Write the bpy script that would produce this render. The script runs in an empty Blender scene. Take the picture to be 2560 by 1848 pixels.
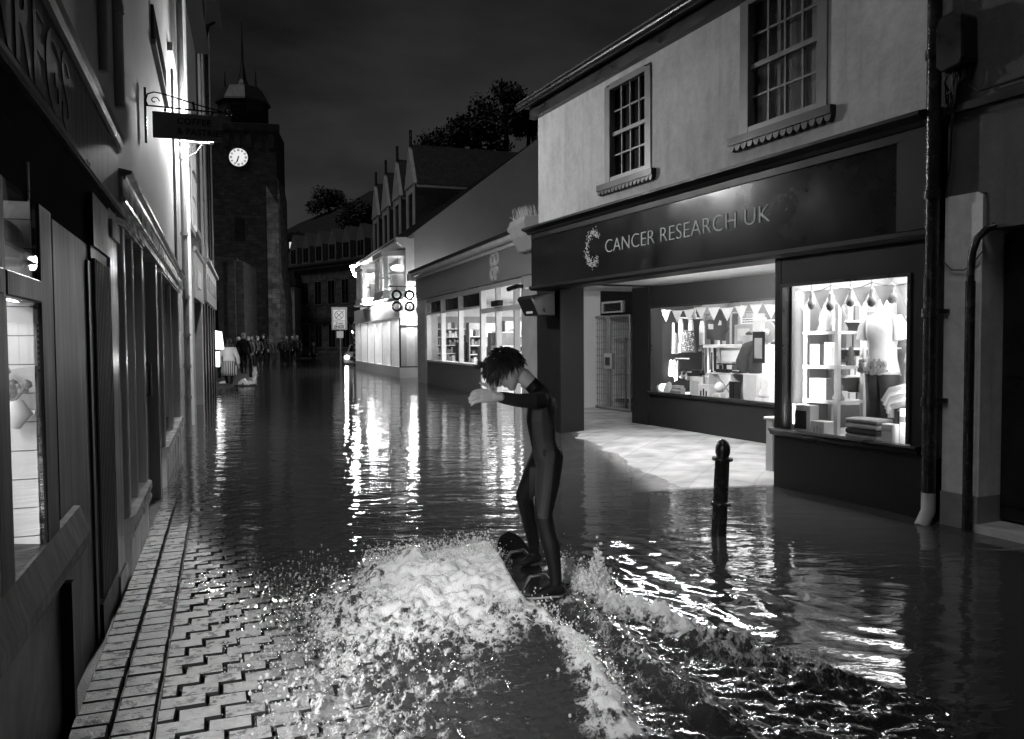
SUN_EL = -3; SKY_STR = .1
import bpy, bmesh, math, random
import numpy as np
from mathutils import Vector, Matrix
random.seed(7)
rng = np.random.default_rng(11)
S = bpy.context.scene
COL = S.collection

# ------------------------------------------------------------------ materials
def nodes_of(m):
    m.use_nodes = True
    nt = m.node_tree
    for n in list(nt.nodes):
        nt.nodes.remove(n)
    return nt

def mat(name, col=.3, rough=.6, var=.25, vscale=3.0, bump=.0, bscale=40., spec=.5, metal=0., stretch=(1, 1, 1), fine=.0):
    m = bpy.data.materials.new(name)
    nt = nodes_of(m); N = nt.nodes; Lk = nt.links
    out = N.new('ShaderNodeOutputMaterial'); b = N.new('ShaderNodeBsdfPrincipled')
    Lk.new(b.outputs[0], out.inputs[0])
    tc = N.new('ShaderNodeTexCoord'); mp = N.new('ShaderNodeMapping')
    mp.inputs['Scale'].default_value = stretch
    Lk.new(tc.outputs['Object'], mp.inputs[0])
    n = N.new('ShaderNodeTexNoise'); n.inputs['Scale'].default_value = vscale; n.inputs['Detail'].default_value = 6
    n.inputs['Roughness'].default_value = .65
    Lk.new(mp.outputs[0], n.inputs['Vector'])
    r = N.new('ShaderNodeMapRange')
    r.inputs[1].default_value = .3; r.inputs[2].default_value = .7
    r.inputs[3].default_value = col * (1 - var); r.inputs[4].default_value = min(.9, col * (1 + var))
    Lk.new(n.outputs[0], r.inputs[0])
    Lk.new(r.outputs[0], b.inputs['Base Color'])
    r2 = N.new('ShaderNodeMapRange')
    r2.inputs[1].default_value = .3; r2.inputs[2].default_value = .7
    r2.inputs[3].default_value = max(.03, rough - .12); r2.inputs[4].default_value = min(1, rough + .1)
    Lk.new(n.outputs[0], r2.inputs[0]); Lk.new(r2.outputs[0], b.inputs['Roughness'])
    b.inputs['Metallic'].default_value = metal
    b.inputs['Specular IOR Level'].default_value = spec
    if bump > 0:
        n2 = N.new('ShaderNodeTexNoise'); n2.inputs['Scale'].default_value = bscale; n2.inputs['Detail'].default_value = 5
        Lk.new(mp.outputs[0], n2.inputs['Vector'])
        bp = N.new('ShaderNodeBump'); bp.inputs['Strength'].default_value = min(1, bump); bp.inputs['Distance'].default_value = .01 * max(1, bump)
        Lk.new(n2.outputs[0], bp.inputs['Height']); Lk.new(bp.outputs[0], b.inputs['Normal'])
    return m

def emis(name, v):
    m = bpy.data.materials.new(name); nt = nodes_of(m)
    o = nt.nodes.new('ShaderNodeOutputMaterial'); e = nt.nodes.new('ShaderNodeEmission')
    e.inputs[0].default_value = (1, 1, 1, 1); e.inputs[1].default_value = v
    nt.links.new(e.outputs[0], o.inputs[0]); return m

def glassmat(name, tint=.95, refl=1.0):
    m = bpy.data.materials.new(name); nt = nodes_of(m); N = nt.nodes; Lk = nt.links
    o = N.new('ShaderNodeOutputMaterial'); mx = N.new('ShaderNodeMixShader'); f = N.new('ShaderNodeFresnel')
    f.inputs[0].default_value = 1.45
    t = N.new('ShaderNodeBsdfTransparent'); t.inputs[0].default_value = (tint,) * 3 + (1,)
    g = N.new('ShaderNodeBsdfGlossy'); g.inputs['Roughness'].default_value = .015; g.inputs[0].default_value = (refl,) * 3 + (1,)
    ge = N.new('ShaderNodeNewGeometry'); iv = N.new('ShaderNodeMath'); iv.operation = 'SUBTRACT'; iv.inputs[0].default_value = 1; Lk.new(ge.outputs['Backfacing'], iv.inputs[1])
    mu = N.new('ShaderNodeMath'); mu.operation = 'MULTIPLY'; Lk.new(f.outputs[0], mu.inputs[0]); Lk.new(iv.outputs[0], mu.inputs[1])
    Lk.new(mu.outputs[0], mx.inputs[0]); Lk.new(t.outputs[0], mx.inputs[1]); Lk.new(g.outputs[0], mx.inputs[2])
    Lk.new(mx.outputs[0], o.inputs[0]); return m

def streaky(name, col, rough=.75, dirt=.3):
    """painted render with vertical rain streaks and blotches"""
    m = bpy.data.materials.new(name); nt = nodes_of(m); N = nt.nodes; Lk = nt.links
    out = N.new('ShaderNodeOutputMaterial'); b = N.new('ShaderNodeBsdfPrincipled'); Lk.new(b.outputs[0], out.inputs[0])
    tc = N.new('ShaderNodeTexCoord'); mp = N.new('ShaderNodeMapping'); mp.inputs['Scale'].default_value = (3.5, 3.5, .5)
    Lk.new(tc.outputs['Object'], mp.inputs[0])
    n1 = N.new('ShaderNodeTexNoise'); n1.inputs['Scale'].default_value = 1.3; n1.inputs['Detail'].default_value = 6
    Lk.new(mp.outputs[0], n1.inputs['Vector'])
    n2 = N.new('ShaderNodeTexNoise'); n2.inputs['Scale'].default_value = 1.1; n2.inputs['Detail'].default_value = 8
    Lk.new(tc.outputs['Object'], n2.inputs['Vector'])
    mul = N.new('ShaderNodeMath'); mul.operation = 'MULTIPLY'; Lk.new(n1.outputs[0], mul.inputs[0]); Lk.new(n2.outputs[0], mul.inputs[1])
    r = N.new('ShaderNodeMapRange'); r.inputs[1].default_value = .1; r.inputs[2].default_value = .27
    r.inputs[3].default_value = col * (1 - dirt); r.inputs[4].default_value = col
    Lk.new(mul.outputs[0], r.inputs[0]); Lk.new(r.outputs[0], b.inputs['Base Color'])
    mp4 = N.new('ShaderNodeMapping'); mp4.inputs['Scale'].default_value = (16, 16, .55); Lk.new(tc.outputs['Object'], mp4.inputs[0])
    n4 = N.new('ShaderNodeTexNoise'); n4.inputs['Scale'].default_value = 1.; n4.inputs['Detail'].default_value = 4; Lk.new(mp4.outputs[0], n4.inputs['Vector'])
    n5 = N.new('ShaderNodeTexNoise'); n5.inputs['Scale'].default_value = 9.; n5.inputs['Detail'].default_value = 8; n5.inputs['Roughness'].default_value = .75; Lk.new(tc.outputs['Object'], n5.inputs['Vector'])
    r4 = N.new('ShaderNodeMapRange'); r4.inputs[1].default_value = .60; r4.inputs[2].default_value = .72; r4.inputs[3].default_value = 1; r4.inputs[4].default_value = .86; Lk.new(n4.outputs[0], r4.inputs[0])
    r5 = N.new('ShaderNodeMapRange'); r5.inputs[1].default_value = .35; r5.inputs[2].default_value = .65; r5.inputs[3].default_value = .82; r5.inputs[4].default_value = 1.06; Lk.new(n5.outputs[0], r5.inputs[0])
    m4 = N.new('ShaderNodeMath'); m4.operation = 'MULTIPLY'; Lk.new(r4.outputs[0], m4.inputs[0]); Lk.new(r5.outputs[0], m4.inputs[1])
    m5 = N.new('ShaderNodeMath'); m5.operation = 'MULTIPLY'; Lk.new(m4.outputs[0], m5.inputs[0]); Lk.new(r.outputs[0], m5.inputs[1]); Lk.new(m5.outputs[0], b.inputs['Base Color'])
    b.inputs['Roughness'].default_value = rough
    n3 = N.new('ShaderNodeTexNoise'); n3.inputs['Scale'].default_value = 25; n3.inputs['Detail'].default_value = 6
    Lk.new(tc.outputs['Object'], n3.inputs['Vector'])
    bp = N.new('ShaderNodeBump'); bp.inputs['Strength'].default_value = .35; bp.inputs['Distance'].default_value = .0085
    Lk.new(n3.outputs[0], bp.inputs['Height']); Lk.new(bp.outputs[0], b.inputs['Normal'])
    return m

def stonemat(name, col, bw=.5, bh=.22, mortar=.6, rough=.85, flat=False):
    """coursed rubble: brick pattern mapped on the wall (x+y along, z up)"""
    m = bpy.data.materials.new(name); nt = nodes_of(m); N = nt.nodes; Lk = nt.links
    out = N.new('ShaderNodeOutputMaterial'); b = N.new('ShaderNodeBsdfPrincipled'); Lk.new(b.outputs[0], out.inputs[0])
    tc = N.new('ShaderNodeTexCoord'); sp = N.new('ShaderNodeSeparateXYZ'); Lk.new(tc.outputs['Object'], sp.inputs[0])
    ad = N.new('ShaderNodeMath'); Lk.new(sp.outputs[0], ad.inputs[0]); Lk.new(sp.outputs[1], ad.inputs[1])
    cb = N.new('ShaderNodeCombineXYZ'); Lk.new(ad.outputs[0], cb.inputs[0]); Lk.new(sp.outputs[2], cb.inputs[1])
    br = N.new('ShaderNodeTexBrick'); br.inputs['Scale'].default_value = 1
    if flat:
        mpf = N.new('ShaderNodeMapping'); mpf.inputs['Rotation'].default_value = (0, 0, -1.14); Lk.new(tc.outputs['Object'], mpf.inputs[0])
    br.inputs['Brick Width'].default_value = bw; br.inputs['Row Height'].default_value = bh; br.inputs['Mortar Size'].default_value = .015
    br.inputs['Color1'].default_value = (col * (.88 if flat else .6),) * 3 + (1,); br.inputs['Color2'].default_value = (col * (1.1 if flat else 1.3),) * 3 + (1,)
    br.inputs['Mortar'].default_value = (col * mortar,) * 3 + (1,)
    Lk.new((mpf if flat else cb).outputs[0], br.inputs[0])
    n = N.new('ShaderNodeTexNoise'); n.inputs['Scale'].default_value = 2.5; n.inputs['Detail'].default_value = 8
    Lk.new(tc.outputs['Object'], n.inputs['Vector'])
    r = N.new('ShaderNodeMapRange'); r.inputs[1].default_value = .3; r.inputs[2].default_value = .7; r.inputs[3].default_value = .5; r.inputs[4].default_value = 1.4
    Lk.new(n.outputs[0], r.inputs[0])
    mx = N.new('ShaderNodeMixRGB'); mx.blend_type = 'MULTIPLY'; mx.inputs[0].default_value = 1
    Lk.new(br.outputs[0], mx.inputs[1]); Lk.new(r.outputs[0], mx.inputs[2]); Lk.new(mx.outputs[0], b.inputs['Base Color'])
    b.inputs['Roughness'].default_value = rough
    bp = N.new('ShaderNodeBump'); bp.inputs['Strength'].default_value = .6; bp.inputs['Distance'].default_value = .03
    Lk.new(n.outputs[0], bp.inputs['Height']); Lk.new(bp.outputs[0], b.inputs['Normal'])
    return m

M = dict(
    soffit=mat('soffit_white', .86, .5, .03), white=mat('white_paint', .72, .45, .12), whitewall=mat('white_boards', .78, .5, .06, 1.5),
    cream=mat('pale_gloss', .58, .2, .18, 2, .15, 12, stretch=(3, 3, .4)), render_pale=streaky('pale_render', .56), pilaster_pale=streaky('pale_pilaster', .8), render_grey=streaky('grey_render', .085),
    gable=mat('gable_render', .36, .85, .12, .5, .3, 30), fascia_grey=mat('grey_fascia', .3, .4, .12), letter=mat('letter_white', .85, .5, .03), render_dark=streaky('dark_render', .022), joint=mat('joint_shade', .018, .9, .3, 20, spec=.1), panel=mat('panel_paint', .03, .45, .2, 3, .1, 12, stretch=(4, 4, .4), spec=.3), gilt=mat('worn_gilt', .045, .5, .4, 12), backing=mat('display_backing', .2, .6, .2, 2), render_soft=mat('smooth_render', .32, .8, .14, .7, .3, 30),
    black=mat('black_paint', .012, .35, .4, 4), dark=mat('dark_paint', .02, .42, .12, 3, .1, 20, spec=.3), navy=mat('shop_paint', .014, .45, .15, 1.2, .08, 14, spec=.2),
    fascia=mat('fascia_gloss', .012, .14, .3, 1.0, .03, 3, spec=.3), timber=mat('stained_timber', .012, .45, .2, 3, .15, 8, stretch=(6, 6, .5), spec=.2),
    grey=mat('grey_paint', .17, .4, .2), midgrey=mat('mid_grey', .3, .5, .2), lightgrey=mat('light_grey', .5, .5, .15),
    slate=mat('roof_slate', .03, .5, .5, 8, .4, 20), iron=mat('cast_iron', .02, .25, .4, 9, .3, 60), metal=mat('galvanised', .22, .4, .2, 5, metal=.6),
    glass=glassmat('shop_glass'), glass_dark=mat('dark_window_glass', .008, .05, .3, 2, .05, 3), curtain=mat('net_curtain', .2, .8, .3, 9, stretch=(6, 6, .3)),
    stone=stonemat('tower_stone', .036), stone_lit=stonemat('lit_buttress_stone', .25, .7, .35), stone_dark=stonemat('dark_stone', .033),
    sett=mat('wet_granite_sett', .26, .32, .55, 14, .6, 90, spec=.8), asphalt=mat('wet_asphalt', .035, .5, .3, 6, .5, 80), concrete=mat('porch_floor', .42, .55, .25, 4, .2, 30),
    paving=stonemat('wet_paving_slabs', .36, .9, .6, .8, .5, flat=True), terrace=stonemat('terrace_stone', .11), strip_pale=mat('pale_strip', .3, .6, .2), tshirt=mat('pale_blouse', .5, .8, .15, 6, .4, 30), hill=mat('hillside', .02, .9, .5, .2), bark=mat('bark', .04, .9, .4, 8, .5, 30), leaf=mat('foliage', .035, .6, .5, 1.2),
    skin=mat('skin', .42, .5, .08, 6, .1, 60), hair=mat('dark_hair', .018, .35, .4, 30, .6, 90, stretch=(1, 1, .3)),
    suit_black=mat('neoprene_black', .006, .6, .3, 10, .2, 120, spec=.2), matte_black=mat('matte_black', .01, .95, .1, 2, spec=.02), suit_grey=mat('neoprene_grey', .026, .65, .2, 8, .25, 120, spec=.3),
    board=mat('board_topsheet', .012, .2, .3, 5), board_edge=mat('board_edge', .35, .2, .2, 5),
    cloth_white=mat('white_cloth', .72, .8, .1, 5, .3, 30), cloth_grey=mat('grey_cloth', .28, .8, .3, 12, .3, 30), cloth_dark=mat('dark_cloth', .04, .8, .4, 9, .3, 30),
    bulb=emis('lamp_glow', 1400.), tube=emis('assumed_tube_glow', 560.), signboard=mat('signboard', .2, .5, .2), bulb_soft=emis('soft_glow', 5.), strip=emis('strip_glow', 300.), lantern=emis('lantern_glow', 220.), lit_lamp=emis('door_lamp_glow', 12.), headlight=emis('headlight_glow', 60.), dial=emis('clock_dial_glow', .85), lit_sign=emis('lit_sign_glow', 3.5), lit_win=emis('far_window_glow', .8),
)

# ------------------------------------------------------------------ frames and mesh building
class Fr:
    """a facade frame: u along the wall, d out of the wall towards the street, z up"""
    def __init__(s, ox, oy, ux, uy, side):
        s.O = Vector((ox, oy, 0)); s.u = Vector((ux, uy, 0)).normalized()
        s.n = side * Vector((s.u.y, -s.u.x, 0))
    def p(s, u, z, d=0.):
        return s.O + s.u * u + s.n * d + Vector((0, 0, z))

W = Fr(0, 0, 1, 0, 1)                    # world: u = x, d = -y
L = Fr(-2.3, 4.63, -.367, 1, 1)          # left shops
R = Fr(3.378, 6.576, -.464, 1, -1)       # charity shop on the right
K = Fr(.6, 17.95, -.345, 1, -1)          # food shop
G = Fr(-4.35, 33.1, -.345, 1, -1)        # restaurant house
C3 = Fr(-5.92, 14.49, -.327, 1, 1)       # far left houses

class MB:
    def __init__(s):
        s.v = []; s.f = []; s.mi = []; s.sm = []
    def add(s, vs, fs, mi=0, smooth=False):
        b = len(s.v); s.v.extend([Vector(v) for v in vs]); s.f.extend([[b + i for i in f] for f in fs])
        s.mi.extend([mi] * len(fs)); s.sm.extend([smooth] * len(fs)); return s
    def box(s, F, u0, u1, z0, z1, d0, d1, mi=0):
        P = [F.p(u, z, d) for u in (u0, u1) for z in (z0, z1) for d in (d0, d1)]
        return s.add(P, [(0, 1, 3, 2), (4, 6, 7, 5), (0, 4, 5, 1), (2, 3, 7, 6), (0, 2, 6, 4), (1, 5, 7, 3)], mi)
    def prism(s, F, poly, d0, d1, mi=0):
        n = len(poly); P = [F.p(u, z, d0) for u, z in poly] + [F.p(u, z, d1) for u, z in poly]
        return s.add(P, [tuple(range(n)), tuple(range(2 * n - 1, n - 1, -1))] + [(i, i + n, (i + 1) % n + n, (i + 1) % n) for i in range(n)], mi)
    def profile(s, F, prof, u0, u1, mi=0):
        """prof: closed (d, z) outline run along u"""
        n = len(prof); P = [F.p(u0, z, d) for d, z in prof] + [F.p(u1, z, d) for d, z in prof]
        return s.add(P, [tuple(range(n)), tuple(range(2 * n - 1, n - 1, -1))] + [(i, i + n, (i + 1) % n + n, (i + 1) % n) for i in range(n)], mi)
    def tube(s, pts, r, n=8, mi=0, smooth=True):
        pts = [Vector(p) for p in pts]; rs = r if isinstance(r, (list, tuple)) else [r] * len(pts)
        rings = []; ref = None
        for i, p in enumerate(pts):
            t = (pts[min(i + 1, len(pts) - 1)] - pts[max(i - 1, 0)]).normalized()
            if ref is None:
                ref = t.orthogonal().normalized()
            a = (ref - t * ref.dot(t)).normalized(); ref = a; b = t.cross(a)
            rings.append([p + (a * math.cos(2 * math.pi * k / n) + b * math.sin(2 * math.pi * k / n)) * rs[i] for k in range(n)])
        vs = [v for rg in rings for v in rg]
        fs = [(i * n + k, i * n + (k + 1) % n, (i + 1) * n + (k + 1) % n, (i + 1) * n + k) for i in range(len(pts) - 1) for k in range(n)]
        s.add(vs, fs, mi, smooth)
        return s.add(rings[0] + rings[-1], [tuple(range(n - 1, -1, -1)), tuple(range(n, 2 * n))], mi)
    def lathe(s, c, prof, n=20, mi=0, axis=None, smooth=True):
        c = Vector(c); ax = Vector(axis or (0, 0, 1)).normalized(); a = ax.orthogonal().normalized(); b = ax.cross(a)
        vs = [c + ax * z + (a * math.cos(2 * math.pi * k / n) + b * math.sin(2 * math.pi * k / n)) * max(r, 1e-4) for r, z in prof for k in range(n)]
        fs = [(i * n + k, i * n + (k + 1) % n, (i + 1) * n + (k + 1) % n, (i + 1) * n + k) for i in range(len(prof) - 1) for k in range(n)]
        fs += [tuple(range(n - 1, -1, -1)), tuple(range((len(prof) - 1) * n, len(prof) * n))]
        return s.add(vs, fs, mi, smooth)
    def ico(s, c, r, sub=2, mi=0, sq=(1, 1, 1)):
        bm = bmesh.new(); bmesh.ops.create_icosphere(bm, subdivisions=sub, radius=1)
        vs = [Vector(c) + Vector((v.co.x * r * sq[0], v.co.y * r * sq[1], v.co.z * r * sq[2])) for v in bm.verts]
        fs = [tuple(v.index for v in f.verts) for f in bm.faces]; bm.free()
        return s.add(vs, fs, mi, True)
    def quad(s, pts, mi=0):
        return s.add(pts, [tuple(range(len(pts)))], mi)
    def build(s, name, m, parent=None, loc=None, bevel=0.):
        org = Vector((0, 0, 0))
        if parent is not None:
            top = parent
            while top.parent: top = top.parent
            org = Vector(top.location)
        elif loc is not None:
            org = Vector(loc)
        me = bpy.data.meshes.new(name)
        me.from_pydata([tuple(v - org) for v in s.v], [], s.f)
        for x in (m if isinstance(m, (list, tuple)) else [m]):
            me.materials.append(x)
        me.polygons.foreach_set('material_index', s.mi); me.polygons.foreach_set('use_smooth', s.sm)
        bm = bmesh.new(); bm.from_mesh(me); bmesh.ops.recalc_face_normals(bm, faces=bm.faces[:])
        if bevel > 0:
            ed = [e for e in bm.edges if len(e.link_faces) == 2 and e.calc_face_angle(0) > .6]
            try: bmesh.ops.bevel(bm, geom=ed, offset=bevel, segments=1, profile=.6, affect='EDGES', clamp_overlap=True)
            except Exception: pass
        bm.to_mesh(me); bm.free(); me.update()
        o = bpy.data.objects.new(name, me); COL.objects.link(o)
        if parent is not None: o.parent = parent
        elif loc is not None: o.location = org
        return o

def meta(o, label=None, cat=None, group=None, kind=None):
    if label: o['label'] = label
    if cat: o['category'] = cat
    if group: o['group'] = group
    if kind: o['kind'] = kind
    return o
def thing(name, label, cat, loc=(0, 0, 0), group=None):
    o = bpy.data.objects.new(name, None); COL.objects.link(o); o.location = Vector(loc); o.empty_display_size = .2
    return meta(o, label, cat, group)
def copy_tree(o, parent=None):
    c = o.copy(); COL.objects.link(c); c.parent = parent
    for ch in list(o.children): copy_tree(ch, c)
    return c
def text_mb(s_, size, F, u, z, d, flip, depth=.01, offset=0., align='LEFT', mb=None, stretch=1., spacing=1., mi=0):
    """letters laid on a wall frame; flip=-1 where +u runs to the reader's left"""
    cu = bpy.data.curves.new('lettering', 'FONT'); cu.body = s_; cu.size = size; cu.extrude = depth; cu.align_x = align
    cu.offset = offset; cu.space_character = spacing; cu.resolution_u = 4
    ob = bpy.data.objects.new('lettering', cu); COL.objects.link(ob)
    dg = bpy.context.evaluated_depsgraph_get(); me = bpy.data.meshes.new_from_object(ob.evaluated_get(dg))
    mb = mb or MB()
    mb.add([F.p(u + flip * v.co.x * stretch, z + v.co.y, d + v.co.z) for v in me.vertices], [tuple(p.vertices) for p in me.polygons], mi)
    bpy.data.objects.remove(ob); bpy.data.curves.remove(cu); bpy.data.meshes.remove(me)
    return mb
def area(name, loc, direction, sx, sy, power, xaxis=None):
    l = bpy.data.lights.new(name, 'AREA'); l.shape = 'RECTANGLE'; l.size = sx; l.size_y = sy; l.energy = power
    o = bpy.data.objects.new(name, l); COL.objects.link(o); o.location = loc
    if xaxis is None:
        o.rotation_euler = Vector(direction).to_track_quat('-Z', 'Y').to_euler(); return o
    z = -Vector(direction).normalized(); x = Vector(xaxis); x = (x - z * x.dot(z)).normalized(); y = z.cross(x)
    o.matrix_world = Matrix.Translation(loc) @ Matrix((x, y, z)).transposed().to_4x4(); return o
def point(name, loc, power, r=.06):
    l = bpy.data.lights.new(name, 'POINT'); l.energy = power; l.shadow_soft_size = r
    o = bpy.data.objects.new(name, l); COL.objects.link(o); o.location = loc; return o
def spot(name, loc, direction, power, ang=60, blend=.5, r=.05):
    l = bpy.data.lights.new(name, 'SPOT'); l.energy = power; l.spot_size = math.radians(ang); l.spot_blend = blend; l.shadow_soft_size = r
    o = bpy.data.objects.new(name, l); COL.objects.link(o); o.location = loc
    o.rotation_euler = Vector(direction).to_track_quat('-Z', 'Y').to_euler(); return o

# ------------------------------------------------------------------ numpy noise
def vnoise(x, y, seed=0):
    def h(i, j):
        n = (i * 374761393 + j * 668265263 + seed * 974711) & 0x7fffffff
        n = ((n ^ (n >> 13)) * 1274126177) & 0x7fffffff
        return ((n ^ (n >> 16)) & 0xffff) / 65535.
    xi = np.floor(x).astype(np.int64); yi = np.floor(y).astype(np.int64)
    fx = x - xi; fy = y - yi; fx = fx * fx * (3 - 2 * fx); fy = fy * fy * (3 - 2 * fy)
    a = h(xi, yi); b = h(xi + 1, yi); c = h(xi, yi + 1); d = h(xi + 1, yi + 1)
    return (a + (b - a) * fx) * (1 - fy) + (c + (d - c) * fx) * fy
def fbm(x, y, oct=4, seed=0):
    t = 0; a = .5; s = 0
    for i in range(oct):
        t = t + a * vnoise(x * 2 ** i + 17.3 * i, y * 2 ** i - 9.1 * i, seed + i); s += a; a *= .55
    return t / s
def sstep(a, b, x):
    t = np.clip((x - a) / (b - a), 0, 1); return t * t * (3 - 2 * t)

# ================================================================== GROUND, WATER
def dist(F, x, y):
    return (x - F.O.x) * F.n.x + (y - F.O.y) * F.n.y
def along(F, x, y):
    return (x - F.O.x) * F.u.x + (y - F.O.y) * F.u.y
def ground_z(x, y):
    z = np.full_like(x, -.28)
    dl = dist(L, x, y); dr = dist(R, x, y); ur = along(R, x, y)
    zl = .1447 - .0191 * y - .085 * dl
    z = np.maximum(z, np.where(y < 16, zl, -.28))
    zr = np.clip(-.06 - .075 * dr, -.28, -.05)
    z = np.maximum(z, np.where((y < 18), zr, -.28))
    # raised pavement left of the far kerb, ground rising out of the water far away
    kx = np.interp(y, [24, 31, 48, 88, 140], [-9.2, -10.0, -15.4, -25, -30])
    z = np.where((y > 24) & (x < kx), .1, z)
    z = np.maximum(z, np.where(y > 58, -.28 + (y - 58) * .02, -.28))
    return np.minimum(z, 3.)

def grid_obj(name, xs, ys, zf, m, kind, attr=None):
    X, Y = np.meshgrid(xs, ys); Z = zf(X, Y); ny, nx = X.shape
    co = np.stack([X.ravel(), Y.ravel(), Z.ravel()], 1)
    i = np.arange(ny * nx).reshape(ny, nx)
    q = np.stack([i[:-1, :-1], i[:-1, 1:], i[1:, 1:], i[1:, :-1]], -1).reshape(-1, 4)
    me = bpy.data.meshes.new(name); me.vertices.add(len(co)); me.vertices.foreach_set('co', co.ravel().astype(np.float32))
    me.loops.add(q.size); me.loops.foreach_set('vertex_index', q.ravel().astype(np.int32))
    me.polygons.add(len(q)); me.polygons.foreach_set('loop_start', np.arange(0, q.size, 4, dtype=np.int32))
    me.polygons.foreach_set('use_smooth', np.ones(len(q), dtype=bool))
    me.materials.append(m)
    for k, fn in (attr or {}).items():
        a = me.attributes.new(k, 'FLOAT', 'POINT'); a.data.foreach_set('value', fn(X, Y).ravel().astype(np.float32))
    me.update(calc_edges=True)
    o = bpy.data.objects.new(name, me); COL.objects.link(o); o['kind'] = kind
    return o

xs = np.unique(np.concatenate([np.linspace(-400, -30, 12), np.linspace(-30, 14, 90), np.linspace(14, 400, 12)]))
ys = np.unique(np.concatenate([np.linspace(-40, 0, 8), np.linspace(0, 20, 60), np.linspace(20, 100, 60), np.linspace(100, 900, 16)]))
grid_obj('ground', xs, ys, lambda x, y: ground_z(x, y) - np.where((y < 18) & (x < 2), .03, 0) - np.where((y > -5) & (dist(L, x, y) < 2.3) & (y < 12), .012, 0), M['asphalt'], 'structure')

def water_mat(name, foam=False):
    m = bpy.data.materials.new(name); nt = nodes_of(m); N = nt.nodes; Lk = nt.links
    out = N.new('ShaderNodeOutputMaterial')
    tc = N.new('ShaderNodeTexCoord')
    # small wind ripples, longer along the view-crossing direction
    mp = N.new('ShaderNodeMapping'); mp.inputs['Scale'].default_value = (1., 2.3, 1); mp.inputs['Rotation'].default_value = (0, 0, .25)
    Lk.new(tc.outputs['Object'], mp.inputs[0])
    n1 = N.new('ShaderNodeTexNoise'); n1.inputs['Scale'].default_value = 2.6; n1.inputs['Detail'].default_value = 3.5; n1.inputs['Distortion'].default_value = .6
    Lk.new(mp.outputs[0], n1.inputs['Vector'])
    n2 = N.new('ShaderNodeTexNoise'); n2.inputs['Scale'].default_value = .7; n2.inputs['Detail'].default_value = 2
    Lk.new(mp.outputs[0], n2.inputs['Vector'])
    ml = N.new('ShaderNodeMath'); ml.operation = 'MULTIPLY_ADD'; ml.inputs[1].default_value = 1.6
    Lk.new(n2.outputs[0], ml.inputs[0]); Lk.new(n1.outputs[0], ml.inputs[2])
    bp = N.new('ShaderNodeBump'); bp.inputs['Strength'].default_value = 1; bp.inputs['Distance'].default_value = .0085
    Lk.new(ml.outputs[0], bp.inputs['Height'])
    fr = N.new('ShaderNodeFresnel'); fr.inputs[0].default_value = 1.37; Lk.new(bp.outputs[0], fr.inputs['Normal'])
    gl = N.new('ShaderNodeBsdfGlossy'); gl.inputs['Roughness'].default_value = .03; gl.inputs[0].default_value = (1, 1, 1, 1); Lk.new(bp.outputs[0], gl.inputs['Normal'])
    tr = N.new('ShaderNodeBsdfTransparent'); tr.inputs[0].default_value = (.38, .38, .38, 1)
    df = N.new('ShaderNodeBsdfDiffuse'); df.inputs[0].default_value = (.075, .075, .075, 1)
    # murk grows with the depth of water over the two sloping shores
    geo = N.new('ShaderNodeNewGeometry')
    def lin(ax_, ay_, c_):
        d_ = N.new('ShaderNodeVectorMath'); d_.operation = 'DOT_PRODUCT'; d_.inputs[1].default_value = (ax_, ay_, 0); Lk.new(geo.outputs['Position'], d_.inputs[0])
        k_ = N.new('ShaderNodeMath'); k_.operation = 'ADD'; k_.inputs[1].default_value = c_; Lk.new(d_.outputs['Value'], k_.inputs[0]); return k_
    # left: depth = -(.078 - .085 dl - .013 (y - 3.3)); right: depth = -(.045 ((-.72 + (7.1 - u) .36) - d))
    nL = L.n; l1 = lin(.085 * nL.x, .085 * nL.y + .0191, -.085 * (L.O.x * nL.x + L.O.y * nL.y) - .1447)
    nR, uR = R.n, R.u
    def linR(cu_, cd_, c0):   # cu*u + cd*d + c0 in the shop's frame
        return lin(cu_ * uR.x + cd_ * nR.x, cu_ * uR.y + cd_ * nR.y, c0 - cu_ * (R.O.x * uR.x + R.O.y * uR.y) - cd_ * (R.O.x * nR.x + R.O.y * nR.y))
    la, lb_ = linR(.07 * .36, .07, -.07 * (-.72 + 7.1 * .36)), linR(-.2, .05, .05 * .35 + .2 * 1.75)
    l2 = N.new('ShaderNodeMath'); l2.operation = 'MAXIMUM'; Lk.new(la.outputs[0], l2.inputs[0]); Lk.new(lb_.outputs[0], l2.inputs[1])
    mn = N.new('ShaderNodeMath'); mn.operation = 'MINIMUM'; Lk.new(l1.outputs[0], mn.inputs[0]); Lk.new(l2.outputs[0], mn.inputs[1])
    mk = N.new('ShaderNodeMapRange'); mk.interpolation_type = 'SMOOTHSTEP'; mk.inputs[1].default_value = -.004; mk.inputs[2].default_value = .035; mk.inputs[3].default_value = .02; mk.inputs[4].default_value = .62; Lk.new(mn.outputs[0], mk.inputs[0])
    tv = N.new('ShaderNodeMapRange'); tv.inputs[1].default_value = 0; tv.inputs[2].default_value = .62; tv.inputs[3].default_value = .96; tv.inputs[4].default_value = .3; Lk.new(mk.outputs[0], tv.inputs[0]); Lk.new(tv.outputs[0], tr.inputs[0])
    mx = N.new('ShaderNodeMixShader'); Lk.new(mk.outputs[0], mx.inputs[0]); Lk.new(tr.outputs[0], mx.inputs[1]); Lk.new(df.outputs[0], mx.inputs[2])
    ge = N.new('ShaderNodeNewGeometry'); iv = N.new('ShaderNodeMath'); iv.operation = 'SUBTRACT'; iv.inputs[0].default_value = 1; Lk.new(ge.outputs['Backfacing'], iv.inputs[1])
    mu = N.new('ShaderNodeMath'); mu.operation = 'MULTIPLY'; Lk.new(fr.outputs[0], mu.inputs[0]); Lk.new(iv.outputs[0], mu.inputs[1])
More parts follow.
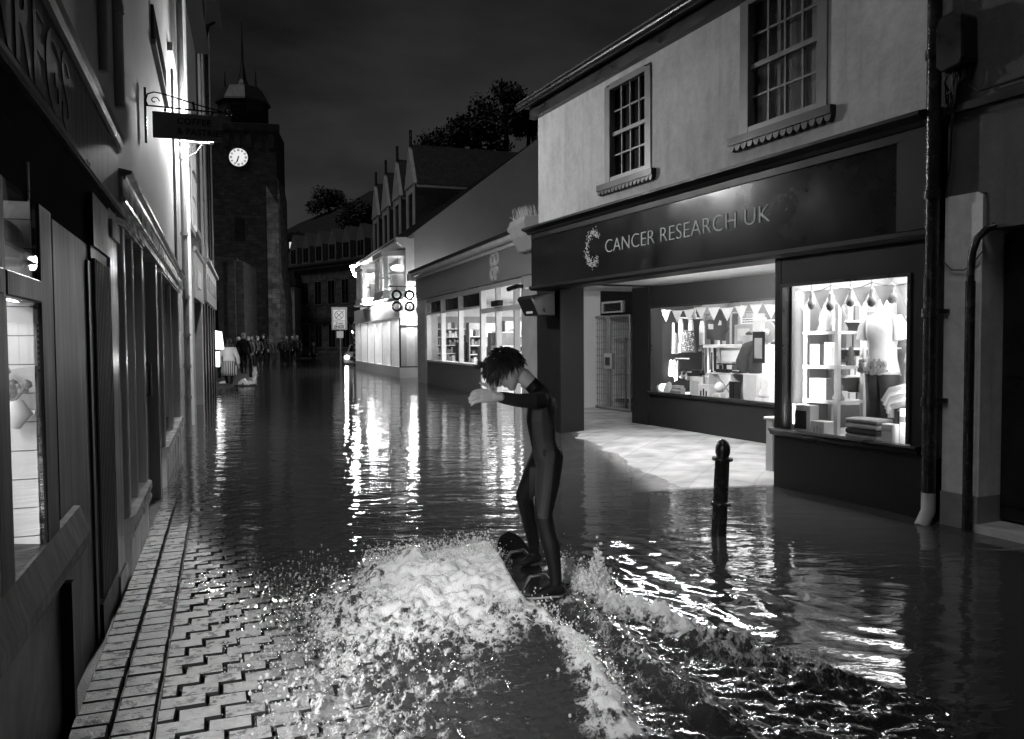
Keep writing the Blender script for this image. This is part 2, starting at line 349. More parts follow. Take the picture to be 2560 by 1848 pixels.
    m2 = N.new('ShaderNodeMixShader'); Lk.new(mu.outputs[0], m2.inputs[0]); Lk.new(mx.outputs[0], m2.inputs[1]); Lk.new(gl.outputs[0], m2.inputs[2])
    last = m2
    if foam:
        at = N.new('ShaderNodeAttribute'); at.attribute_name = 'foam'
        nf = N.new('ShaderNodeTexNoise'); nf.inputs['Scale'].default_value = 16; nf.inputs['Detail'].default_value = 8; nf.inputs['Roughness'].default_value = .7
        Lk.new(tc.outputs['Object'], nf.inputs['Vector'])
        vo = N.new('ShaderNodeTexVoronoi'); vo.feature = 'SMOOTH_F1'; vo.inputs['Scale'].default_value = 13; vo.inputs['Randomness'].default_value = 1
        mpv = N.new('ShaderNodeMixRGB'); mpv.blend_type = 'LINEAR_LIGHT'; mpv.inputs[0].default_value = .12
        mpf = N.new('ShaderNodeMapping'); mpf.inputs['Rotation'].default_value = (0, 0, -.5); mpf.inputs['Scale'].default_value = (1, .55, .6); Lk.new(tc.outputs['Object'], mpf.inputs[0]); Lk.new(mpf.outputs[0], nf.inputs['Vector'])
        Lk.new(mpf.outputs[0], mpv.inputs[1]); Lk.new(nf.outputs['Color'], mpv.inputs[2]); Lk.new(mpv.outputs[0], vo.inputs['Vector'])
        vo.feature = 'DISTANCE_TO_EDGE'; vo.inputs['Scale'].default_value = 12
        net = N.new('ShaderNodeMapRange'); net.inputs[1].default_value = 0; net.inputs[2].default_value = .32; net.inputs[3].default_value = 1; net.inputs[4].default_value = 0; Lk.new(vo.outputs['Distance'], net.inputs[0])
        a1 = N.new('ShaderNodeMath'); a1.operation = 'MULTIPLY_ADD'; a1.inputs[1].default_value = .42; Lk.new(net.outputs[0], a1.inputs[0]); Lk.new(nf.outputs[0], a1.inputs[2])
        a2 = N.new('ShaderNodeMath'); a2.operation = 'MULTIPLY_ADD'; a2.inputs[1].default_value = 1.15; Lk.new(at.outputs['Fac'], a2.inputs[0])
        a3 = N.new('ShaderNodeMath'); a3.operation = 'SUBTRACT'; Lk.new(a1.outputs[0], a3.inputs[0]); a3.inputs[1].default_value = 1.12
        Lk.new(a3.outputs[0], a2.inputs[2])
        rm = N.new('ShaderNodeMapRange'); rm.interpolation_type = 'SMOOTHSTEP'; rm.inputs[1].default_value = 0.; rm.inputs[2].default_value = .38
        Lk.new(a2.outputs[0], rm.inputs[0])
        cm = N.new('ShaderNodeMath'); cm.operation = 'MULTIPLY'; cm.inputs[1].default_value = .93; Lk.new(rm.outputs[0], cm.inputs[0])
        pf = N.new('ShaderNodeBsdfPrincipled'); pf.inputs['Base Color'].default_value = (.9, .9, .9, 1); pf.inputs['Roughness'].default_value = .35
        pf.inputs['Subsurface Weight'].default_value = 0.
        bf = N.new('ShaderNodeBump'); bf.inputs['Strength'].default_value = .5; bf.inputs['Distance'].default_value = .02; Lk.new(a1.outputs[0], bf.inputs['Height'])
        Lk.new(bf.outputs[0], pf.inputs['Normal'])
        m3 = N.new('ShaderNodeMixShader'); Lk.new(cm.outputs[0], m3.inputs[0]); Lk.new(m2.outputs[0], m3.inputs[1]); Lk.new(pf.outputs[0], m3.inputs[2])
        last = m3
    Lk.new(last.outputs[0], out.inputs[0])
    return m
def pennantmat():
    m = bpy.data.materials.new('pennant_cloth'); nt = nodes_of(m); N = nt.nodes; Lk = nt.links
    o = N.new('ShaderNodeOutputMaterial'); mx = N.new('ShaderNodeMixShader'); mx.inputs[0].default_value = .6
    d = N.new('ShaderNodeBsdfDiffuse'); d.inputs[0].default_value = (.75, .75, .75, 1); t = N.new('ShaderNodeBsdfTranslucent'); t.inputs[0].default_value = (.75, .75, .75, 1)
    Lk.new(d.outputs[0], mx.inputs[1]); Lk.new(t.outputs[0], mx.inputs[2]); Lk.new(mx.outputs[0], o.inputs[0]); return m
M['pennant'] = pennantmat()
M['water'] = water_mat('flood_water'); M['foam'] = water_mat('foaming_water', True)

# wave patch limits
PX0, PX1, PY0, PY1 = -2.6, 3.0, 1.3, 6.6
def edgefade(x, y):
    return sstep(PX0, PX0 + .4, x) * sstep(PX1, PX1 - .5, x) * sstep(PY1, PY1 - .6, y) * sstep(PY0, PY0 + .2, y)
def seg(x, y, ax, ay, bx, by):
    """signed side distance and position along a segment"""
    dx, dy = bx - ax, by - ay; l = math.hypot(dx, dy)
    t = ((x - ax) * dx + (y - ay) * dy) / l ** 2; s = ((x - ax) * dy - (y - ay) * dx) / l
    return t, s
def wave_parts(x, y):
    wx = x + .12 * (fbm(x * 3, y * 3, 3, 5) - .5); wy = y + .12 * (fbm(x * 3 + 9, y * 3, 3, 6) - .5)
    # spray mound thrown to the left of the board, starting at its left edge
    qd = -((wx - .075) * .979 + (wy - 4.506) * .205)
    rise = sstep(-.005, .09, -((x - .075) * .979 + (y - 4.506) * .205))
    ml = np.exp(-(np.clip(qd - .5, 0, 9) / .42) ** 2) * rise
    back = sstep(5.75, 5.15, wy + .25 * np.clip(-.2 - wx, 0, 2))
    front = np.exp(-(np.clip(5.0 - wy, 0, 9) / .60) ** 2)
    mound = ml * back * front
    # broken choppy fan in front and left of it
    fan = np.exp(-((wx + .62) / .75) ** 2) * sstep(5.5, 4.7, wy + .3 * np.clip(-.3 - wx, 0, 2)) * sstep(2.2, 3.2, wy) * np.where(wy > 4.45, rise, sstep(.14, -.16, wx))
    # wake trails: A off the tail, B smooth ridge, C the long right crest
    dA, tA = poly(wx, wy, [(.088, 4.6), (.173, 4.17), (.334, 3.9), (.368, 3.58), (.414, 3.24), (.46, 2.6)])
    dB, tB = poly(wx, wy, [(.24, 4.62), (.41, 4.29), (.57, 3.8), (.747, 3.27), (.95, 2.7)])
    dC, tC = poly(wx, wy, [(.24, 5.3), (.322, 5.07), (.496, 4.62), (.787, 4.27), (.99, 3.9), (1.21, 3.6), (1.56, 3.37), (2.1, 3.1)])
    A = np.exp(-(np.where(dA < 0, -dA / (.04 + .02 * tA), dA / (.10 + .05 * tA))) ** 1.3) * sstep(0, .06, tA) * sstep(1.0, .8, tA)
    B = np.exp(-(dB / .075) ** 2) * sstep(0, .1, tB) * sstep(1., .75, tB)
    C = np.exp(-(np.where(dC < 0, -dC / .04, dC / (.09 + .06 * tC))) ** 1.3) * sstep(0, .05, tC) * sstep(1., .72, tC)
    # churned water between the crest and the riders' track
    churn = sstep(-.02, .16, dC) * sstep(.0, .12, -dA) * sstep(5.1, 4.5, wy) * sstep(2.2, 3.1, wy) * sstep(1.9, 1.3, wx)
    lap = np.exp(-((wx + 1.98) / .42) ** 2 - ((wy - 4.85 - .15 * (wx + 2)) / .30) ** 2)
    return mound, fan, A, B, C, dC, churn, lap
def poly(x, y, pts):
    best = np.full_like(x, 1e9); sd = np.zeros_like(x); tt = np.zeros_like(x)
    ls = [math.hypot(b[0] - a[0], b[1] - a[1]) for a, b in zip(pts[:-1], pts[1:])]; tot = sum(ls); acc = 0
    for (a, b), l in zip(zip(pts[:-1], pts[1:]), ls):
        ux, uy = (b[0] - a[0]) / l, (b[1] - a[1]) / l
        t = np.clip((x - a[0]) * ux + (y - a[1]) * uy, 0, l); ex = x - a[0] - ux * t; ey = y - a[1] - uy * t; d = np.hypot(ex, ey)
        m = d < best; best = np.where(m, d, best); sd = np.where(m, np.sign(ux * ey - uy * ex) * -d, sd); tt = np.where(m, (acc + t) / tot, tt); acc += l
    return sd, tt
def wx_(x, y): return x * .979 + y * .205 + .05 * fbm(x * 4, y * 4, 2, 33)
def wy_(x, y): return -x * .205 + y * .979
def wave_z(x, y):
    mound, fan, A, B, C, dC, churn, lap = wave_parts(x, y)
    amb = .004 * (fbm(x * 2.2, y * 4.5, 3, 1) - .5) + .0012 * (fbm(x * 6, y * 11, 2, 2) - .5)
    # ripples running off to the right of the crest
    off = -dC
    amb = amb + .0022 * np.sin(off * 30 + 4.5 * fbm(x * 1.6, y * 1.6, 3, 8)) * sstep(.05, .2, off) * sstep(1.5, .5, off) * sstep(3.2, 4.0, y) * (.3 + 1.4 * fbm(x * 2.5, y * 2.5, 2, 18))
    chop = fbm(x * 13, y * 13, 4, 3) - .5
    chop2 = np.abs(fbm(x * 9 + 3, y * 9, 4, 4) - .5) * 2
    fine = fbm(x * 30, y * 30, 3, 23) - .5
    z = amb + .20 * mound * (.85 + .8 * (fbm(wx_(x, y) * 7, wy_(x, y) * 4, 2, 4) - .5)) + .055 * fan * (chop2 + 1.1 * chop) + .02 * fan * fine + (.022 * chop + .008 * fine) * np.clip(mound + fan * .6, 0, 1)
    z = z + .085 * C * (.55 + 1.4 * chop2 + .5 * chop) * sstep(1.1, .3, x * .45) + .05 * A * (.6 + 1.2 * chop2) + .055 * B
    z = z + churn * (.030 * chop + .02 * chop2 + .012 * fine)
    z = z + .04 * lap * (.6 + 1.3 * chop + .6 * chop2) + .012 * sstep(.2, .9, fan) * chop
    return z * edgefade(x, y)
def foam_a(x, y):
    mound, fan, A, B, C, dC, churn, lap = wave_parts(x, y)
    n = fbm(x * 5, y * 5, 3, 12); n2 = fbm(x * 2.2, y * 2.2, 2, 14)
    f = .50 * mound ** .5 + .5 * mound * sstep(5.0, 5.4, y) + .25 * mound * fbm(x * 3, y * 3, 2, 91) + .52 * fan * (.05 + 1.5 * n2) + (1.3 - .9 * sstep(4.5, 3.7, y)) * C * (.4 + 1.1 * n) + .85 * A * (.3 + 1.2 * n) + .12 * B + churn * (.16 + .35 * (n2 - .4)) + .12 * lap
    return np.clip(f, 0, 1) * edgefade(x, y)
px = np.linspace(PX0, PX1, 488); py = np.linspace(PY0, PY1, 462)
wv = grid_obj('wake_wave', px, py, wave_z, M['foam'], 'stuff', {'foam': foam_a})
meta(wv, 'churned wake and white foam wave thrown up beside the rider', 'wave')
# the flat flood around the patch
wm = MB()
def wq(x0, x1, y0, y1): wm.quad([(x0, y0, 0), (x1, y0, 0), (x1, y1, 0), (x0, y1, 0)])
wq(-60, PX0, -6, 95); wq(PX1, 14, -6, 95); wq(PX0, PX1, PY1, 95); wq(PX0, PX1, -6, PY0)
wo = wm.build('flood_water', M['water']); wo['kind'] = 'structure'

# droplets
def droplets():
    vs, fs = [], []
    bm = bmesh.new(); bmesh.ops.create_icosphere(bm, subdivisions=1, radius=1)
    bv = np.array([v.co[:] for v in bm.verts]); bf = np.array([[v.index for v in f.verts] for f in bm.faces]); bm.free()
    P = []; Rr = []
    def put(n, fx, fy, hz, r0, r1):
        for _ in range(n):
            x, y = fx(), fy(); h = abs(rng.normal(0, hz))
            P.append((x, y, float(wave_z(np.array([x]), np.array([y]))[0]) + h + .004)); Rr.append(r0 + (r1 - r0) * rng.random() ** 3)
    U = rng.uniform; Nn = rng.normal
    put(3000, lambda: U(-1.0, -.02), lambda: 5.2 + Nn(0, .14), .05, .0012, .0048)
    put(1000, lambda: Nn(-.65, .38), lambda: Nn(4.4, .5), .018, .0012, .0045)
    put(1000, lambda: Nn(-1.15, .28), lambda: Nn(4.1, .5), .014, .0012, .0045)
    put(500, lambda: Nn(-1.5, .3), lambda: Nn(4.8, .4), .012, .002, .006)
    put(450, lambda: Nn(-.85, .35), lambda: Nn(3.5, .4), .016, .002, .007)
    CP = [(.30, 5.1), (.41, 4.85), (.496, 4.62), (.787, 4.27), (.99, 3.9), (1.4, 3.48)]
    for _ in range(2200):
        t = rng.random() ** 1.3 * 4.99; i = int(t); f = t - i; x = CP[i][0] + (CP[i + 1][0] - CP[i][0]) * f + Nn(0, .05); y = CP[i][1] + (CP[i + 1][1] - CP[i][1]) * f + Nn(0, .06)
        P.append((x, y, .03 + abs(Nn(0, .07 * max(.15, 1 - t / 3))))); Rr.append(.0018 + .005 * rng.random() ** 3)
    for _ in range(700):
        a = Nn(0, 1); h = abs(Nn(0, .09)); P.append((.485 + .05 * a * max(.2, 1 - h * 4), 4.68 + Nn(0, .04), .05 + h)); Rr.append(.002 + .006 * rng.random() ** 2)
    for _ in range(500):
        t = rng.random(); P.append((.12 + .3 * t + Nn(0, .04), 4.6 - 1.3 * t + Nn(0, .05), .02 + abs(Nn(0, .02)))); Rr.append(.0018 + .004 * rng.random() ** 2)
    P = np.array(P); Rr = np.array(Rr)[:, None, None]
    st = np.ones((len(P), 1, 3)); st[:, :, 2] += rng.random((len(P), 1)) * 1.2; st[:, :, 0] += rng.random((len(P), 1)) * .8
    V = bv[None] * Rr * st + P[:, None, :]
    Fc = bf[None] + (np.arange(len(P)) * len(bv))[:, None, None]
    me = bpy.data.meshes.new('spray_droplets'); me.from_pydata(V.reshape(-1, 3).tolist(), [], Fc.reshape(-1, 3).tolist())
    me.polygons.foreach_set('use_smooth', [True] * len(me.polygons))
    me.materials.append(M['drop'])
    o = bpy.data.objects.new('spray_droplets', me); COL.objects.link(o)
    meta(o, 'flying droplets of spray around the wake', 'spray', kind='stuff')
M['drop'] = glassmat('droplet', .9)
def dropmat():
    m = bpy.data.materials.new('droplet_water'); nt = nodes_of(m); N = nt.nodes; Lk = nt.links
    o = N.new('ShaderNodeOutputMaterial'); mx = N.new('ShaderNodeMixShader'); mx.inputs[0].default_value = .55
    t = N.new('ShaderNodeBsdfTransparent'); p = N.new('ShaderNodeBsdfPrincipled'); p.inputs['Base Color'].default_value = (.9, .9, .9, 1); p.inputs['Roughness'].default_value = .06
    Lk.new(t.outputs[0], mx.inputs[1]); Lk.new(p.outputs[0], mx.inputs[2]); Lk.new(mx.outputs[0], o.inputs[0]); return m
M['drop'] = dropmat()
droplets()

# paving setts along the left shops
def setts():
    mb = MB()
    def sett(u0, u1, d0, d1):
        g = .006; uc, dc = (u0 + u1) / 2, (d0 + d1) / 2; p = L.p(uc, 0, dc)
        zc = float(ground_z(np.array([p.x]), np.array([p.y]))[0]) + random.uniform(-.0018, .0018)
        if zc < -.12: return
        j = lambda: random.uniform(-.003, .003)
        tz = [random.uniform(-.0012, .0012) for _ in range(4)]
        cs = [(u0 + g + j(), d0 + g + j()), (u1 - g + j(), d0 + g + j()), (u1 - g + j(), d1 - g + j()), (u0 + g + j(), d1 - g + j())]
        b = .004; P = []
        for (u, d), k in zip(cs, range(4)):
            P.append(L.p(u, zc - .05, d))
        for (u, d), k in zip(cs, range(4)):
            P.append(L.p(u, zc - .009 + tz[k], d))
        for (u, d), k in zip(cs, range(4)):
            su = b if u < uc else -b; sd = b if d < dc else -b
            P.append(L.p(u + su, zc + tz[k], d + sd))
        mb.add(P, [(0, 1, 5, 4), (1, 2, 6, 5), (2, 3, 7, 6), (3, 0, 4, 7), (4, 5, 9, 8), (5, 6, 10, 9), (6, 7, 11, 10), (7, 4, 8, 11)], 1)  # dark colour on sides and bevels stands in for shade in the joints
        mb.add(P[8:], [(0, 1, 2, 3)], 0, False)
    u = -4.2
    while u < 5.5:
        h = .118
        sett(u, u + h, .02, .16); sett(u + .03, u + h + .03, .16, .31)
        u += h
    row = 0; u = -4.2
    while u < 5.5:
        d = .31 + (0 if row % 2 else -.085)
        while d < 2.0:
            w = random.choice((.17, .17, .185, .16))
            sett(u, u + .118, max(d, .31), d + w); d += w
        u += .118; row += 1
    # joint bed
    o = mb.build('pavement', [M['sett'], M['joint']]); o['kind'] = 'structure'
setts()

# ================================================================== CHARITY SHOP (right)
def sash(parent, F, u0, u1, z0, z1, name='window', cols=4, rows=4, rec=-.07, fm='grey', curtain=True, sillname=True):
    """sliding sash window: frame with glazing bars, one pane mesh, sill"""
    f = MB(); w = .055
    f.box(F, u0 - .07, u0 + w, z0, z1, rec, .02); f.box(F, u1 - w, u1 + .07, z0, z1, rec, .02)
    f.box(F, u0 + w, u1 - w, z1 - .05, z1 + .03, rec, .018); f.box(F, u0 + w, u1 - w, z0, z0 + .07, rec, .016)
    zm = (z0 + z1) / 2
    f.box(F, u0 + w, u1 - w, zm - .025, zm + .025, rec, rec + .05)
    for i in range(1, cols):
        u = u0 + w + (u1 - u0 - 2 * w) * i / cols
        f.box(F, u - .011, u + .011, z0 + .07, zm - .025, rec + .002, rec + .028); f.box(F, u - .011, u + .011, zm + .025, z1 - .05, rec + .002, rec + .034)
    for i in range(1, rows):
        if i * 2 == rows: continue
        z = z0 + .07 + (z1 - .05 - z0 - .07) * i / rows
        f.box(F, u0 + w, u1 - w, z - .011, z + .011, rec + .004, rec + .03)
    fo = f.build(name, M[fm], parent)
    MB().box(F, u0 + w, u1 - w, z0 + .05, z1 - .03, rec - .02, rec - .006).build('pane', M['glass_dark'] if not curtain else M['glass'], fo)
    if curtain:
        c = MB(); n = 22; pts = []
        for i in range(n + 1):
            u = u0 + (u1 - u0) * i / n; d = rec - .07 + .018 * math.sin(i * 1.9)
            pts.append((F.p(u, z0, d), F.p(u, z1, d)))
        for i in range(n): c.quad([pts[i][0], pts[i + 1][0], pts[i + 1][1], pts[i][1]])
        c.build('curtain', M['curtain'], fo)
    return fo

sh = thing('charity_shop', 'pale rendered shop with dark fascia lettered CANCER RESEARCH UK and lit displays', 'shop', R.p(3.5, 0, 0))
UE = 7.05
# upper rendered wall with two window openings (boxes round the holes)
wl = MB()
w1 = (3.985, 4.93, 3.62, 4.91); w2 = (1.15, 2.2, 3.64, 5.02)
for (a, b, c, d) in ((0.02, w2[0] - .07, 3.28, 5.22), (w2[1] + .07, w1[0] - .07, 3.28, 5.22), (w1[1] + .07, UE, 3.28, 5.22),
                     (w2[0] - .07, w2[1] + .07, 3.28, w2[2]), (w2[0] - .07, w2[1] + .07, w2[3] + .03, 5.22), (w1[0] - .07, w1[1] + .07, 3.28, w1[2]), (w1[0] - .07, w1[1] + .07, w1[3] + .03, 5.22)):
    wl.box(R, a, b, c, d, -.35, 0)
wl.box(R, UE - .35, UE, 2.4, 5.2, -6, -.351); wl.box(R, .02, UE, 2.36, 5.2, -6.3, -6)
wl.build('wall', M['render_pale'], sh)
for (a, b, c, d) in (w1, w2):
    fo = sash(sh, R, a, b, c, d, curtain=(a < 3))
    # scalloped sill
    s_ = MB(); u0, u1 = a - .17, b + .2; s_.box(R, u0, u1, c - .085, c - .004, .001, .075)
    n = 15
    for i in range(n):
        uc = u0 + (u1 - u0) * (i + .5) / n; h = (u1 - u0) / n * .46
        s_.prism(R, [(uc - h, c - .085)] + [(uc + h * math.cos(t), c - .087 + h * 1.5 * math.sin(t)) for t in [-math.pi * k / 8 for k in range(9)][::-1]] , .002, .06)
    s_.build('sill', M['dark'], fo)
rf = MB()
rf.profile(R, [(.30, 5.2), (.30, 5.27), (-3.1, 7.3), (-6.4, 5.3), (-6.4, 5.2)], -.05, UE + .18)
ro = rf.build('roof', M['slate'], sh)
g = MB(); g.tube([R.p(-.1, 5.2, .27), R.p(UE + .2, 5.2, .27)], .055, 8); g.box(R, -.05, UE + .1, 5.02, 5.19, .001, .1)
g.build('gutter', M['black'], sh)
# fascia board, cornice, mouldings
f = MB(); f.box(R, -.02, 7.2, 2.36, 3.2, -.35, .06)
fa = f.build('fascia', M['fascia'], sh)
c = MB()
c.profile(R, [(.0, 3.2), (.09, 3.2), (.11, 3.235), (.2, 3.27), (.2, 3.3), (0, 3.345)], -.04, 7.28)
c.profile(R, [(.061, 2.37), (.1, 2.37), (.1, 2.33), (.06, 2.30), (-.3, 2.30), (-.3, 2.355), (.061, 2.355)], -.03, 7.22)
c.box(R, -.02, .2, 2.38, 3.19, .0605, .085); c.box(R, .2, .26, 2.38, 3.19, .0605, .072); c.box(R, .2, 7.15, 3.12, 3.19, .0605, .08)
c.build('cornice', M['navy'], sh)
lt = text_mb('CANCER RESEARCH UK', .262, R, 4.925, 2.676, .064, -1, .006, -.006, spacing=1.03)
lw = [ (v - R.O).dot(R.u) for v in lt.v]
span = max(lw) - min(lw); k = (4.915 - 1.775) / span
for i, v in enumerate(lt.v):
    u = (v - R.O).dot(R.u); lt.v[i] = v + R.u * ((4.92 - (4.92 - u) * k) - u)
lt.build('lettering', M['letter'], fa)
lg = MB()
rr = random.Random(3)
for i in range(270):
    a = math.radians(rr.uniform(38, 322)); rad = .175 + rr.gauss(0, .03); sz = rr.uniform(.004, .0115) * (1.15 if abs(rad - .165) < .03 else .75)
    uu = rad * math.cos(a) * 1.1; zz = rad * math.sin(a) * 1.25
    n = 7
    lg.prism(R, [(5.24 - uu + sz * math.cos(t * 2 * math.pi / n), 2.768 + zz + sz * math.sin(t * 2 * math.pi / n)) for t in range(n)], .0605, .066)
lg.build('emblem', M['letter'], fa)
# ground floor block with the right-hand window
b = MB()
b.box(R, .0, 1.75, -.35, .585, -.12, 0)          # stall riser
b.box(R, .0, .16, .585, 2.3, -.12, 0); b.box(R, .16, 1.66, 2.04, 2.3, -.12, 0)
b.box(R, 1.67, 1.75, .585, 2.3, -2.4, 0)
b.build('shopfront', M['navy'], sh)
b = MB(); b.box(R, 1.665, 1.75, -.35, .59, -2.4, -.121); b.build('porch_side', M['navy'], sh)
fr = MB(); fr.profile(R, [(0, .60), (.07, .60), (.08, .585), (.06, .565), (.045, .535), (0, .52)], .05, 1.76)
fr.box(R, .16, .195, .605, 2.04, -.03, .012); fr.box(R, 1.635, 1.66, .605, 2.04, -.03, .012); fr.box(R, .195, 1.635, 2.012, 2.04, -.03, .012)
wf = fr.build('display_window', M['black'], sh)
MB().box(R, .195, 1.635, .6, 2.02, -.022, -.012).build('pane', M['glass'], wf)
# right window interior shell
b = MB(); b.box(R, .03, 1.64, .5, .565, -1.5, -.121); o = b.build('display_floor', M['white'], sh)
b = MB(); b.box(R, .03, 1.664, .565, 2.35, -1.56, -1.5); b.box(R, -.0, .03, .5, 2.35, -1.5, -.121); b.box(R, .03, 1.664, 2.3, 2.355, -1.5, -.121); b.box(R, 1.645, 1.664, .566, 2.299, -1.499, -.125); b.build('display_back', M['backing'], sh)
# porch: pillar, soffit, back wall with big window, pilasters
b = MB(); b.box(R, 7.0, 7.85, -.3, 2.399, -.8, -.353); b.build('pillar', M['navy'], sh, bevel=.01)
b = MB(); b.box(R, 1.75, 8.3, 2.40, 2.43, -3.0, -.352); b.build('soffit', M['soffit'], sh)
t = MB(); t.tube([R.p(2.0, 2.346, -.42), R.p(5.6, 2.346, -.42)], .012, 8); o = t.build('assumed_strip_lamp', M['tube'], loc=R.p(4.4, 2.346, -.42)); meta(o, 'long assumed tube lamp added under the porch ceiling, unseen behind the fascia', 'lamp')  # assumed lamp, added out of sight to brighten the porch floor and soffit
b = MB()
b.box(R, 1.75, 7.05, -.3, .58, -2.25, -2.1); b.box(R, 1.75, 7.05, 2.06, 2.399, -2.25, -2.1); b.box(R, 1.75, 3.4, .58, 2.06, -2.25, -2.1)
b.box(R, 7.0, 7.5, -.3, 2.399, -3.2, -2.06)
b.build('porch_wall', M['navy'], sh)
fr = MB(); fr.profile(R, [(-2.1, .62), (-2.03, .62), (-2.02, .6), (-2.06, .56), (-2.1, .55)], 1.76, 6.99)
fr.box(R, 6.96, 7.0, .62, 2.06, -2.13, -2.08); fr.box(R, 3.4, 3.44, .62, 2.06, -2.13, -2.08); fr.box(R, 3.44, 6.96, 2.03, 2.06, -2.13, -2.08)
wf = fr.build('display_window', M['black'], sh)
MB().box(R, 3.44, 6.96, .62, 2.03, -2.12, -2.11).build('pane', M['glass'], wf)
b = MB(); b.box(R, 1.8, 7.6, .5, .575, -4.2, -2.26); b.build('display_floor', M['white'], sh)
b = MB(); b.box(R, 1.8, 7.9, .575, 2.35, -4.26, -4.2); b.box(R, 7.5, 7.56, .5, 2.35, -4.2, -2.3); b.box(R, 1.75, 1.8, .5, 2.35, -4.2, -2.26); b.box(R, 1.8, 7.5, 2.30, 2.334, -4.2, -2.26)
b.build('display_back', M['backing'], sh)
# porch floor slab
def floor_z(u, d):
    z = -np.maximum(.07 * (d + .72 - (7.1 - u) * .36), .05 * (d + .35) - .2 * (u - 1.75)) + .045 * (fbm(u * 1.1, d * 1.1, 5, 61) - .5)
    return np.clip(z, -.24, .03)
gu = np.arange(-5, 11.6, .08); gd = np.arange(-3.3, 3.4, .06); U_, D_ = np.meshgrid(gu, gd); Z_ = floor_z(U_, D_)
V_ = [tuple(R.p(float(u), float(z), float(d))) for u, z, d in zip(U_.ravel(), Z_.ravel(), D_.ravel())]; nu = len(gu)
F_ = [(j * nu + i, j * nu + i + 1, (j + 1) * nu + i + 1, (j + 1) * nu + i) for j in range(len(gd) - 1) for i in range(nu - 1) if not (gu[i + 1] < 1.7 and gd[j] < -.1)]
pf = MB(); pf.add(V_, F_, 0, True); o = pf.build('porch_floor', M['paving']); o['kind'] = 'structure'
# alley end wall beside the shop (above and round the gate)
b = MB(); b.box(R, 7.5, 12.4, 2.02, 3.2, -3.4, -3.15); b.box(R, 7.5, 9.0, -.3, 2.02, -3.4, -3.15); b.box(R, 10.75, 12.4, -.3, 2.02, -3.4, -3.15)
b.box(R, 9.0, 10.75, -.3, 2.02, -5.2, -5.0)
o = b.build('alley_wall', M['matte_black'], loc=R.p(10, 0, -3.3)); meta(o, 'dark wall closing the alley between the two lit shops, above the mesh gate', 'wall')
v = thing('wall_vent', 'square louvred grey vent in the alley wall above the mesh gate', 'vent', R.p(9.7, 2.1, -3.15))
fm = MB(); u0, u1, z0, z1 = 9.42, 10.25, 2.06, 2.30
fm.box(R, u0, u0 + .07, z0, z1, -3.149, -3.09); fm.box(R, u1 - .07, u1, z0, z1, -3.149, -3.09); fm.box(R, u0 + .07, u1 - .07, z1 - .04, z1, -3.149, -3.09); fm.box(R, u0 + .07, u1 - .07, z0, z0 + .03, -3.149, -3.09)
fm.build('frame', M['midgrey'], v)
sl = MB()
for i in range(6):
    z = z0 + .035 + i * .029; sl.box(R, u0 + .07, u1 - .07, z, z + .01, -3.14, -3.1)
sl.build('louvres', M['black'], v)
# mesh gate
gt = thing('mesh_gate', 'double wire mesh gate with lock box closing the dark alley', 'gate', R.p(9.9, 0, -3.05))
for a, b_ in ((9.08, 9.84), (9.92, 10.7)):
    m_ = MB()
    for u in (a, b_): m_.tube([R.p(u, .06, -3.05), R.p(u, 2.0, -3.05)], .028, 6)
    for z in (.08, 1.98): m_.tube([R.p(a, z, -3.05), R.p(b_, z, -3.05)], .028, 6)
    fo = m_.build('leaf', M['metal'], gt)
    w_ = MB(); n = 9
    for i in range(1, n):
        u = a + (b_ - a) * i / n; w_.tube([R.p(u, .1, -3.05), R.p(u, 1.97, -3.05)], .006, 4)
    for i in range(1, 14):
        z = .08 + 1.9 * i / 14; w_.tube([R.p(a, z, -3.05), R.p(b_, z, -3.05)], .006, 4)
    w_.build('mesh_infill', M['metal'], fo)
lb = MB(); lb.box(R, 9.66, 9.98, .9, 1.22, -3.06, -2.98); lo = lb.build('lock_box', M['midgrey'], gt)
MB().box(R, 9.74, 9.9, .97, 1.14, -2.98, -2.965).build('lock', M['black'], lo)
# roll cage trolley behind the gate
tr_ = thing('trolley', 'wire roll cage trolley standing in the dark behind the mesh gate', 'trolley', R.p(10.3, 0, -3.8))
m_ = MB()
for u in (9.95, 10.65):
    for d in (-3.5, -4.1): m_.tube([R.p(u, .05, d), R.p(u, 1.55, d)], .022, 6)
for z in (.2, .75, 1.5):
    for d in (-3.5, -4.1): m_.tube([R.p(9.95, z, d), R.p(10.65, z, d)], .014, 5)
    for u in (9.95, 10.65): m_.tube([R.p(u, z, -3.5), R.p(u, z, -4.1)], .014, 5)
for u in (10.12, 10.3, 10.47): m_.tube([R.p(u, .2, -3.5), R.p(u, 1.5, -3.5)], .008, 5)
m_.build('cage', M['metal'], tr_)
MB().box(R, 9.95, 10.65, .17, .22, -4.1, -3.5).build('tray', M['dark'], tr_)
# flood lamp housing at the fascia's far end
lb = thing('wall_box', 'black wedge shaped wall box under the far end of the lettered fascia', 'wall box', R.p(7.35, 2.1, 0))
m_ = MB(); m_.profile(R, [(-.29, 2.28), (.12, 2.22), (.16, 2.17), (.02, 1.9), (-.29, 1.9)], 7.05, 7.55); m_.build('housing', M['black'], lb, bevel=.01)
MB().box(R, 7.18, 7.4, 1.935, 1.97, .045, .06).build('label_plate', M['white'], lb)
# white post in front of the porch
p_ = MB(); p_.box(R, 2.31, 2.42, -.3, .60, -.62, -.5); p_.box(R, 2.29, 2.44, .60, .63, -.64, -.48)
o = p_.build('white_post', M['white'], loc=R.p(2.36, -.3, -.56), bevel=.006); meta(o, 'short white square post standing at the corner of the open porch', 'post')
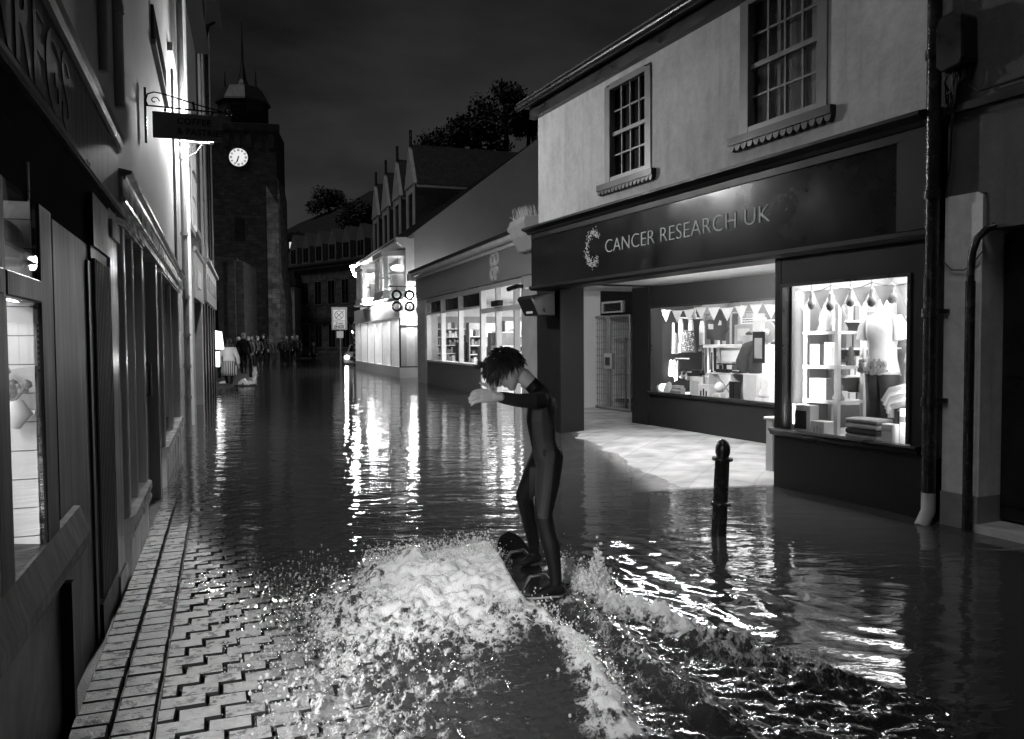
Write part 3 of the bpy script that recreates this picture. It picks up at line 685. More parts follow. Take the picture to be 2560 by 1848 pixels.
# drainpipe right of the shop
dp = thing('drainpipe', 'black cast iron downpipe between the lettered fascia and the white pilaster', 'pipe', R.p(-.085, 0, .07))
m_ = MB(); m_.tube([R.p(-.085, .25, .08), R.p(-.085, 5.25, .08)], .055, 12)
for z in (.95, 1.66, 2.6, 3.7, 4.7): m_.tube([R.p(-.085, z, .08), R.p(-.085, z + .07, .08)], .068, 12)
m_.build('pipe', M['iron'], dp)
m_ = MB(); m_.tube([R.p(-.085, .25, .08), R.p(-.085, .1, .08), R.p(-.085, -.02, .16)], .055, 10); m_.build('shoe', M['lightgrey'], dp)
m_ = MB()
for z in (.98, 1.69): m_.box(R, -.19, .02, z, z + .035, .0, .03)
m_.build('clip', M['iron'], dp)

# ------------------------------------------------------------------ dark building at the right edge
nb = thing('side_building', 'dark rendered building at the right edge with white pilaster and black door', 'building', R.p(-2, 0, 0))
b = MB(); b.box(R, -6.5, -.0, 3.31, 5.35, -.4, -.02); b.box(R, -6.5, -.47, 2.32, 3.25, -.4, -.02); b.box(R, -.47, -.14, 2.6, 3.25, -.4, -.02); b.box(R, -6.5, -2.1, -.35, 2.32, -.4, -.02)
b.build('wall', M['render_grey'], nb)
b = MB(); b.box(R, -6.5, -.13, 3.25, 3.31, -.4, .03); b.build('string_course', M['dark'], nb)
b = MB(); b.box(R, -.455, -.14, .27, 2.58, -.35, .0); b.prism(R, [(-.455, 2.58), (-.14, 2.58), (-.14, 2.61), (-.41, 2.61)], -.35, 0); b.build('pilaster', M['pilaster_pale'], nb)
b = MB(); b.box(R, -.458, -.137, -.35, .268, -.35, .012); b.build('plinth', M['midgrey'], nb)
b = MB(); b.box(R, -2.1, -.46, .08, 2.3, -.32, -.25)
for i in range(5):
    u = -2.0 + i * .32; b.box(R, u, u + .25, .2, 1.05, -.249, -.235); b.box(R, u, u + .25, 1.2, 2.2, -.249, -.235)
b.build('door', M['black'], nb)
b = MB(); b.box(R, -2.1, -.46, -.35, .06, -.35, .05); b.build('step', M['concrete'], nb)
b = MB(); b.profile(R, [(.25, 5.35), (.25, 5.42), (-3, 7.5), (-6, 5.5), (-6, 5.35)], -6.5, -.14); b.build('roof', M['slate'], nb)
cp = MB(); cp.tube([R.p(-.40, .0, .05), R.p(-.40, 2.0, .05), R.p(-.415, 2.15, .055), R.p(-.45, 2.25, .05), R.p(-.52, 2.315, .04), R.p(-.56, 2.33, .0)], [.028] * 6, 10)
cp.tube([R.p(-.40, .0, .05), R.p(-.40, 1.93, .05)], .036, 10)
o = cp.build('conduit', M['iron'], loc=R.p(-.4, 0, .05)); meta(o, 'thin black conduit bending over at the top of the white pilaster', 'pipe')
cb = thing('cable_box', 'black rounded cable box with hanging wires beside the downpipe', 'junction box', R.p(-.3, 3.7, 0))
m_ = MB(); pr = [(-.36 + .0, 3.62), (-.16, 3.58)]; 
m_.prism(R, [(-.385, 3.62), (-.36, 3.57), (-.2, 3.55), (-.155, 3.6), (-.15, 3.9), (-.19, 3.97), (-.3, 3.99), (-.375, 3.94)], -.02, .16); m_.build('housing', M['black'], cb, bevel=.012)
m_ = MB(); rr = random.Random(5)
for k in range(9):
    u = -.2 - .018 * k; m_.tube([R.p(u, 3.58, .08), R.p(u + rr.uniform(-.05, .05), 3.48, .1), R.p(-.22 + rr.uniform(-.05, .05), 3.38 + rr.uniform(-.05, .05), .06), R.p(-.2 + rr.uniform(-.03, .03), 3.28, .03)], .007, 5)
m_.tube([R.p(-.22, 3.3, .04), R.p(-.2, 2.9, .03), R.p(-.16, 2.6, .02)], .008, 5)
m_.tube([R.p(-.37, 3.6, .05), R.p(-.34, 3.45, .05), R.p(-.42, 3.36, .04), R.p(-.9, 3.36, .04), R.p(-6.4, 3.4, .04)], .012, 5)
m_.build('wires', M['black'], cb)
m_ = MB(); m_.tube([R.p(-.14, 2.1, .01), R.p(-.22, 2.03, .02), R.p(-.32, 2.02, .02), R.p(-.39, 2.06, .02), R.p(-.46, 2.15, .01)], .005, 5)
o = m_.build('slack_wire', M['black'], loc=R.p(-.3, 2.05, .01)); meta(o, 'thin slack wire sagging across the white pilaster', 'wire')

# ------------------------------------------------------------------ goods in the right window
def rbox(name, lab, cat, u0, u1, z0, z1, d0, d1, m, group=None, front=None, bev=.004):
    t = MB().box(R, u0, u1, z0, z1, d0, d1)
    o = t.build(name, M[m], loc=R.p((u0 + u1) / 2, z0, (d0 + d1) / 2), bevel=bev); meta(o, lab, cat, group)
    if front:
        kind, fmn = front
        q = MB()
        w, h = u1 - u0, z1 - z0
        if kind == 'picture': q.box(R, u0 + w * .18, u1 - w * .18, z0 + h * .15, z1 - h * .2, d1, d1 + .003)
        if kind == 'stripe': q.box(R, u0 + .001, u1 - .001, z0 + h * .62, z0 + h * .78, d1, d1 + .002)
        if kind == 'bars':
            for i in range(3): q.box(R, u0 + w * (.2 + .24 * i), u0 + w * (.32 + .24 * i), z0 + h * .12, z0 + h * (.55 + .15 * (i == 1)), d1, d1 + .003)
        q.build('cover_print', M[fmn], o)
    return o
ZF = .565
# mannequin
def lathe_sections(secs, n=20):
    """closed body of oval sections: (centre, half width along u, half depth along n)"""
    mb = MB(); vs = []
    for c_, a, b_ in secs:
        for k in range(n):
            t = 2 * math.pi * k / n; vs.append(c_ + R.u * a * math.cos(t) + R.n * b_ * math.sin(t))
    fs = [(i * n + k, i * n + (k + 1) % n, (i + 1) * n + (k + 1) % n, (i + 1) * n + k) for i in range(len(secs) - 1) for k in range(n)]
    fs += [tuple(range(n - 1, -1, -1)), tuple(range((len(secs) - 1) * n, len(secs) * n))]
    return mb.add(vs, fs, 0, True)
mc = .89; md = -.52
mq = thing('mannequin', 'headless mannequin in a pale frilled blouse and dark trousers in the right window', 'mannequin', R.p(mc, ZF, md))
P_ = lambda u, z, d=0: R.p(u, z, md + d)
neck = lathe_sections([(P_(mc, 1.66), .07, .06), (P_(mc, 1.74), .05, .045), (P_(mc - .005, 1.84), .042, .042), (P_(mc, 1.86), .03, .03)]); neck.build('torso', M['white'], mq)
bl = lathe_sections([(P_(mc, 1.16), .185, .12), (P_(mc, 1.2), .175, .115), (P_(mc, 1.3), .15, .1), (P_(mc, 1.42), .14, .1), (P_(mc, 1.54), .155, .125), (P_(mc, 1.62), .17, .11), (P_(mc, 1.68), .17, .08), (P_(mc, 1.715), .12, .06), (P_(mc, 1.75), .06, .05)])
for sg in (-1, 1):
    bl.tube([P_(mc + sg * .15, 1.69), P_(mc + sg * .2, 1.6), P_(mc + sg * .215, 1.48)], [.05, .065, .075], 12)
bl.build('blouse', M['tshirt'], mq)
fl = MB(); rr = random.Random(8)
for i in range(26):
    u = mc + rr.uniform(-.15, .15); z = rr.uniform(1.17, 1.3); w = rr.uniform(.012, .03)
    fl.prism(R, [(u + w * math.cos(t), z + w * 1.1 * math.sin(t)) for t in [k * 1.05 for k in range(6)]], md + .108, md + .135)
fl.build('frill_print', M['cloth_grey'], mq)
tz = MB()
for sg in (-1, 1):
    t_ = lathe_sections([(P_(mc + sg * .085, .57), .062, .07), (P_(mc + sg * .085, .8), .068, .075), (P_(mc + sg * .08, 1.0), .08, .085), (P_(mc + sg * .07, 1.15), .1, .1), (P_(mc + sg * .06, 1.2), .11, .1)])
    tz.add(t_.v, t_.f, 0, True)
tz.build('trousers', M['cloth_dark'], mq)
# white shelf unit with wares
su = thing('shelf_unit', 'white display shelf unit at the left side of the right window', 'shelf', R.p(1.45, ZF, -.45))
m_ = MB()
for u in (1.2, 1.6):
    for d in (-.28, -.62): m_.box(R, u - .022, u + .022, ZF, 1.84, d - .02, d + .02)
m_.build('upright', M['white'], su)
for z in (.86, 1.2, 1.54): MB().box(R, 1.178, 1.622, z, z + .03, -.66, -.25).build('shelf', M['white'], su)
def figurine(u, z, d, h, lab, m='lightgrey', grp=None):
    t = MB(); t.lathe(R.p(u, z, d), [(.001, 0), (h * .22, .001), (h * .24, h * .1), (h * .12, h * .35), (h * .2, h * .55), (h * .1, h * .72), (h * .13, h * .85), (.002, h)], 10)
    o = t.build('ornament', M[m], loc=R.p(u, z, d)); return meta(o, lab, 'ornament', grp)
rbox('book', 'pale framed picture standing on the middle shelf of the white unit', 'picture', 1.26, 1.40, 1.23, 1.46, -.34, -.31, 'white', None, ('picture', 'midgrey'))
rbox('gift_box', 'tall pale gift box on the middle shelf beside the framed picture', 'box', 1.45, 1.58, 1.23, 1.44, -.42, -.3, 'lightgrey', None, ('picture', 'grey'))
figurine(1.24, 1.23, -.5, .2, 'bottle shaped ornament behind the framed picture on the middle shelf', 'grey')
for i, u in enumerate((1.27, 1.37, 1.47, 1.56)):
    figurine(u, 1.57, -.4 - .04 * (i % 2), (.26, .2, .28, .22)[i], ('dark slim ornament on the top shelf nearest the mannequin', 'short pale ornament on the top shelf, second from the mannequin', 'tall pale ornament on the top shelf, third from the mannequin', 'squat grey ornament on the top shelf, farthest from the mannequin')[i], ('grey', 'white', 'lightgrey', 'midgrey')[i])
rbox('gift_box', 'white square box with a dark picture leaning on the lowest shelf', 'box', 1.36, 1.6, .89, 1.1, -.42, -.3, 'white', None, ('picture', 'midgrey'))
figurine(1.26, .89, -.36, .24, 'grey urn standing on the lowest shelf of the white unit', 'midgrey')
rbox('gift_box', 'tall white box with a dark picture panel on the window floor', 'box', 1.37, 1.62, .565, .84, -.22, -.1, 'white', None, ('picture', 'dark'))
rbox('gift_box', 'small white cube box with a dot on the window floor by the shelf', 'box', 1.18, 1.35, .565, .7, -.22, -.09, 'white', None, ('bars', 'lightgrey'))
rbox('gift_box', 'upright white box with a grey label right of the trousers', 'box', .33, .43, .565, .88, -.32, -.2, 'white', None, ('stripe', 'grey'))
rbox('gift_box', 'short white box in front at the right end of the window', 'box', .44, .55, .565, .74, -.22, -.12, 'white', None, ('stripe', 'lightgrey'))
rbox('book', 'white book stood at the far right corner of the right window', 'book', .22, .32, .565, .82, -.28, -.2, 'lightgrey', None, ('picture', 'midgrey'))
# garments on a rail behind the mannequin
for i in range(5):
    u = .72 - .1 * i; t = MB(); z1 = 1.68 - .01 * i
    cs = [(u + .03, z1), (u - .04, z1 - .02), (u - .09, z1 - .42), (u - .02, z1 - .5 - .02 * i), (u + .045, z1 - .46)]
    t.prism(R, cs, -.92 + .05 * i, -.87 + .05 * i)
    t.tube([R.p(u + .05, z1 - .06, -.85 + .05 * i), R.p(u + .1, z1 - .28, -.82 + .05 * i), R.p(u + .13, z1 - .42, -.80 + .05 * i)], [.04, .035, .03], 8)
    o = t.build('jacket', M[('cloth_grey', 'midgrey', 'cloth_dark', 'cloth_grey', 'lightgrey')[i]], loc=R.p(u, z1, -.8), bevel=.008)
    meta(o, ('grey jacket hanging nearest the mannequin shoulder', 'mid grey jacket hanging second from the mannequin', 'darkest jacket hanging third from the mannequin', 'grey jacket hanging fourth from the mannequin', 'pale jacket hanging at the right edge of the right window')[i], 'jacket', 'jackets hung behind the mannequin')
# draped striped cloth at right, bags of cloth at floor
t = MB()
for i in range(5):
    z = 1.0 - .035 * i; t.tube([R.p(.68 - .02 * i, z - .08, -.3), R.p(.62, z + .02, -.32), R.p(.48, z + .06, -.34), R.p(.22, z + .07, -.36)], [.03, .035, .035, .035], 8, i % 2)
o = t.build('folded_cloth', [M['midgrey'], M['lightgrey']], loc=R.p(.45, .9, -.33)); meta(o, 'striped cloth draped beside the dark trousers in the right window', 'cloth')
t = MB(); t.ico(R.p(1.12, .66, -.7), .13, 2, 0, (1, 1, .75)); t.ico(R.p(1.02, .62, -.55), .09, 2, 1, (1.2, 1, .6)); o = t.build('cushion', [M['cloth_dark'], M['lightgrey']], loc=R.p(1.1, .58, -.6)); meta(o, 'dark spotted cushion on the floor behind the trousers', 'cushion')
# back shelving in the right window
bs = thing('bookcase', 'grey bookcase with small goods at the back of the right window', 'shelf', R.p(.7, ZF, -1.4))
for z in (.85, 1.15, 1.42, 1.7): MB().box(R, .1, 1.2, z, z + .025, -1.48, -1.2).build('shelf', M['midgrey'], bs)
m_ = MB(); rr = random.Random(21)
for z in (.875, 1.175, 1.445, 1.725):
    u = .14
    while u < 1.16:
        w = rr.uniform(.03, .09); m_.box(R, u, u + w, z, z + rr.uniform(.07, .2), -1.42, -1.26, rr.randrange(4)); u += w + rr.uniform(.005, .05)
o = m_.build('goods', [M['grey'], M['lightgrey'], M['dark'], M['white']], bs)

# bunting in both windows
def bunting(lab, pts, d, n, w, h):
    b_ = thing('bunting', lab, 'bunting', R.p(*pts[0], d))
    s_ = MB(); P = []
    (u0, z0), (u1, z1) = pts
    for i in range(n * 2 + 1):
        t = i / (n * 2); P.append(R.p(u0 + (u1 - u0) * t, z0 + (z1 - z0) * t - .05 * math.sin(math.pi * ((t * 3) % 1)), d))
    s_.tube(P, .004, 4); s_.build('string', M['white'], b_)
    for i in range(n):
        t = (i + .5) / n; u = u0 + (u1 - u0) * t; z = z0 + (z1 - z0) * t - .05 * math.sin(math.pi * ((t * 3) % 1))
        MB().prism(R, [(u - w / 2, z), (u + w / 2, z), (u, z - h)], d - .001, d + .001).build('pennant', M['pennant'], b_)
bunting('string of pale triangular bunting across the top of the right window', ((.2, 2.0), (1.63, 2.0)), -.14, 6, .22, .19)
bunting('string of pale triangular bunting across the top of the porch window', ((3.5, 2.02), (6.95, 2.02)), -2.28, 11, .28, .2)
def baubles(lab, spots, d):
    t = thing('hanging_ornaments', lab, 'decoration', R.p(spots[0][0], spots[0][1], d))
    for u, z in spots:
        q = MB(); q.lathe(R.p(u, z, d), [(.002, 0), (.03, .015), (.042, .05), (.03, .09), (.018, .1), (.03, .16), (.002, .19)], 9)
        q.tube([R.p(u, z + .18, d), R.p(u, z + .3, d)], .005, 4); q.build('ornament', M['midgrey'], t)
baubles('row of small grey ornaments hung between the bunting of the right window', [(1.46, 1.78), (1.22, 1.76), (.98, 1.79), (.74, 1.78), (.52, 1.8)], -.2)
baubles('row of small ornaments hung between the bunting of the porch window', [(6.1, 1.82), (5.66, 1.8), (4.98, 1.82), (4.66, 1.8)], -2.34)

# ------------------------------------------------------------------ goods in the porch window
D0 = -2.5
for i in range(9):
    u = 7.34 - .14 * i; t = MB(); z1 = 1.88 - .01 * i; z0 = (1.28, 1.36, 1.3, 1.26, 1.42, 1.33, 1.3, 1.29, 1.4)[i]
    w = .075 if i in (1, 2) else .05
    t.prism(R, [(u - .02, z1), (u + .02, z1), (u + w, z1 - .1), (u + w * 1.1, z0), (u - w * 1.1, z0 + .02), (u - w, z1 - .1)], D0 - .1 - .1 * (i % 2), D0 - .06 - .1 * (i % 2))
    o = t.build('garment', M[('cloth_dark', 'cloth_white', 'cloth_white', 'cloth_grey', 'midgrey', 'cloth_white', 'cloth_grey', 'cloth_dark', 'lightgrey')[i]], loc=R.p(u, z1, D0 - .1), bevel=.006)
    meta(o, ('dark garment at the left end of the upper rail', 'white garment second on the upper rail', 'white garment third on the upper rail', 'grey garment fourth on the upper rail', 'short mid grey garment in the middle of the upper rail', 'white garment sixth on the upper rail', 'grey garment seventh on the upper rail', 'dark garment next to the speckled skirt', 'short pale garment behind the speckled skirt')[i], 'garment', 'garments on the upper rail of the porch window')
sk = MB(); sk.prism(R, [(6.56, 1.66), (6.3, 1.64), (6.2, 1.28), (6.6, 1.28)], D0 + .02, D0 + .06); so = sk.build('skirt', M['cloth_dark'], loc=R.p(6.4, 1.4, D0)); meta(so, 'black skirt with white speckles hanging at the end of the upper rail', 'skirt')
sp = MB(); rr = random.Random(4)
for i in range(90):
    u = rr.uniform(6.25, 6.54); z = rr.uniform(1.3, 1.62); w = rr.uniform(.006, .012); sp.prism(R, [(u - w, z), (u, z - w), (u + w, z), (u, z + w)], D0 + .06, D0 + .063)
sp.build('speckles', M['cloth_white'], so)
rl = MB(); rl.tube([R.p(7.45, 1.9, D0 - .12), R.p(6.2, 1.84, D0 - .12)], .014, 6); rl.tube([R.p(7.45, 1.17, D0 - .12), R.p(6.6, 1.17, D0 - .12)], .012, 6); rl.tube([R.p(7.46, .58, D0 - .12), R.p(7.46, 1.95, D0 - .12)], .014, 6); rl.tube([R.p(6.2, .58, D0 - .12), R.p(6.2, 1.9, D0 - .12)], .014, 6)
o = rl.build('clothes_rail', M['metal'], loc=R.p(6.8, .58, D0)); meta(o, 'two tier metal clothes rail in the left part of the porch window', 'clothes rail')
for i in range(7):
    u = 7.38 - .1 * i; t = MB(); t.lathe(R.p(u, .86, D0 - .02), [(.012, 0), (.045, .005), (.05, .06), (.035, .16), (.03, .26), (.012, .29)], 8)
    o = t.build('scarf', M[('cloth_dark', 'cloth_grey', 'cloth_white', 'cloth_dark', 'cloth_white', 'cloth_grey', 'cloth_dark')[i]], loc=R.p(u, .86, D0)); meta(o, ('dark rolled scarf at the left end of the lower rail', 'grey rolled scarf second on the lower rail', 'white rolled scarf third on the lower rail', 'dark rolled scarf in the middle of the lower rail', 'white rolled scarf fifth on the lower rail', 'grey rolled scarf sixth on the lower rail', 'dark rolled scarf at the right end of the lower rail')[i], 'scarf', 'scarves on the lower rail')
# dark cut-out panel, packing box, fan, bin, mantel table
t = MB(); t.prism(R, [(6.06, 1.5), (6.08, 1.8), (5.95, 1.83), (5.82, 1.99), (5.7, 1.96), (5.66, 1.86), (5.58, 1.8), (5.56, 1.66), (5.62, 1.6), (5.64, 1.47)], D0 - .1, D0 - .06); o = t.build('coat', M['cloth_dark'], loc=R.p(5.8, 1.5, D0)); meta(o, 'dark coat hung flat in the middle of the porch window', 'coat')
MB().prism(R, [(5.78, 1.72), (5.7, 1.72), (5.7, 1.78), (5.74, 1.8)], D0 - .06, D0 - .055).build('badge', M['white'], o); MB().box(R, 5.9, 6.02, 1.66, 1.74, D0 - .06, D0 - .055).build('badge', M['lightgrey'], o)
rbox('packing_box', 'large pale grey cardboard box beside the dark coat', 'box', 5.08, 5.5, 1.42, 1.72, D0 - .5, D0 - .15, 'midgrey', None, ('picture', 'lightgrey'))
t = MB(); 
t.box(R, 4.95, 5.5, 1.735, 1.82, D0 - .3, D0 - .27); o = t.build('notice', M['white'], loc=R.p(5.2, 1.7, D0)); meta(o, 'white notice card above the pale cardboard box', 'notice')
q = MB(); rr = random.Random(2)
for r_ in range(2):
    u = 5.45
    while u > 5.02:
        w = rr.uniform(.03, .07); q.box(R, u - w, u, 1.79 - .035 * r_, 1.805 - .035 * r_, D0 - .27, D0 - .266); u -= w + .012
q.build('text_lines', M['dark'], o)
fn = thing('fan', 'round wire desk fan at the right of the porch window', 'fan', R.p(4.78, 1.4, D0))
t = MB(); t.lathe(R.p(4.78, 1.6, D0 - .2), [(.15, 0), (.16, .01), (.16, .03), (.15, .04)], 24, 0, tuple(R.n)); t.build('guard', M['midgrey'], fn)
t = MB(); t.lathe(R.p(4.78, 1.6, D0 - .16), [(.05, 0), (.045, .03), (.01, .05)], 16, 0, tuple(R.n)); t.tube([R.p(4.78, 1.41, D0 - .2), R.p(4.78, 1.56, D0 - .2)], .02, 8); t.build('hub', M['white'], fn)
t = MB(); t.lathe(R.p(5.0, 1.42, D0 + .02), [(.07, 0), (.09, .13), (.1, .135), (.08, .137)], 14); o = t.build('bowl', M['white'], loc=R.p(5, 1.42, D0)); meta(o, 'white bowl with dark contents on the mantel table', 'bowl')
MB().ico(R.p(4.97, 1.56, D0 + .02), .06, 1).build('contents', M['dark'], o)
mt = thing('mantel_table', 'white fire surround standing at the back of the porch window', 'fire surround', R.p(5.5, ZF, D0 - .2))
MB().box(R, 4.9, 6.15, 1.36, 1.41, D0 - .5, D0 - .05).build('top', M['white'], mt)
for u in (4.95, 5.95): MB().box(R, u, u + .15, ZF, 1.36, D0 - .48, D0 - .1).build('leg', M['white'], mt)
MB().box(R, 5.1, 5.95, 1.14, 1.36, D0 - .46, D0 - .14).build('frieze', M['whitewall'], mt)
it = thing('ironing_table', 'small table with crossed legs and dark toy train on it', 'table', R.p(5.4, ZF, D0 + .1))
MB().box(R, 5.1, 5.68, .955, .975, D0 - .05, D0 + .2).build('top', M['white'], it)
for s_ in (0, 1):
    q = MB(); q.tube([R.p(5.16 + .46 * s_, .956, D0 + .1), R.p(5.6 - .4 * s_, .57, D0 + .1)], .012, 6); q.build('leg', M['midgrey'], it)
t = MB(); t.box(R, 5.16, 5.64, .975, 1.03, D0, D0 + .1); 
for i in range(5): t.lathe(R.p(5.22 + .09 * i, 1.0, D0 + .1), [(.02, 0), (.02, .012)], 8, 0, tuple(R.n))
t.box(R, 5.46, 5.5, 1.03, 1.1, D0 + .03, D0 + .07); t.box(R, 5.56, 5.59, 1.03, 1.09, D0 + .03, D0 + .07); t.box(R, 5.3, 5.62, 1.1, 1.12, D0 + .0, D0 + .1)
o = t.build('toy_train', M['black'], loc=R.p(5.4, .98, D0)); meta(o, 'dark toy train on the crossed leg table', 'toy')
# shelves of cubes with boots
cu = thing('cube_unit', 'white open cube unit at the right of the porch window', 'shelf', R.p(4.85, ZF, D0 + .1))
q = MB(); u0, u1, z0, z1, d0, d1 = 4.56, 5.16, .566, .99, D0 - .1, D0 + .22
q.box(R, u0, u1, z1 - .02, z1, d0, d1); q.box(R, u0, u0 + .02, z0, z1 - .02, d0, d1); q.box(R, u1 - .02, u1, z0, z1 - .02, d0, d1); q.box(R, 4.84, 4.86, z0, z1 - .02, d0, d1); q.box(R, u0, u1, z0, z1 - .02, d0 - .01, d0 - .001)
q.build('carcass', M['white'], cu); MB().box(R, u0 + .02, 4.84, z0, z1 - .02, d1 - .02, d1 - .004).build('door', M['lightgrey'], cu)
for i, u in enumerate((5.06, 4.94)):
    t = MB(); t.tube([R.p(u, .57, D0 + .26), R.p(u, .62, D0 + .26), R.p(u, .86, D0 + .25)], [.05, .045, .055], 10); t.ico(R.p(u, .59, D0 + .31), .05, 2, 0, (1, 1.3, .6))
    o = t.build('boot', M['black'], loc=R.p(u, .57, D0 + .26)); meta(o, ('tall black boot, the left one of the pair before the white cubes', 'tall black boot, the right one of the pair before the white cubes')[i], 'boot', 'pair of black boots')
t = MB()
for s_ in (0, 1):
    t.ico(R.p(4.8 - .1 * s_, .59, D0 + .38), .05, 2, 0, (1.3, 1.1, .5))
o = t.build('shoe', M['midgrey'], loc=R.p(4.8, .57, D0 + .38)); meta(o, 'grey flat shoe lying in front of the boots', 'shoe')
# dark draped garment on top of cubes, poster
t = MB(); t.tube([R.p(4.92, 1.0, D0 + .12), R.p(4.93, 1.16, D0 + .12), R.p(4.86, 1.36, D0 + .1), R.p(4.7, 1.46, D0 + .08)], [.13, .14, .12, .04], 12); t.tube([R.p(4.72, 1.0, D0 + .12), R.p(4.7, 1.2, D0 + .14), R.p(4.68, 1.36, D0 + .14)], [.1, .1, .06], 12)
o = t.build('draped_coat', M['cloth_dark'], loc=R.p(4.8, 1.0, D0 + .1)); meta(o, 'dark coat draped on a stand above the white cubes', 'coat')
o = rbox('poster', 'dark poster with a portrait hung at the right end of the porch window', 'poster', 4.36, 4.6, 1.15, 1.6, -2.24, -2.225, 'dark', None, ('picture', 'midgrey'), 0)
o = rbox('notice', 'pale notice hung above the dark portrait poster', 'notice', 4.36, 4.6, 1.62, 1.86, -2.24, -2.225, 'lightgrey', None, ('stripe', 'white'), 0)
figurine(4.44, .66, D0 + .2, .36, 'tall pale cherub ornament on a box at the right end', 'white')
rbox('gift_box', 'white box under the cherub ornament', 'box', 4.36, 4.52, .566, .655, D0 + .1, D0 + .3, 'white')
rbox('book', 'white book with a pale scene leaning in the porch window front', 'book', 5.82, 6.12, .566, .9, D0 + .2, D0 + .24, 'white', None, ('picture', 'lightgrey'))
rbox('gift_box', 'white carton printed with three dark bars', 'box', 5.52, 5.8, .566, .79, D0 + .2, D0 + .32, 'white', None, ('bars', 'dark'))
rbox('gift_box', 'small white box beside the three bar carton', 'box', 5.2, 5.4, .566, .68, D0 + .26, D0 + .36, 'white', None, ('picture', 'lightgrey'))
t = MB(); t.lathe(R.p(5.3, .685, D0 + .3), [(.03, 0), (.07, .03), (.08, .08), (.05, .14), (.01, .16)], 14); o = t.build('bowl', M['white'], loc=R.p(5.3, .69, D0)); meta(o, 'round white bowl on the small white box', 'bowl')
t = MB(); t.box(R, 6.25, 6.7, .8, 1.0, D0 - .1, D0 + .12); o = t.build('wire_basket', M['glass'], loc=R.p(6.5, .8, D0)); meta(o, 'clear tub of small toys behind the cushions', 'tub')
q = MB(); rr = random.Random(6)
for i in range(14): q.ico(R.p(rr.uniform(6.29, 6.66), rr.uniform(.84, .97), rr.uniform(D0 - .06, D0 + .08)), rr.uniform(.02, .05), 1, rr.randrange(3))
q.build('toys', [M['dark'], M['midgrey'], M['lightgrey']], o)
for i, (u, z, s_) in enumerate(((7.2, .68, .16), (6.95, .66, .12))):
    t = MB(); t.ico(R.p(u, z, D0 + .15), s_, 2, 0, (1.2, .6, .7)); o = t.build('cushion', M['cloth_white'], loc=R.p(u, .57, D0 + .15)); meta(o, ('large white cushion at the left front of the porch window', 'smaller white cushion beside the large one')[i], 'cushion')
t = MB(); t.lathe(R.p(6.66, .68, D0 + .28), [(.1, 0), (.11, .006), (.1, .012), (.06, .014)], 20, 0, tuple((R.n + Vector((0, 0, .35))).normalized())); o = t.build('plate', M['white'], loc=R.p(6.66, .57, D0 + .28)); meta(o, 'white plate stood on edge beside the cushions', 'plate')
rbox('book', 'small dark book stack lying front of the clear tub', 'books', 6.28, 6.52, .566, .7, D0 + .2, D0 + .3, 'midgrey', None, ('stripe', 'white'))
t = MB(); t.lathe(R.p(6.08, .95, D0 - .0), [(.02, 0), (.025, .01), (.012, .05), (.01, .3), (.014, .32), (.004, .34)], 8); t.lathe(R.p(5.86, .95, D0), [(.02, 0), (.025, .01), (.012, .05), (.01, .3), (.014, .32), (.004, .34)], 8); t.box(R, 5.8, 6.16, .92, .95, D0 - .08, D0 + .08)
o = t.build('candlesticks', M['dark'], loc=R.p(5.97, .93, D0)); meta(o, 'pair of dark candlesticks on a tray before the white surround', 'candlestick')

ws = thing('wall_shelving', 'long white wall shelving crowded with small goods at the back of the porch window', 'shelf', R.p(4.5, .6, -4.1))
for z in (.75, 1.1, 1.45, 1.8):
    MB().box(R, 1.9, 6.1, z, z + .025, -4.19, -3.85).build('shelf', M['white'], ws)
m_ = MB(); rr = random.Random(77)
for z in (.775, 1.125, 1.475, 1.825):
    u = 1.95
    while u < 6.0:
        w = rr.uniform(.04, .16); hh = rr.uniform(.08, .28); m_.box(R, u, u + w, z, z + hh, -4.15, -3.9, rr.choice((0, 0, 1, 1, 2, 3, 4)))
        if rr.random() < .35: m_.ico(R.p(u + w / 2, z + hh + .03, -4.0), rr.uniform(.03, .06), 1, rr.randrange(5))
        u += w + rr.uniform(.01, .08)
o = m_.build('goods', [M['white'], M['lightgrey'], M['midgrey'], M['dark'], M['grey']], ws); o['kind'] = 'stuff'
hr = thing('hanging_rack', 'wall rack of dark and pale garments at the back left of the porch window', 'rack', R.p(6.8, 1.0, -3.6))
m_ = MB(); m_.tube([R.p(6.0, 1.95, -3.6), R.p(7.45, 1.95, -3.6)], .014, 6); m_.build('rail', M['metal'], hr)
m_ = MB(); u = 6.05
while u < 7.4:
    w = rr.uniform(.03, .06); m_.prism(R, [(u, 1.93), (u + w, 1.93), (u + w * 1.6, 1.85), (u + w * 1.5, 1.93 - rr.uniform(.5, .95)), (u - w * .5, 1.93 - rr.uniform(.5, .95)), (u - w * .6, 1.85)], -3.75, -3.5, rr.randrange(4)); u += w + .035
o = m_.build('clothes', [M['cloth_dark'], M['cloth_grey'], M['cloth_white'], M['midgrey']], hr); o['kind'] = 'stuff'
sw = thing('side_shelves', 'pale side shelves with small wares on the left inner wall of the right window', 'shelf', R.p(1.6, .8, -.9))
for z in (.82, 1.1, 1.38, 1.66): MB().box(R, 1.44, 1.644, z, z + .02, -1.45, -.66).build('shelf', M['white'], sw)
m_ = MB()
for z in (.84, 1.12, 1.40, 1.68):
    d = -1.42
    while d < -.72:
        w = rr.uniform(.05, .11); m_.box(R, 1.48, 1.63, z, z + rr.uniform(.07, .2), d, d + w, rr.choice((0, 0, 1, 2, 3))); d += w + .025
o = m_.build('goods', [M['white'], M['lightgrey'], M['midgrey'], M['grey']], sw); o['kind'] = 'stuff'

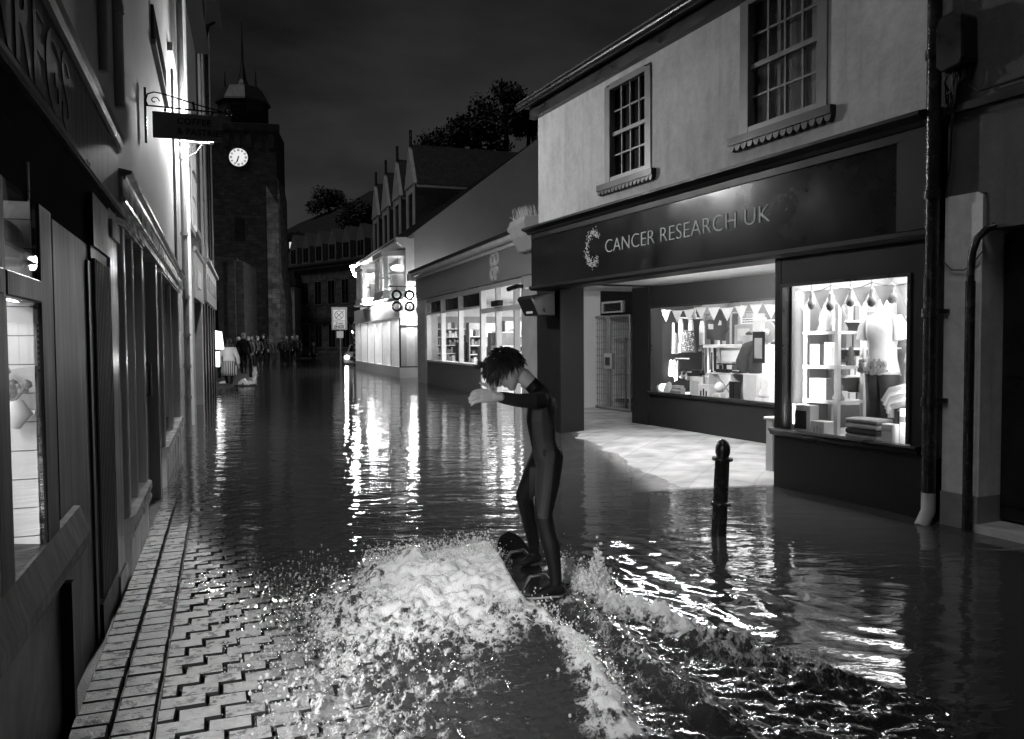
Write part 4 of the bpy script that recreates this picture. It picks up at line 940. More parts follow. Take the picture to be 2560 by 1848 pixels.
# more stock in the two windows
def garment(u, z1, z0, d, w, m, lab, grp=None, sleeve=True):
    t = MB(); rr = random.Random(int(u * 997 + z1 * 31)); n = 9; front = []
    for i in range(n + 1):
        f = i / n; uu = u - w + 2 * w * f; front.append((uu, d + .018 * math.sin(i * 2.1 + u * 9)))
    for (a, b2) in zip(front[:-1], front[1:]):
        z_a = z1 - abs(a[0] - u) * .35; z_b = z1 - abs(b2[0] - u) * .35
        t.quad([R.p(a[0], z0 + rr.uniform(0, .01), a[1]), R.p(b2[0], z0, b2[1]), R.p(b2[0], z_b, b2[1] - .01), R.p(a[0], z_a, a[1] - .01)])
        t.quad([R.p(a[0], z0, a[1] - .05), R.p(b2[0], z0, b2[1] - .05), R.p(b2[0], z_b, b2[1] - .03), R.p(a[0], z_a, a[1] - .03)])
    if sleeve:
        for s_ in (-1, 1): t.tube([R.p(u + s_ * w * .85, z1 - .05, d - .02), R.p(u + s_ * w * 1.25, z1 - .2, d - .01), R.p(u + s_ * w * 1.3, z1 - .36, d + .01)], [.035, .032, .028], 7)
    o = t.build('garment', M[m], loc=R.p(u, z1, d)); return meta(o, lab, 'garment', grp)
garment(7.22, 1.66, 1.30, D0 + .0, .11, 'cloth_white', 'white square necked top hung before the left rail of the porch window', None, False)
garment(6.86, 1.62, 1.25, D0 + .02, .05, 'cloth_grey', 'slim patterned grey scarf hung between the white top and the speckled skirt', None, False)
garment(7.42, 1.7, 1.28, D0 - .02, .06, 'suit_black', 'narrow black garment at the far left edge of the porch window', None, False)
for i, (u, z, w, h, m, lab) in enumerate(((6.55, .566, .2, .16, 'midgrey', 'grey folded jumper at the front left of the porch window'), (6.1, .9, .12, .1, 'dark', 'dark tin on top of the white scene book'), (5.66, .79, .1, .18, 'lightgrey', 'pale bottle shaped box on the three bar carton'), (4.98, .99, .16, .05, 'dark', 'dark tray lying on the white cube unit'))):
    rbox('gift_box', lab, 'box', u - w / 2, u + w / 2, z, z + h, D0 + .1, D0 + .26, m, None, ('stripe', 'white'))
for i, u in enumerate((6.02, 5.9, 5.78)):
    t = MB(); t.tube([R.p(u, 1.0 - .02 * i, D0 - .1), R.p(u + .02, 1.36, D0 - .1)], .022, 8); o = t.build('rolled_poster', M[('grey', 'dark', 'midgrey')[i]], loc=R.p(u, 1.0, D0 - .1)); meta(o, ('grey upright roll standing left before the fire surround', 'dark upright roll standing in the middle before the fire surround', 'mid grey upright roll standing right before the fire surround')[i], 'roll')
rbox('picture', 'small dark framed picture high on the back wall of the porch window', 'picture', 4.9, 5.1, 1.5, 1.72, -3.0, -2.97, 'dark', None, ('picture', 'lightgrey'))
garment(.36, 1.72, 1.3, -.6, .09, 'cloth_dark', 'dark jacket at the right end of the right window', None, True)
garment(.52, 1.3, 1.02, -.5, .08, 'grey', 'short grey cardigan below the hung jackets', None, True)
rbox('gift_box', 'dark handbag shaped box on the floor behind the trousers', 'box', .98, 1.16, .566, .78, -.9, -.75, 'dark', None, ('stripe', 'lightgrey'))
rbox('picture', 'grey framed print hung high behind the blouse', 'picture', .95, 1.15, 1.7, 1.95, -1.3, -1.27, 'midgrey', None, ('picture', 'dark'))
rbox('gift_box', 'grey carton on the top of the white shelf unit', 'box', 1.3, 1.5, 1.845, 1.95, -.6, -.4, 'grey', None, ('stripe', 'white'))
for i in range(4):
    t = MB(); t.box(R, .62, .98, .566 + .05 * i, .61 + .05 * i, -.36, -.14); o = t.build('folded_garment', M[('cloth_grey', 'cloth_dark', 'lightgrey', 'cloth_grey')[i]], loc=R.p(.8, .566 + .05 * i, -.25), bevel=.012); meta(o, ('lowest folded garment of the pile at the trouser feet', 'dark folded garment second from the bottom of the pile', 'pale folded garment third in the pile', 'grey folded garment on top of the pile at the trouser feet')[i], 'garment', 'pile of folded garments')
# ================================================================== LEFT SHOPS
ls = thing('boarded_shop', 'dark timber shopfront at the left edge with a lit white boarded display', 'shop', L.p(-2, 0, 0))
U0 = -6.2
b = MB(); b.box(L, U0, .28, 2.70, 8.6, -.5, -.02); b.build('wall', M['render_soft'], ls)
b = MB(); b.box(L, U0, .21, 2.28, 2.68, -.35, .03); fa = b.build('fascia', M['timber'], ls)
b = MB(); b.profile(L, [(.0305, 2.64), (.04, 2.64), (.045, 2.67), (.058, 2.69), (.062, 2.73), (.0, 2.77), (.0, 2.64)], U0, .27); b.profile(L, [(.0305, 2.285), (.04, 2.29), (.04, 2.31), (.0305, 2.32)], U0, .21); b.build('cornice', M['black'], ls)
# worn gilt letters on the fascia, running out of the picture to the left
t = text_mb('MREGS', .42, L, -2.78, 2.33, .031, 1, .003, .004, stretch=1.0, spacing=1.0); t.build('lettering', M['gilt'], fa)
b = MB(); b.box(L, U0, .02, 1.98, 2.279, -.35, -.03); b.profile(L, [(-.03, 2.279), (.01, 2.279), (-.03, 2.2)], U0, .2); b.build('lintel', M['matte_black'], ls)
# window
w_ = MB()
w_.box(L, -1.98, -1.77, .80, 1.98, -.022, .0); w_.box(L, -1.77, -1.60, .2, 1.98, -.16, -.03); w_.box(L, -1.98, -1.78, .80, 1.98, -.16, -.023)
w_.box(L, -2.62, -2.47, .80, 1.98, -.022, .0); w_.box(L, -4.6, -4.48, .8, 1.98, -.09, .012)
w_.box(L, -4.48, -2.50, 1.64, 1.715, -.08, .003); w_.box(L, -2.47, -1.98, 1.64, 1.715, -.08, .003)
wf = w_.build('window', M['timber'], ls, bevel=.004)
q = MB(); q.box(L, -4.48, -2.62, .8, 1.64, -.012, -.006); q.box(L, -2.47, -1.98, .8, 1.64, -.012, -.006); q.box(L, -2.47, -1.98, 1.715, 1.98, -.012, -.006); q.box(L, -4.48, -2.62, 1.715, 1.98, -.012, -.006); q.build('pane', M['glass'], wf)
q = MB(); q.profile(L, [(-.1, .82), (.0, .81), (.025, .73), (.035, .70), (.035, .66), (.02, .63), (-.1, .63)], -4.8, -1.30); q.build('sill', M['timber'], wf)
b = MB(); b.box(L, -4.75, -1.45, -.3, .62, -.2, -.01); b.box(L, -1.75, -1.7, -.3, .6, -.01, .03); b.build('stall_riser', M['dark'], ls)
b = MB(); b.box(L, U0, -4.6, -.3, 1.98, -.3, -.02); b.build('pier', M['dark'], ls)
# recessed side panel and fluted pilaster
b = MB(); b.box(L, -1.60, -.70, -.3, 1.98, -.35, -.025); b.box(L, -.80, -.72, -.2, 1.9, -.024, -.012); b.build('panel', M['panel'], ls)
b = MB(); b.box(L, -.70, -.08, -.3, 1.98, -.3, -.012)
for i in range(10):
    u = -.68 + i * .058; b.tube([L.p(u + .02, .22, -.014), L.p(u + .02, 1.92, -.014)], .02, 8)
b.box(L, -.71, -.07, -.3, .2, -.012, .004); b.box(L, -.71, -.06, 1.98, 2.24, -.3, .004)
b.build('pilaster', M['dark'], ls)
# display interior: boarded end wall faces the street end
b = MB()
for i in range(16):
    z = .55 + i * .098; b.box(L, -2.0, -1.99 + .004 * (i % 2), z, z + .094, -1.3, -.024)
b.box(L, -1.985, -1.98, .5, 2.2, -1.3, -.165)
b.build('boarding', M['whitewall'], ls)
b = MB(); b.box(L, -4.6, -1.99, .5, 2.2, -1.36, -1.3); b.box(L, -4.65, -4.6, .5, 2.2, -1.3, -.1); b.box(L, -4.6, -1.99, 2.16, 2.2, -1.3, -.1); b.build('display_back', M['whitewall'], ls)
b = MB(); b.box(L, -4.6, -1.99, .7, .76, -1.3, -.11); b.build('display_floor', M['lightgrey'], ls)
def wallvase(u, z, d, lab, s_=1.):
    v = thing('flower_vase', lab, 'vase', L.p(u, z, d))
    t = MB(); t.tube([L.p(u, z + .1 * s_, d), L.p(u - .01, z + .03 * s_, d + .01), L.p(u, z - .05 * s_, d)], [.05 * s_, .085 * s_, .03 * s_], 12); t.tube([L.p(u - .02, z + .01, d + .02), L.p(u, z + .02, d + .045), L.p(u, z + .018, d + .06)], [.012, .009, .011], 8)
    t.build('vase', M['white'], v)
    f = MB(); rr = random.Random(int(z * 100))
    for i in range(10):
        p = L.p(u + rr.uniform(-.02, .02), z + rr.uniform(.14, .3) * s_, d + rr.uniform(-.07, .05)); f.ico(p, rr.uniform(.022, .04) * s_, 1, rr.choice((0, 0, 1)))
        f.tube([L.p(u, z + .06, d), p], .004, 4, 1)
    f.build('flowers', [M['lightgrey'], M['grey']], v)
wallvase(-2.055, 1.25, -.075, 'white wall vase of pale flowers hung on the lit white boards', .55)
t = MB(); t.ico(L.p(-2.08, 1.83, -.10), .075, 2, 0, (1, 1, 1.1)); t.lathe(L.p(-2.08, 1.76, -.10), [(.1, 0), (.11, .008), (.06, .02)], 14)
o = t.build('straw_hat', M['midgrey'], loc=L.p(-2.1, 1.8, -.14)); meta(o, 'grey hat hung high on the lit white boards', 'hat')
t = MB(); t.ico(L.p(-2.16, .8, -.2), .09, 2, 0, (1.3, 1.3, .8)); t.ico(L.p(-2.28, .79, -.16), .08, 2, 1, (1.2, 1, .6)); t.ico(L.p(-2.08, .85, -.18), .06, 2, 0, (.8, .8, 1.3))
o = t.build('folded_cloth', [M['cloth_grey'], M['lightgrey']], loc=L.p(-2.2, .76, -.2)); meta(o, 'rumpled grey cloth lying on the floor of the left window', 'cloth')

# ------------------------------------------------------------------ second shop with two bay windows
bs = thing('bay_shop', 'grey rendered shop with two glossy bay windows and long moulded cornice', 'shop', L.p(5, 0, 0))
b = MB(); b.box(L, .29, 10.3, 2.50, 9.4, -.4, -.02); b.build('wall', M['render_soft'], bs)
b = MB(); b.box(L, .22, 8.7, 2.34, 2.50, -.3, .05); b.box(L, .22, 8.7, 2.29, 2.34, -.3, .03); fa = b.build('fascia', M['cream'], bs)
b = MB(); b.profile(L, [(.0505, 2.48), (.06, 2.49), (.065, 2.51), (.095, 2.52), (.10, 2.54), (.0, 2.56), (.0, 2.505)], .27, 8.6); b.profile(L, [(.0505, 2.345), (.062, 2.345), (.066, 2.36), (.06, 2.375), (.0505, 2.38)], .22, 8.75); b.build('cornice', M['cream'], bs)
b = MB(); b.box(L, -.06, .28, -.3, 2.289, -.3, .003); b.box(L, -.065, .285, -.3, .16, .003, .015); b.box(L, -.065, .285, 2.1, 2.2, .003, .02); b.build('pilaster', M['cream'], bs)
def bay(u0, u1, head, sill, proj):
    w0, w1 = u0 + .12, u1 - .12
    outline = [(u0, 0), (w0, proj), (w1, proj), (u1, 0)]
    def ringpoly(z0, z1, off, mb):
        P = [(u0 - off, -.05), (u0 - off, 0), (w0 - off * .6, proj + off), (w1 + off * .6, proj + off), (u1 + off, 0), (u1 + off, -.05)]
        n = len(P); V = [L.p(u, z0, d) for u, d in P] + [L.p(u, z1, d) for u, d in P]
        mb.add(V, [tuple(range(n)), tuple(range(2 * n - 1, n - 1, -1))] + [(i, i + n, (i + 1) % n + n, (i + 1) % n) for i in range(n)])
    w_ = MB()
    for (u, d) in outline: w_.box(L, u - .045, u + .045, sill, head, d - .09, d)
    um = (w0 + w1) / 2; w_.box(L, um - .025, um + .025, sill, head, proj - .07, proj - .01)
    wf = w_.build('bay_window', M['cream'], bs, bevel=.008)
    m_ = MB(); ringpoly(head, head + .02, .004, m_); ringpoly(head + .02, head + .045, .016, m_); m_.build('head_moulding', M['cream'], wf)
    m_ = MB(); ringpoly(sill - .05, sill, .028, m_); ringpoly(sill - .10, sill - .05, .016, m_); ringpoly(sill - .13, sill - .10, .024, m_); m_.build('sill', M['cream'], wf)
    m_ = MB(); ringpoly(-.35, sill - .13, 0, m_); m_.build('apron', M['cream'], wf)
    g = MB()
    for (a, b2) in zip(outline[:-1], outline[1:]):
        dv = Vector((b2[0] - a[0], b2[1] - a[1])).normalized()
        P = [(a[0] + dv.x * .03, a[1] + dv.y * .03 - .045), (b2[0] - dv.x * .03, b2[1] - dv.y * .03 - .045)]
        g.quad([L.p(P[0][0], sill, P[0][1]), L.p(P[1][0], sill, P[1][1]), L.p(P[1][0], head, P[1][1]), L.p(P[0][0], head, P[0][1])])
    g.build('pane', M['glass'], wf)
    m_ = MB(); m_.box(L, u0, u1, sill - .1, head + .1, -1.3, -1.25); m_.box(L, u0, u1, sill - .12, sill - .01, -1.25, -.06); m_.build('display_back', M['dark'], wf)
bay(.30, 1.85, 2.22, .42, .03)
bay(3.85, 7.7, 2.22, .42, .035)
for (a_, c_, z_, e_, f_) in ((1.95, 2.1, 2.289, -.6, .0), (3.6, 3.75, 2.289, -.6, .0), (7.85, 8.5, 2.289, -.4, .0), (8.51, 10.3, 2.499, -.4, -.03)): MB().box(L, a_, c_, -.3, z_, e_, f_).build('pier', M['cream'], bs)
dr = MB(); dr.box(L, 2.1, 3.6, -.3, 2.289, -.16, -.1); dr.box(L, 3.0, 3.5, .3, 2.0, -.1, -.09); do = dr.build('door', M['dark'], bs)
MB().box(L, 2.25, 2.95, .9, 1.95, -.1, -.09).build('pane', M['glass_dark'], do)
MB().tube([L.p(3.3, 1.0, -.09), L.p(3.3, 1.0, -.05), L.p(3.3, 1.3, -.05), L.p(3.3, 1.3, -.09)], .014, 8).build('handle', M['metal'], do)
# narrow slit window high on the wall, tall sash further along
b = MB(); b.box(L, 4.1, 6.3, 4.62, 5.0, -.019, .01); so = b.build('slit_window', M['glass_dark'], bs)
b = MB(); b.box(L, 4.0, 6.4, 4.56, 4.62, -.019, .03); b.build('sill', M['render_soft'], so)
b = MB(); b.box(L, 7.3, 10.3, 5.6, 5.72, -.019, .05); b.box(L, 8.1, 10.28, 2.6, 5.6, -.019, .02); b.build('pale_pier', M['strip_pale'], bs)
for u, r_ in ((-.12, .03), (.62, .04)):
    t = MB(); t.tube([L.p(u, 3.0, .0), L.p(u, 9, .0)], r_, 10)
    for z in (3.6, 4.6, 5.6): t.tube([L.p(u, z, .0), L.p(u, z + .05, .0)], r_ + .008, 10)
    o = t.build('drainpipe', M['render_soft'], loc=L.p(u, 3.0, .0)); meta(o, 'slim painted pipe on the wall above the boarded shop' if u < 0 else 'wider painted pipe beside the slim one above the moulded cornice', 'pipe')
t = MB(); t.tube([L.p(8.75, -.3, .1), L.p(8.75, 9, .1)], .05, 8)
for z in (.6, 1.1, 1.6, 2.2, 3.2, 4.4): t.tube([L.p(8.75, z, .1), L.p(8.75, z + .05, .1)], .064, 8)
o = t.build('drainpipe', M['midgrey'], loc=L.p(8.75, -.3, .1)); meta(o, 'grey downpipe at the far end of the bay windowed shop', 'pipe')

# hanging sign on scrolled bracket
hs = thing('hanging_sign', 'dark projecting board lettered COFFEE & PASTRIES hung on a scrolled iron bracket', 'sign', L.p(2.66, 3.4, 0))
US = 2.66
t = MB(); t.tube([L.p(US, 3.25, .01), L.p(US, 3.73, .01)], .011, 8)
t.tube([L.p(US, 3.577, .01), L.p(US, 3.572, .3), L.p(US, 3.565, .66)], .0075, 8)
t.tube([L.p(US, 3.577, .03), L.p(US, 3.62, .015), L.p(US, 3.675, .03), L.p(US, 3.697, .08), L.p(US, 3.69, .15), L.p(US, 3.66, .28), L.p(US, 3.62, .43), L.p(US, 3.575, .64)], .0065, 8)
t.tube([L.p(US, 3.622 + (.042 - .005 * k) * math.sin(k * .75), .085 + (.042 - .005 * k) * math.cos(k * .75)) for k in range(8)], .005, 6)
t.tube([L.p(US, 3.58 + .032 * math.sin(k * .6), .70 + .032 * math.cos(k * .6)) for k in range(12)], .008, 6)
for d in (.17, .56): t.tube([L.p(US, 3.575, d), L.p(US, 3.52, d)], .006, 6); t.ico(L.p(US, 3.55, d), .014, 1)
t.tube([L.p(US, 3.57, .41), L.p(US, 3.64, .40)], .012, 6)
t.build('bracket', M['iron'], hs)
bd = MB(); bd.box(L, US - .015, US + .015, 3.305, 3.53, .066, .642); bo = bd.build('board', M['signboard'], hs, bevel=.003)
SF = Fr(0, 0, 1, 0, 1); SF.O = L.p(US - .015, 0, 0); SF.u = L.n.copy(); SF.n = -L.u
tt = text_mb('COFFEE', .075, SF, .265, 3.435, .002, 1, .002, .002, spacing=1.12); text_mb('& PASTRIES', .075, SF, .265, 3.345, .002, 1, .002, .002, mb=tt, spacing=1.05); tt.build('lettering', M['black'], bo)

# bright lamp on scrolled bracket, hidden behind the sign
UL = 8.5; LP = L.p(UL, 4.85, .52)
wl_ = thing('wall_lamp', 'lit lamp on a scrolled wall bracket behind the hanging sign', 'lamp', L.p(UL, 4.2, 0))
ZB = .26
t = MB(); t.tube([L.p(UL, 4.0 + ZB, .03), L.p(UL, 4.5 + ZB, .03)], .016, 6); t.tube([L.p(UL, 4.36 + ZB, .03), L.p(UL, 4.36 + ZB, .56)], .016, 6)
t.tube([L.p(UL, 4.3 + ZB, .05), L.p(UL, 4.17 + ZB, .1), L.p(UL, 4.14 + ZB, .2), L.p(UL, 4.2 + ZB, .3), L.p(UL, 4.35 + ZB, .4)], .009, 6)
t.tube([L.p(UL, 4.27 + ZB + (.06 - .007 * k) * math.sin(k * .8), .15 + (.06 - .007 * k) * math.cos(k * .8)) for k in range(8)], .007, 5)
t.tube([L.p(UL, 4.36 + ZB, .52), L.p(UL, 4.47 + ZB, .52)], .022, 6); t.ico(L.p(UL, 4.38 + ZB, .53), .04, 1)
t.build('bracket', M['cream'], wl_)
t = MB(); t.lathe(LP, [(.03, -.12), (.09, -.08), (.115, 0), (.09, .08), (.03, .12)], 16); t.build('globe', M['bulb'], wl_)
t = MB(); t.lathe(LP + Vector((0, 0, .125)), [(.12, 0), (.08, .05), (.02, .1)], 12); t.build('cap', M['iron'], wl_)

# ------------------------------------------------------------------ further left houses
c3 = thing('doorway_shop', 'narrow grey shop with framed sign panel over a dark doorway past the bays', 'shop', C3.p(3, 0, 0))
b = MB(); b.box(C3, .1, 5.9, 3.5, 8.6, -.4, -.02); b.build('wall', M['render_soft'], c3)
MB().box(C3, .35, 2.6, -.3, 3.5, -.4, .02).build('pier', M['midgrey'], c3); MB().box(C3, 5.3, 5.9, -.3, 2.45, -.4, .02).build('pier', M['midgrey'], c3)
b = MB(); b.box(C3, 2.7, 5.3, -.3, 2.45, -.5, -.3); b.build('door', M['dark'], c3)
b = MB(); b.box(C3, 2.7, 5.9, 2.45, 3.5, -.3, .05); b.profile(C3, [(.05, 3.42), (.09, 3.45), (.09, 3.52), (.0, 3.55), (.0, 3.42)], 2.6, 5.94); fo = b.build('fascia', M['midgrey'], c3)
MB().box(C3, 3.4, 4.6, 2.72, 3.1, .05, .07).build('sign_plate', M['lightgrey'], fo)
for a in (.8, 3.0):
    sash(c3, C3, a, a + 1.5, 4.0 if a > 1 else 3.8, 6.4, fm='white', curtain=False, rec=-.01)
    MB().box(C3, a - .12, a + 1.62, 3.66 if a < 1 else 3.86, 3.79 if a < 1 else 3.99, -.019, .1).build('sill', M['white'], c3)
MB().profile(C3, [(.3, 8.6), (.3, 8.7), (-3, 10.4), (-3, 8.6)], .1, 5.9).build('roof', M['slate'], c3)
t = MB(); t.tube([C3.p(.2, -.3, .09), C3.p(.2, 8.6, .09)], .05, 8); o = t.build('drainpipe', M['white'], loc=C3.p(.2, -.3, .09)); meta(o, 'white downpipe between the pale pier and the sign panel shop', 'pipe')

d3 = thing('tall_house', 'tall dark house at the far end of the left row with pale window surrounds', 'house', C3.p(9, 0, 0))
b = MB(); b.box(C3, 5.95, 12.2, 3.6, 11.6, -.4, .02); b.box(C3, 11.9, 12.2, -.3, 11.6, -7, -.41); b.build('wall', M['dark'], d3)
for u in (6.4, 8.2, 10.2):
    for z in (4.3, 7.0):
        sash(d3, C3, u, u + 1.1, z, z + 1.9, fm='lightgrey', curtain=False, rec=.0)
b = MB()
for u in (6.0, 7.75, 9.6, 11.9): b.box(C3, u, u + .22, 3.62, 11.5, .021, .07)
b.build('pilaster_strip', M['lightgrey'], d3)
b = MB(); b.box(C3, 5.95, 12.2, 2.55, 3.55, -.4, .12); b.profile(C3, [(.12, 3.5), (.2, 3.52), (.2, 3.6), (.0, 3.64), (.0, 3.5)], 5.9, 12.25); fo = b.build('fascia', M['midgrey'], d3)
b = MB(); rr = random.Random(9)
u = 6.4
while u < 11.6:
    w = rr.uniform(.2, .42); b.box(C3, u, u + w, 2.85, 3.25, .121, .13); u += w + .1
b.build('lettering', M['black'], fo)
b = MB()
for u in (5.95, 7.4, 8.9, 10.4, 11.9): b.box(C3, u, u + .3, -.3, 2.55, -.4, .06)
b.box(C3, 6.25, 11.9, -.3, .5, -.4, .0); b.build('shopfront', M['dark'], d3)
b = MB(); b.box(C3, 6.25, 11.9, .5, 2.5, -.2, -.17); b.build('pane', M['glass_dark'], d3)
MB().profile(C3, [(.45, 11.6), (.45, 11.75), (-3.3, 13.6), (-7, 11.6)], 5.9, 12.4).build('roof', M['slate'], d3)
t = MB(); t.tube([C3.p(7.6, 8.6, .16), C3.p(7.6, 9.6, .16), C3.p(7.9, 10.0, .2), C3.p(8.4, 10.3, .35)], .05, 8); t.tube([C3.p(7.6, 3.7, .16), C3.p(7.6, 8.6, .16)], .05, 8)
o = t.build('drainpipe', M['black'], loc=C3.p(7.6, 3.7, .16)); meta(o, 'black bent downpipe high on the tall dark house', 'pipe')
# lit shop light box beyond
lb = thing('lit_sign', 'bright lit sign box at the far end of the left row behind the walking woman', 'sign', C3.p(12.9, 1.6, .1))
MB().prism(Fr(*(C3.p(12.6, 0, .0)[:2]), C3.n.x, C3.n.y, -1), [(-.25, 1.95), (.24, 1.85), (.3, 1.28), (-.25, 1.28)], .0, .18).build('light_box', M['lit_sign'], lb)
MB().prism(Fr(*(C3.p(12.6, 0, .0)[:2]), C3.n.x, C3.n.y, -1), [(-.25, 1.2), (.16, 1.2), (.16, .7), (-.25, .7)], .0, .16).build('lower_panel', M['lit_sign'], lb)
MB().box(C3, 12.5, 12.9, -.3, 2.15, -.7, -.27).build('post', M['black'], lb)
# ================================================================== FOOD SHOP (lit, beyond the charity shop)
fs = thing('food_shop', 'low shop with grey fascia, cloverleaf CO OP letters and bright glazed front', 'shop', K.p(6, 0, 0))
b = MB(); b.box(K, -.15, 12.6, 3.0, 3.75, -.4, .10); fa = b.build('fascia', M['fascia_grey'], fs)
b = MB(); b.tube([K.p(-.2, 3.94, .2), K.p(12.75, 3.94, .2)], .1, 10); b.box(K, -.15, 12.6, 3.75, 3.86, -.4, .14); b.build('gutter', M['white'], fs)
b = MB(); b.profile(K, [(.32, 3.99), (.32, 4.08), (-2.6, 4.55), (-7.5, 4.55), (-7.5, 4.0)], -.2, 12.9); b.build('roof', M['slate'], fs)
b = MB(); b.box(K, 12.6, 12.95, 3.72, 4.0, -.3, .36); b.build('gutter_end', M['white'], fs)
t = text_mb('CO', .46, K, 3.35, 3.42, .105, -1, .03, .018, stretch=1.0); text_mb('OP', .46, K, 3.35, 3.06, .105, -1, .03, .018, mb=t); t.build('lettering', M['white'], fa)
MB().box(K, 6.9, 9.2, 3.08, 3.1, .101, .104).build('strip', M['grey'], fa)
MB().box(K, 11.3, 12.6, -.35, 3.0, -.4, .06).build('pilaster', M['lightgrey'], fs); MB().box(K, -.1, 1.1, -.35, 3.0, -.4, .06).build('pilaster', M['lightgrey'], fs)
b = MB(); b.box(K, 4.7, 11.3, -.35, .78, -.3, 0); b.build('stall_riser', M['grey'], fs)
b = MB(); b.box(K, 4.7, 11.3, .78, .84, -.3, .06); b.build('sill', M['white'], fs)
w_ = MB()
for u in (11.25, 9.1, 6.9, 4.62): w_.box(K, u - .05, u + .05, .84, 2.92, -.12, .02)
w_.box(K, 4.7, 11.2, 2.86, 2.98, -.12, .02); w_.box(K, 4.67, 11.2, 2.42, 2.47, -.1, .01)
wf = w_.build('shop_window', M['white'], fs)
b = MB(); b.box(K, 4.67, 11.2, .84, 2.86, -.07, -.06); b.build('pane', M['glass'], wf)
b = MB(); b.box(K, 4.67, 11.2, 2.47, 2.86, -.16, -.14); b.build('blind', M['dark'], wf)
d_ = MB()
for u in (4.57, 3.2, 1.75, 1.12): d_.box(K, u - .05, u + .05, -.1, 2.92, -.12, .02)
d_.box(K, 1.1, 4.57, 2.86, 2.98, -.12, .018); d_.box(K, 1.1, 4.57, 2.25, 2.37, -.12, .018); d_.box(K, 1.1, 4.57, -.3, .1, -.12, .018)
do = d_.build('door', M['white'], fs)
b = MB(); b.box(K, 1.1, 4.57, .1, 2.25, -.07, -.06); b.box(K, 1.1, 4.57, 2.37, 2.86, -.07, -.06); b.build('pane', M['glass'], do)
MB().box(K, 2.6, 3.25, 2.38, 2.52, .02, .14).build('sensor', M['black'], do)
MB().box(K, 3.85, 4.2, 1.05, 1.6, -.059, -.055).build('poster', M['midgrey'], do)
b = MB(); b.box(K, -1, 12.4, -.35, .05, -8, -.3); b.build('shop_floor', M['lightgrey'], fs)
b = MB(); b.box(K, -1, 12.4, .05, 3.0, -8.1, -8); b.box(K, 12.35, 12.4, .05, 3.0, -8, -.4); b.box(K, -1, -.9, .05, 3, -8, -.4); b.box(K, -1, 12.4, 2.95, 3.0, -8, -.4); b.build('shop_interior', M['whitewall'], fs)
def gondola(u, d0, d1, h, lab, seed):
    """shelf bay whose stocked face looks back along the shop front"""
    g = thing('shelf_unit', lab, 'shelf', K.p(u, .05, (d0 + d1) / 2), 'stocked shelves in the food shop')
    c = MB(); c.box(K, u, u + .05, .05, h, d0, d1); c.box(K, u - .4, u, .05, h, d0 - .04, d0); c.box(K, u - .4, u, .05, h, d1, d1 + .04); c.build('frame', M['midgrey'], g)
    rr = random.Random(seed); gd = MB(); sh_ = MB(); n = int((h - .1) / .3)
    for i in range(n):
        z = .12 + i * .3; sh_.box(K, u - .4, u, z, z + .03, d0, d1); d = d0 + .03
        while d < d1 - .1:
            w = rr.uniform(.06, .14); hh = rr.uniform(.1, .24); gd.box(K, u - .36, u - .05, z + .03, z + .03 + hh, d, d + w, rr.choice((0, 1, 1, 2, 2, 3))); d += w + .015
    sh_.build('shelf', M['white'], g)
    o = gd.build('goods', [M['white'], M['midgrey'], M['grey'], M['black']], g); o['kind'] = 'stuff'
gondola(12.3, -5.5, -.5, 2.4, 'stocked end wall shelf at the far left inside the food shop', 1)
gondola(9.6, -2.6, -1.0, 2.1, 'stocked shelf seen through the middle panes of the food shop', 2)
gondola(7.0, -3.2, -1.4, 2.1, 'stocked shelf just left of the glass door inside the food shop', 3)
gondola(5.0, -2.8, -1.5, 2.1, 'stocked shelf seen through the glass door nearest the white pilaster', 4)
t = MB(); t.box(K, 9.4, 10.8, .05, 1.45, -1.5, -.9); t.box(K, 9.5, 10.7, 1.2, 1.7, -1.45, -1.0); o = t.build('checkout', M['dark'], loc=K.p(10, .05, -1.2), bevel=.02); meta(o, 'dark checkout counter behind the left pane of the food shop', 'counter')
t = MB(); t.box(K, 7.2, 8.4, .05, 1.3, -1.5, -1.0); t.box(K, 7.5, 7.9, 1.3, 1.75, -1.4, -1.2); o = t.build('display_stand', M['grey'], loc=K.p(8, .05, -1.2), bevel=.02); meta(o, 'grey stand with a screen behind the second pane of the food shop', 'stand')
t = MB(); t.box(K, 5.3, 6.4, .05, 1.35, -1.3, -.8); t.box(K, 5.35, 6.35, 1.35, 1.75, -1.25, -.85, 1); o = t.build('display_stand', [M['white'], M['midgrey']], loc=K.p(6, .05, -1), bevel=.02); meta(o, 'white bin of goods behind the third pane of the food shop', 'stand')
# camera on the pilaster, corbel with spikes at the party wall
t = MB(); t.box(K, .95, 1.05, 2.72, 2.8, .06, .2); t.tube([K.p(1.0, 2.76, .2), K.p(1.25, 2.7, .34)], .055, 10); o = t.build('security_camera', M['black'], loc=K.p(1, 2.75, .1)); meta(o, 'small black security camera at the top of the white pilaster', 'camera')
cb = thing('corbel', 'white corbel with a fan of bird spikes between the two lit shops', 'corbel', K.p(.35, 3.9, .1))
t = MB(); t.profile(K, [(-.2, 3.5), (.25, 3.5), (.42, 3.8), (.5, 4.05), (.45, 4.2), (-.2, 4.25)], -.25, .75); t.box(K, .75, 1.1, 4.0, 4.12, -.2, .4); t.build('block', M['lightgrey'], cb, bevel=.02)
t = MB(); rr = random.Random(12)
for i in range(90):
    u = rr.uniform(-.2, .7); d = rr.uniform(.0, .4); a = rr.uniform(-.5, 1.25); p = K.p(u, 4.18, d); q_ = K.p(u + .26 * math.sin(a), 4.2 + .26 * math.cos(a), d + rr.uniform(0, .12)); t.tube([p, q_], [.012, .004], 4)
t.build('spikes', M['white'], cb)

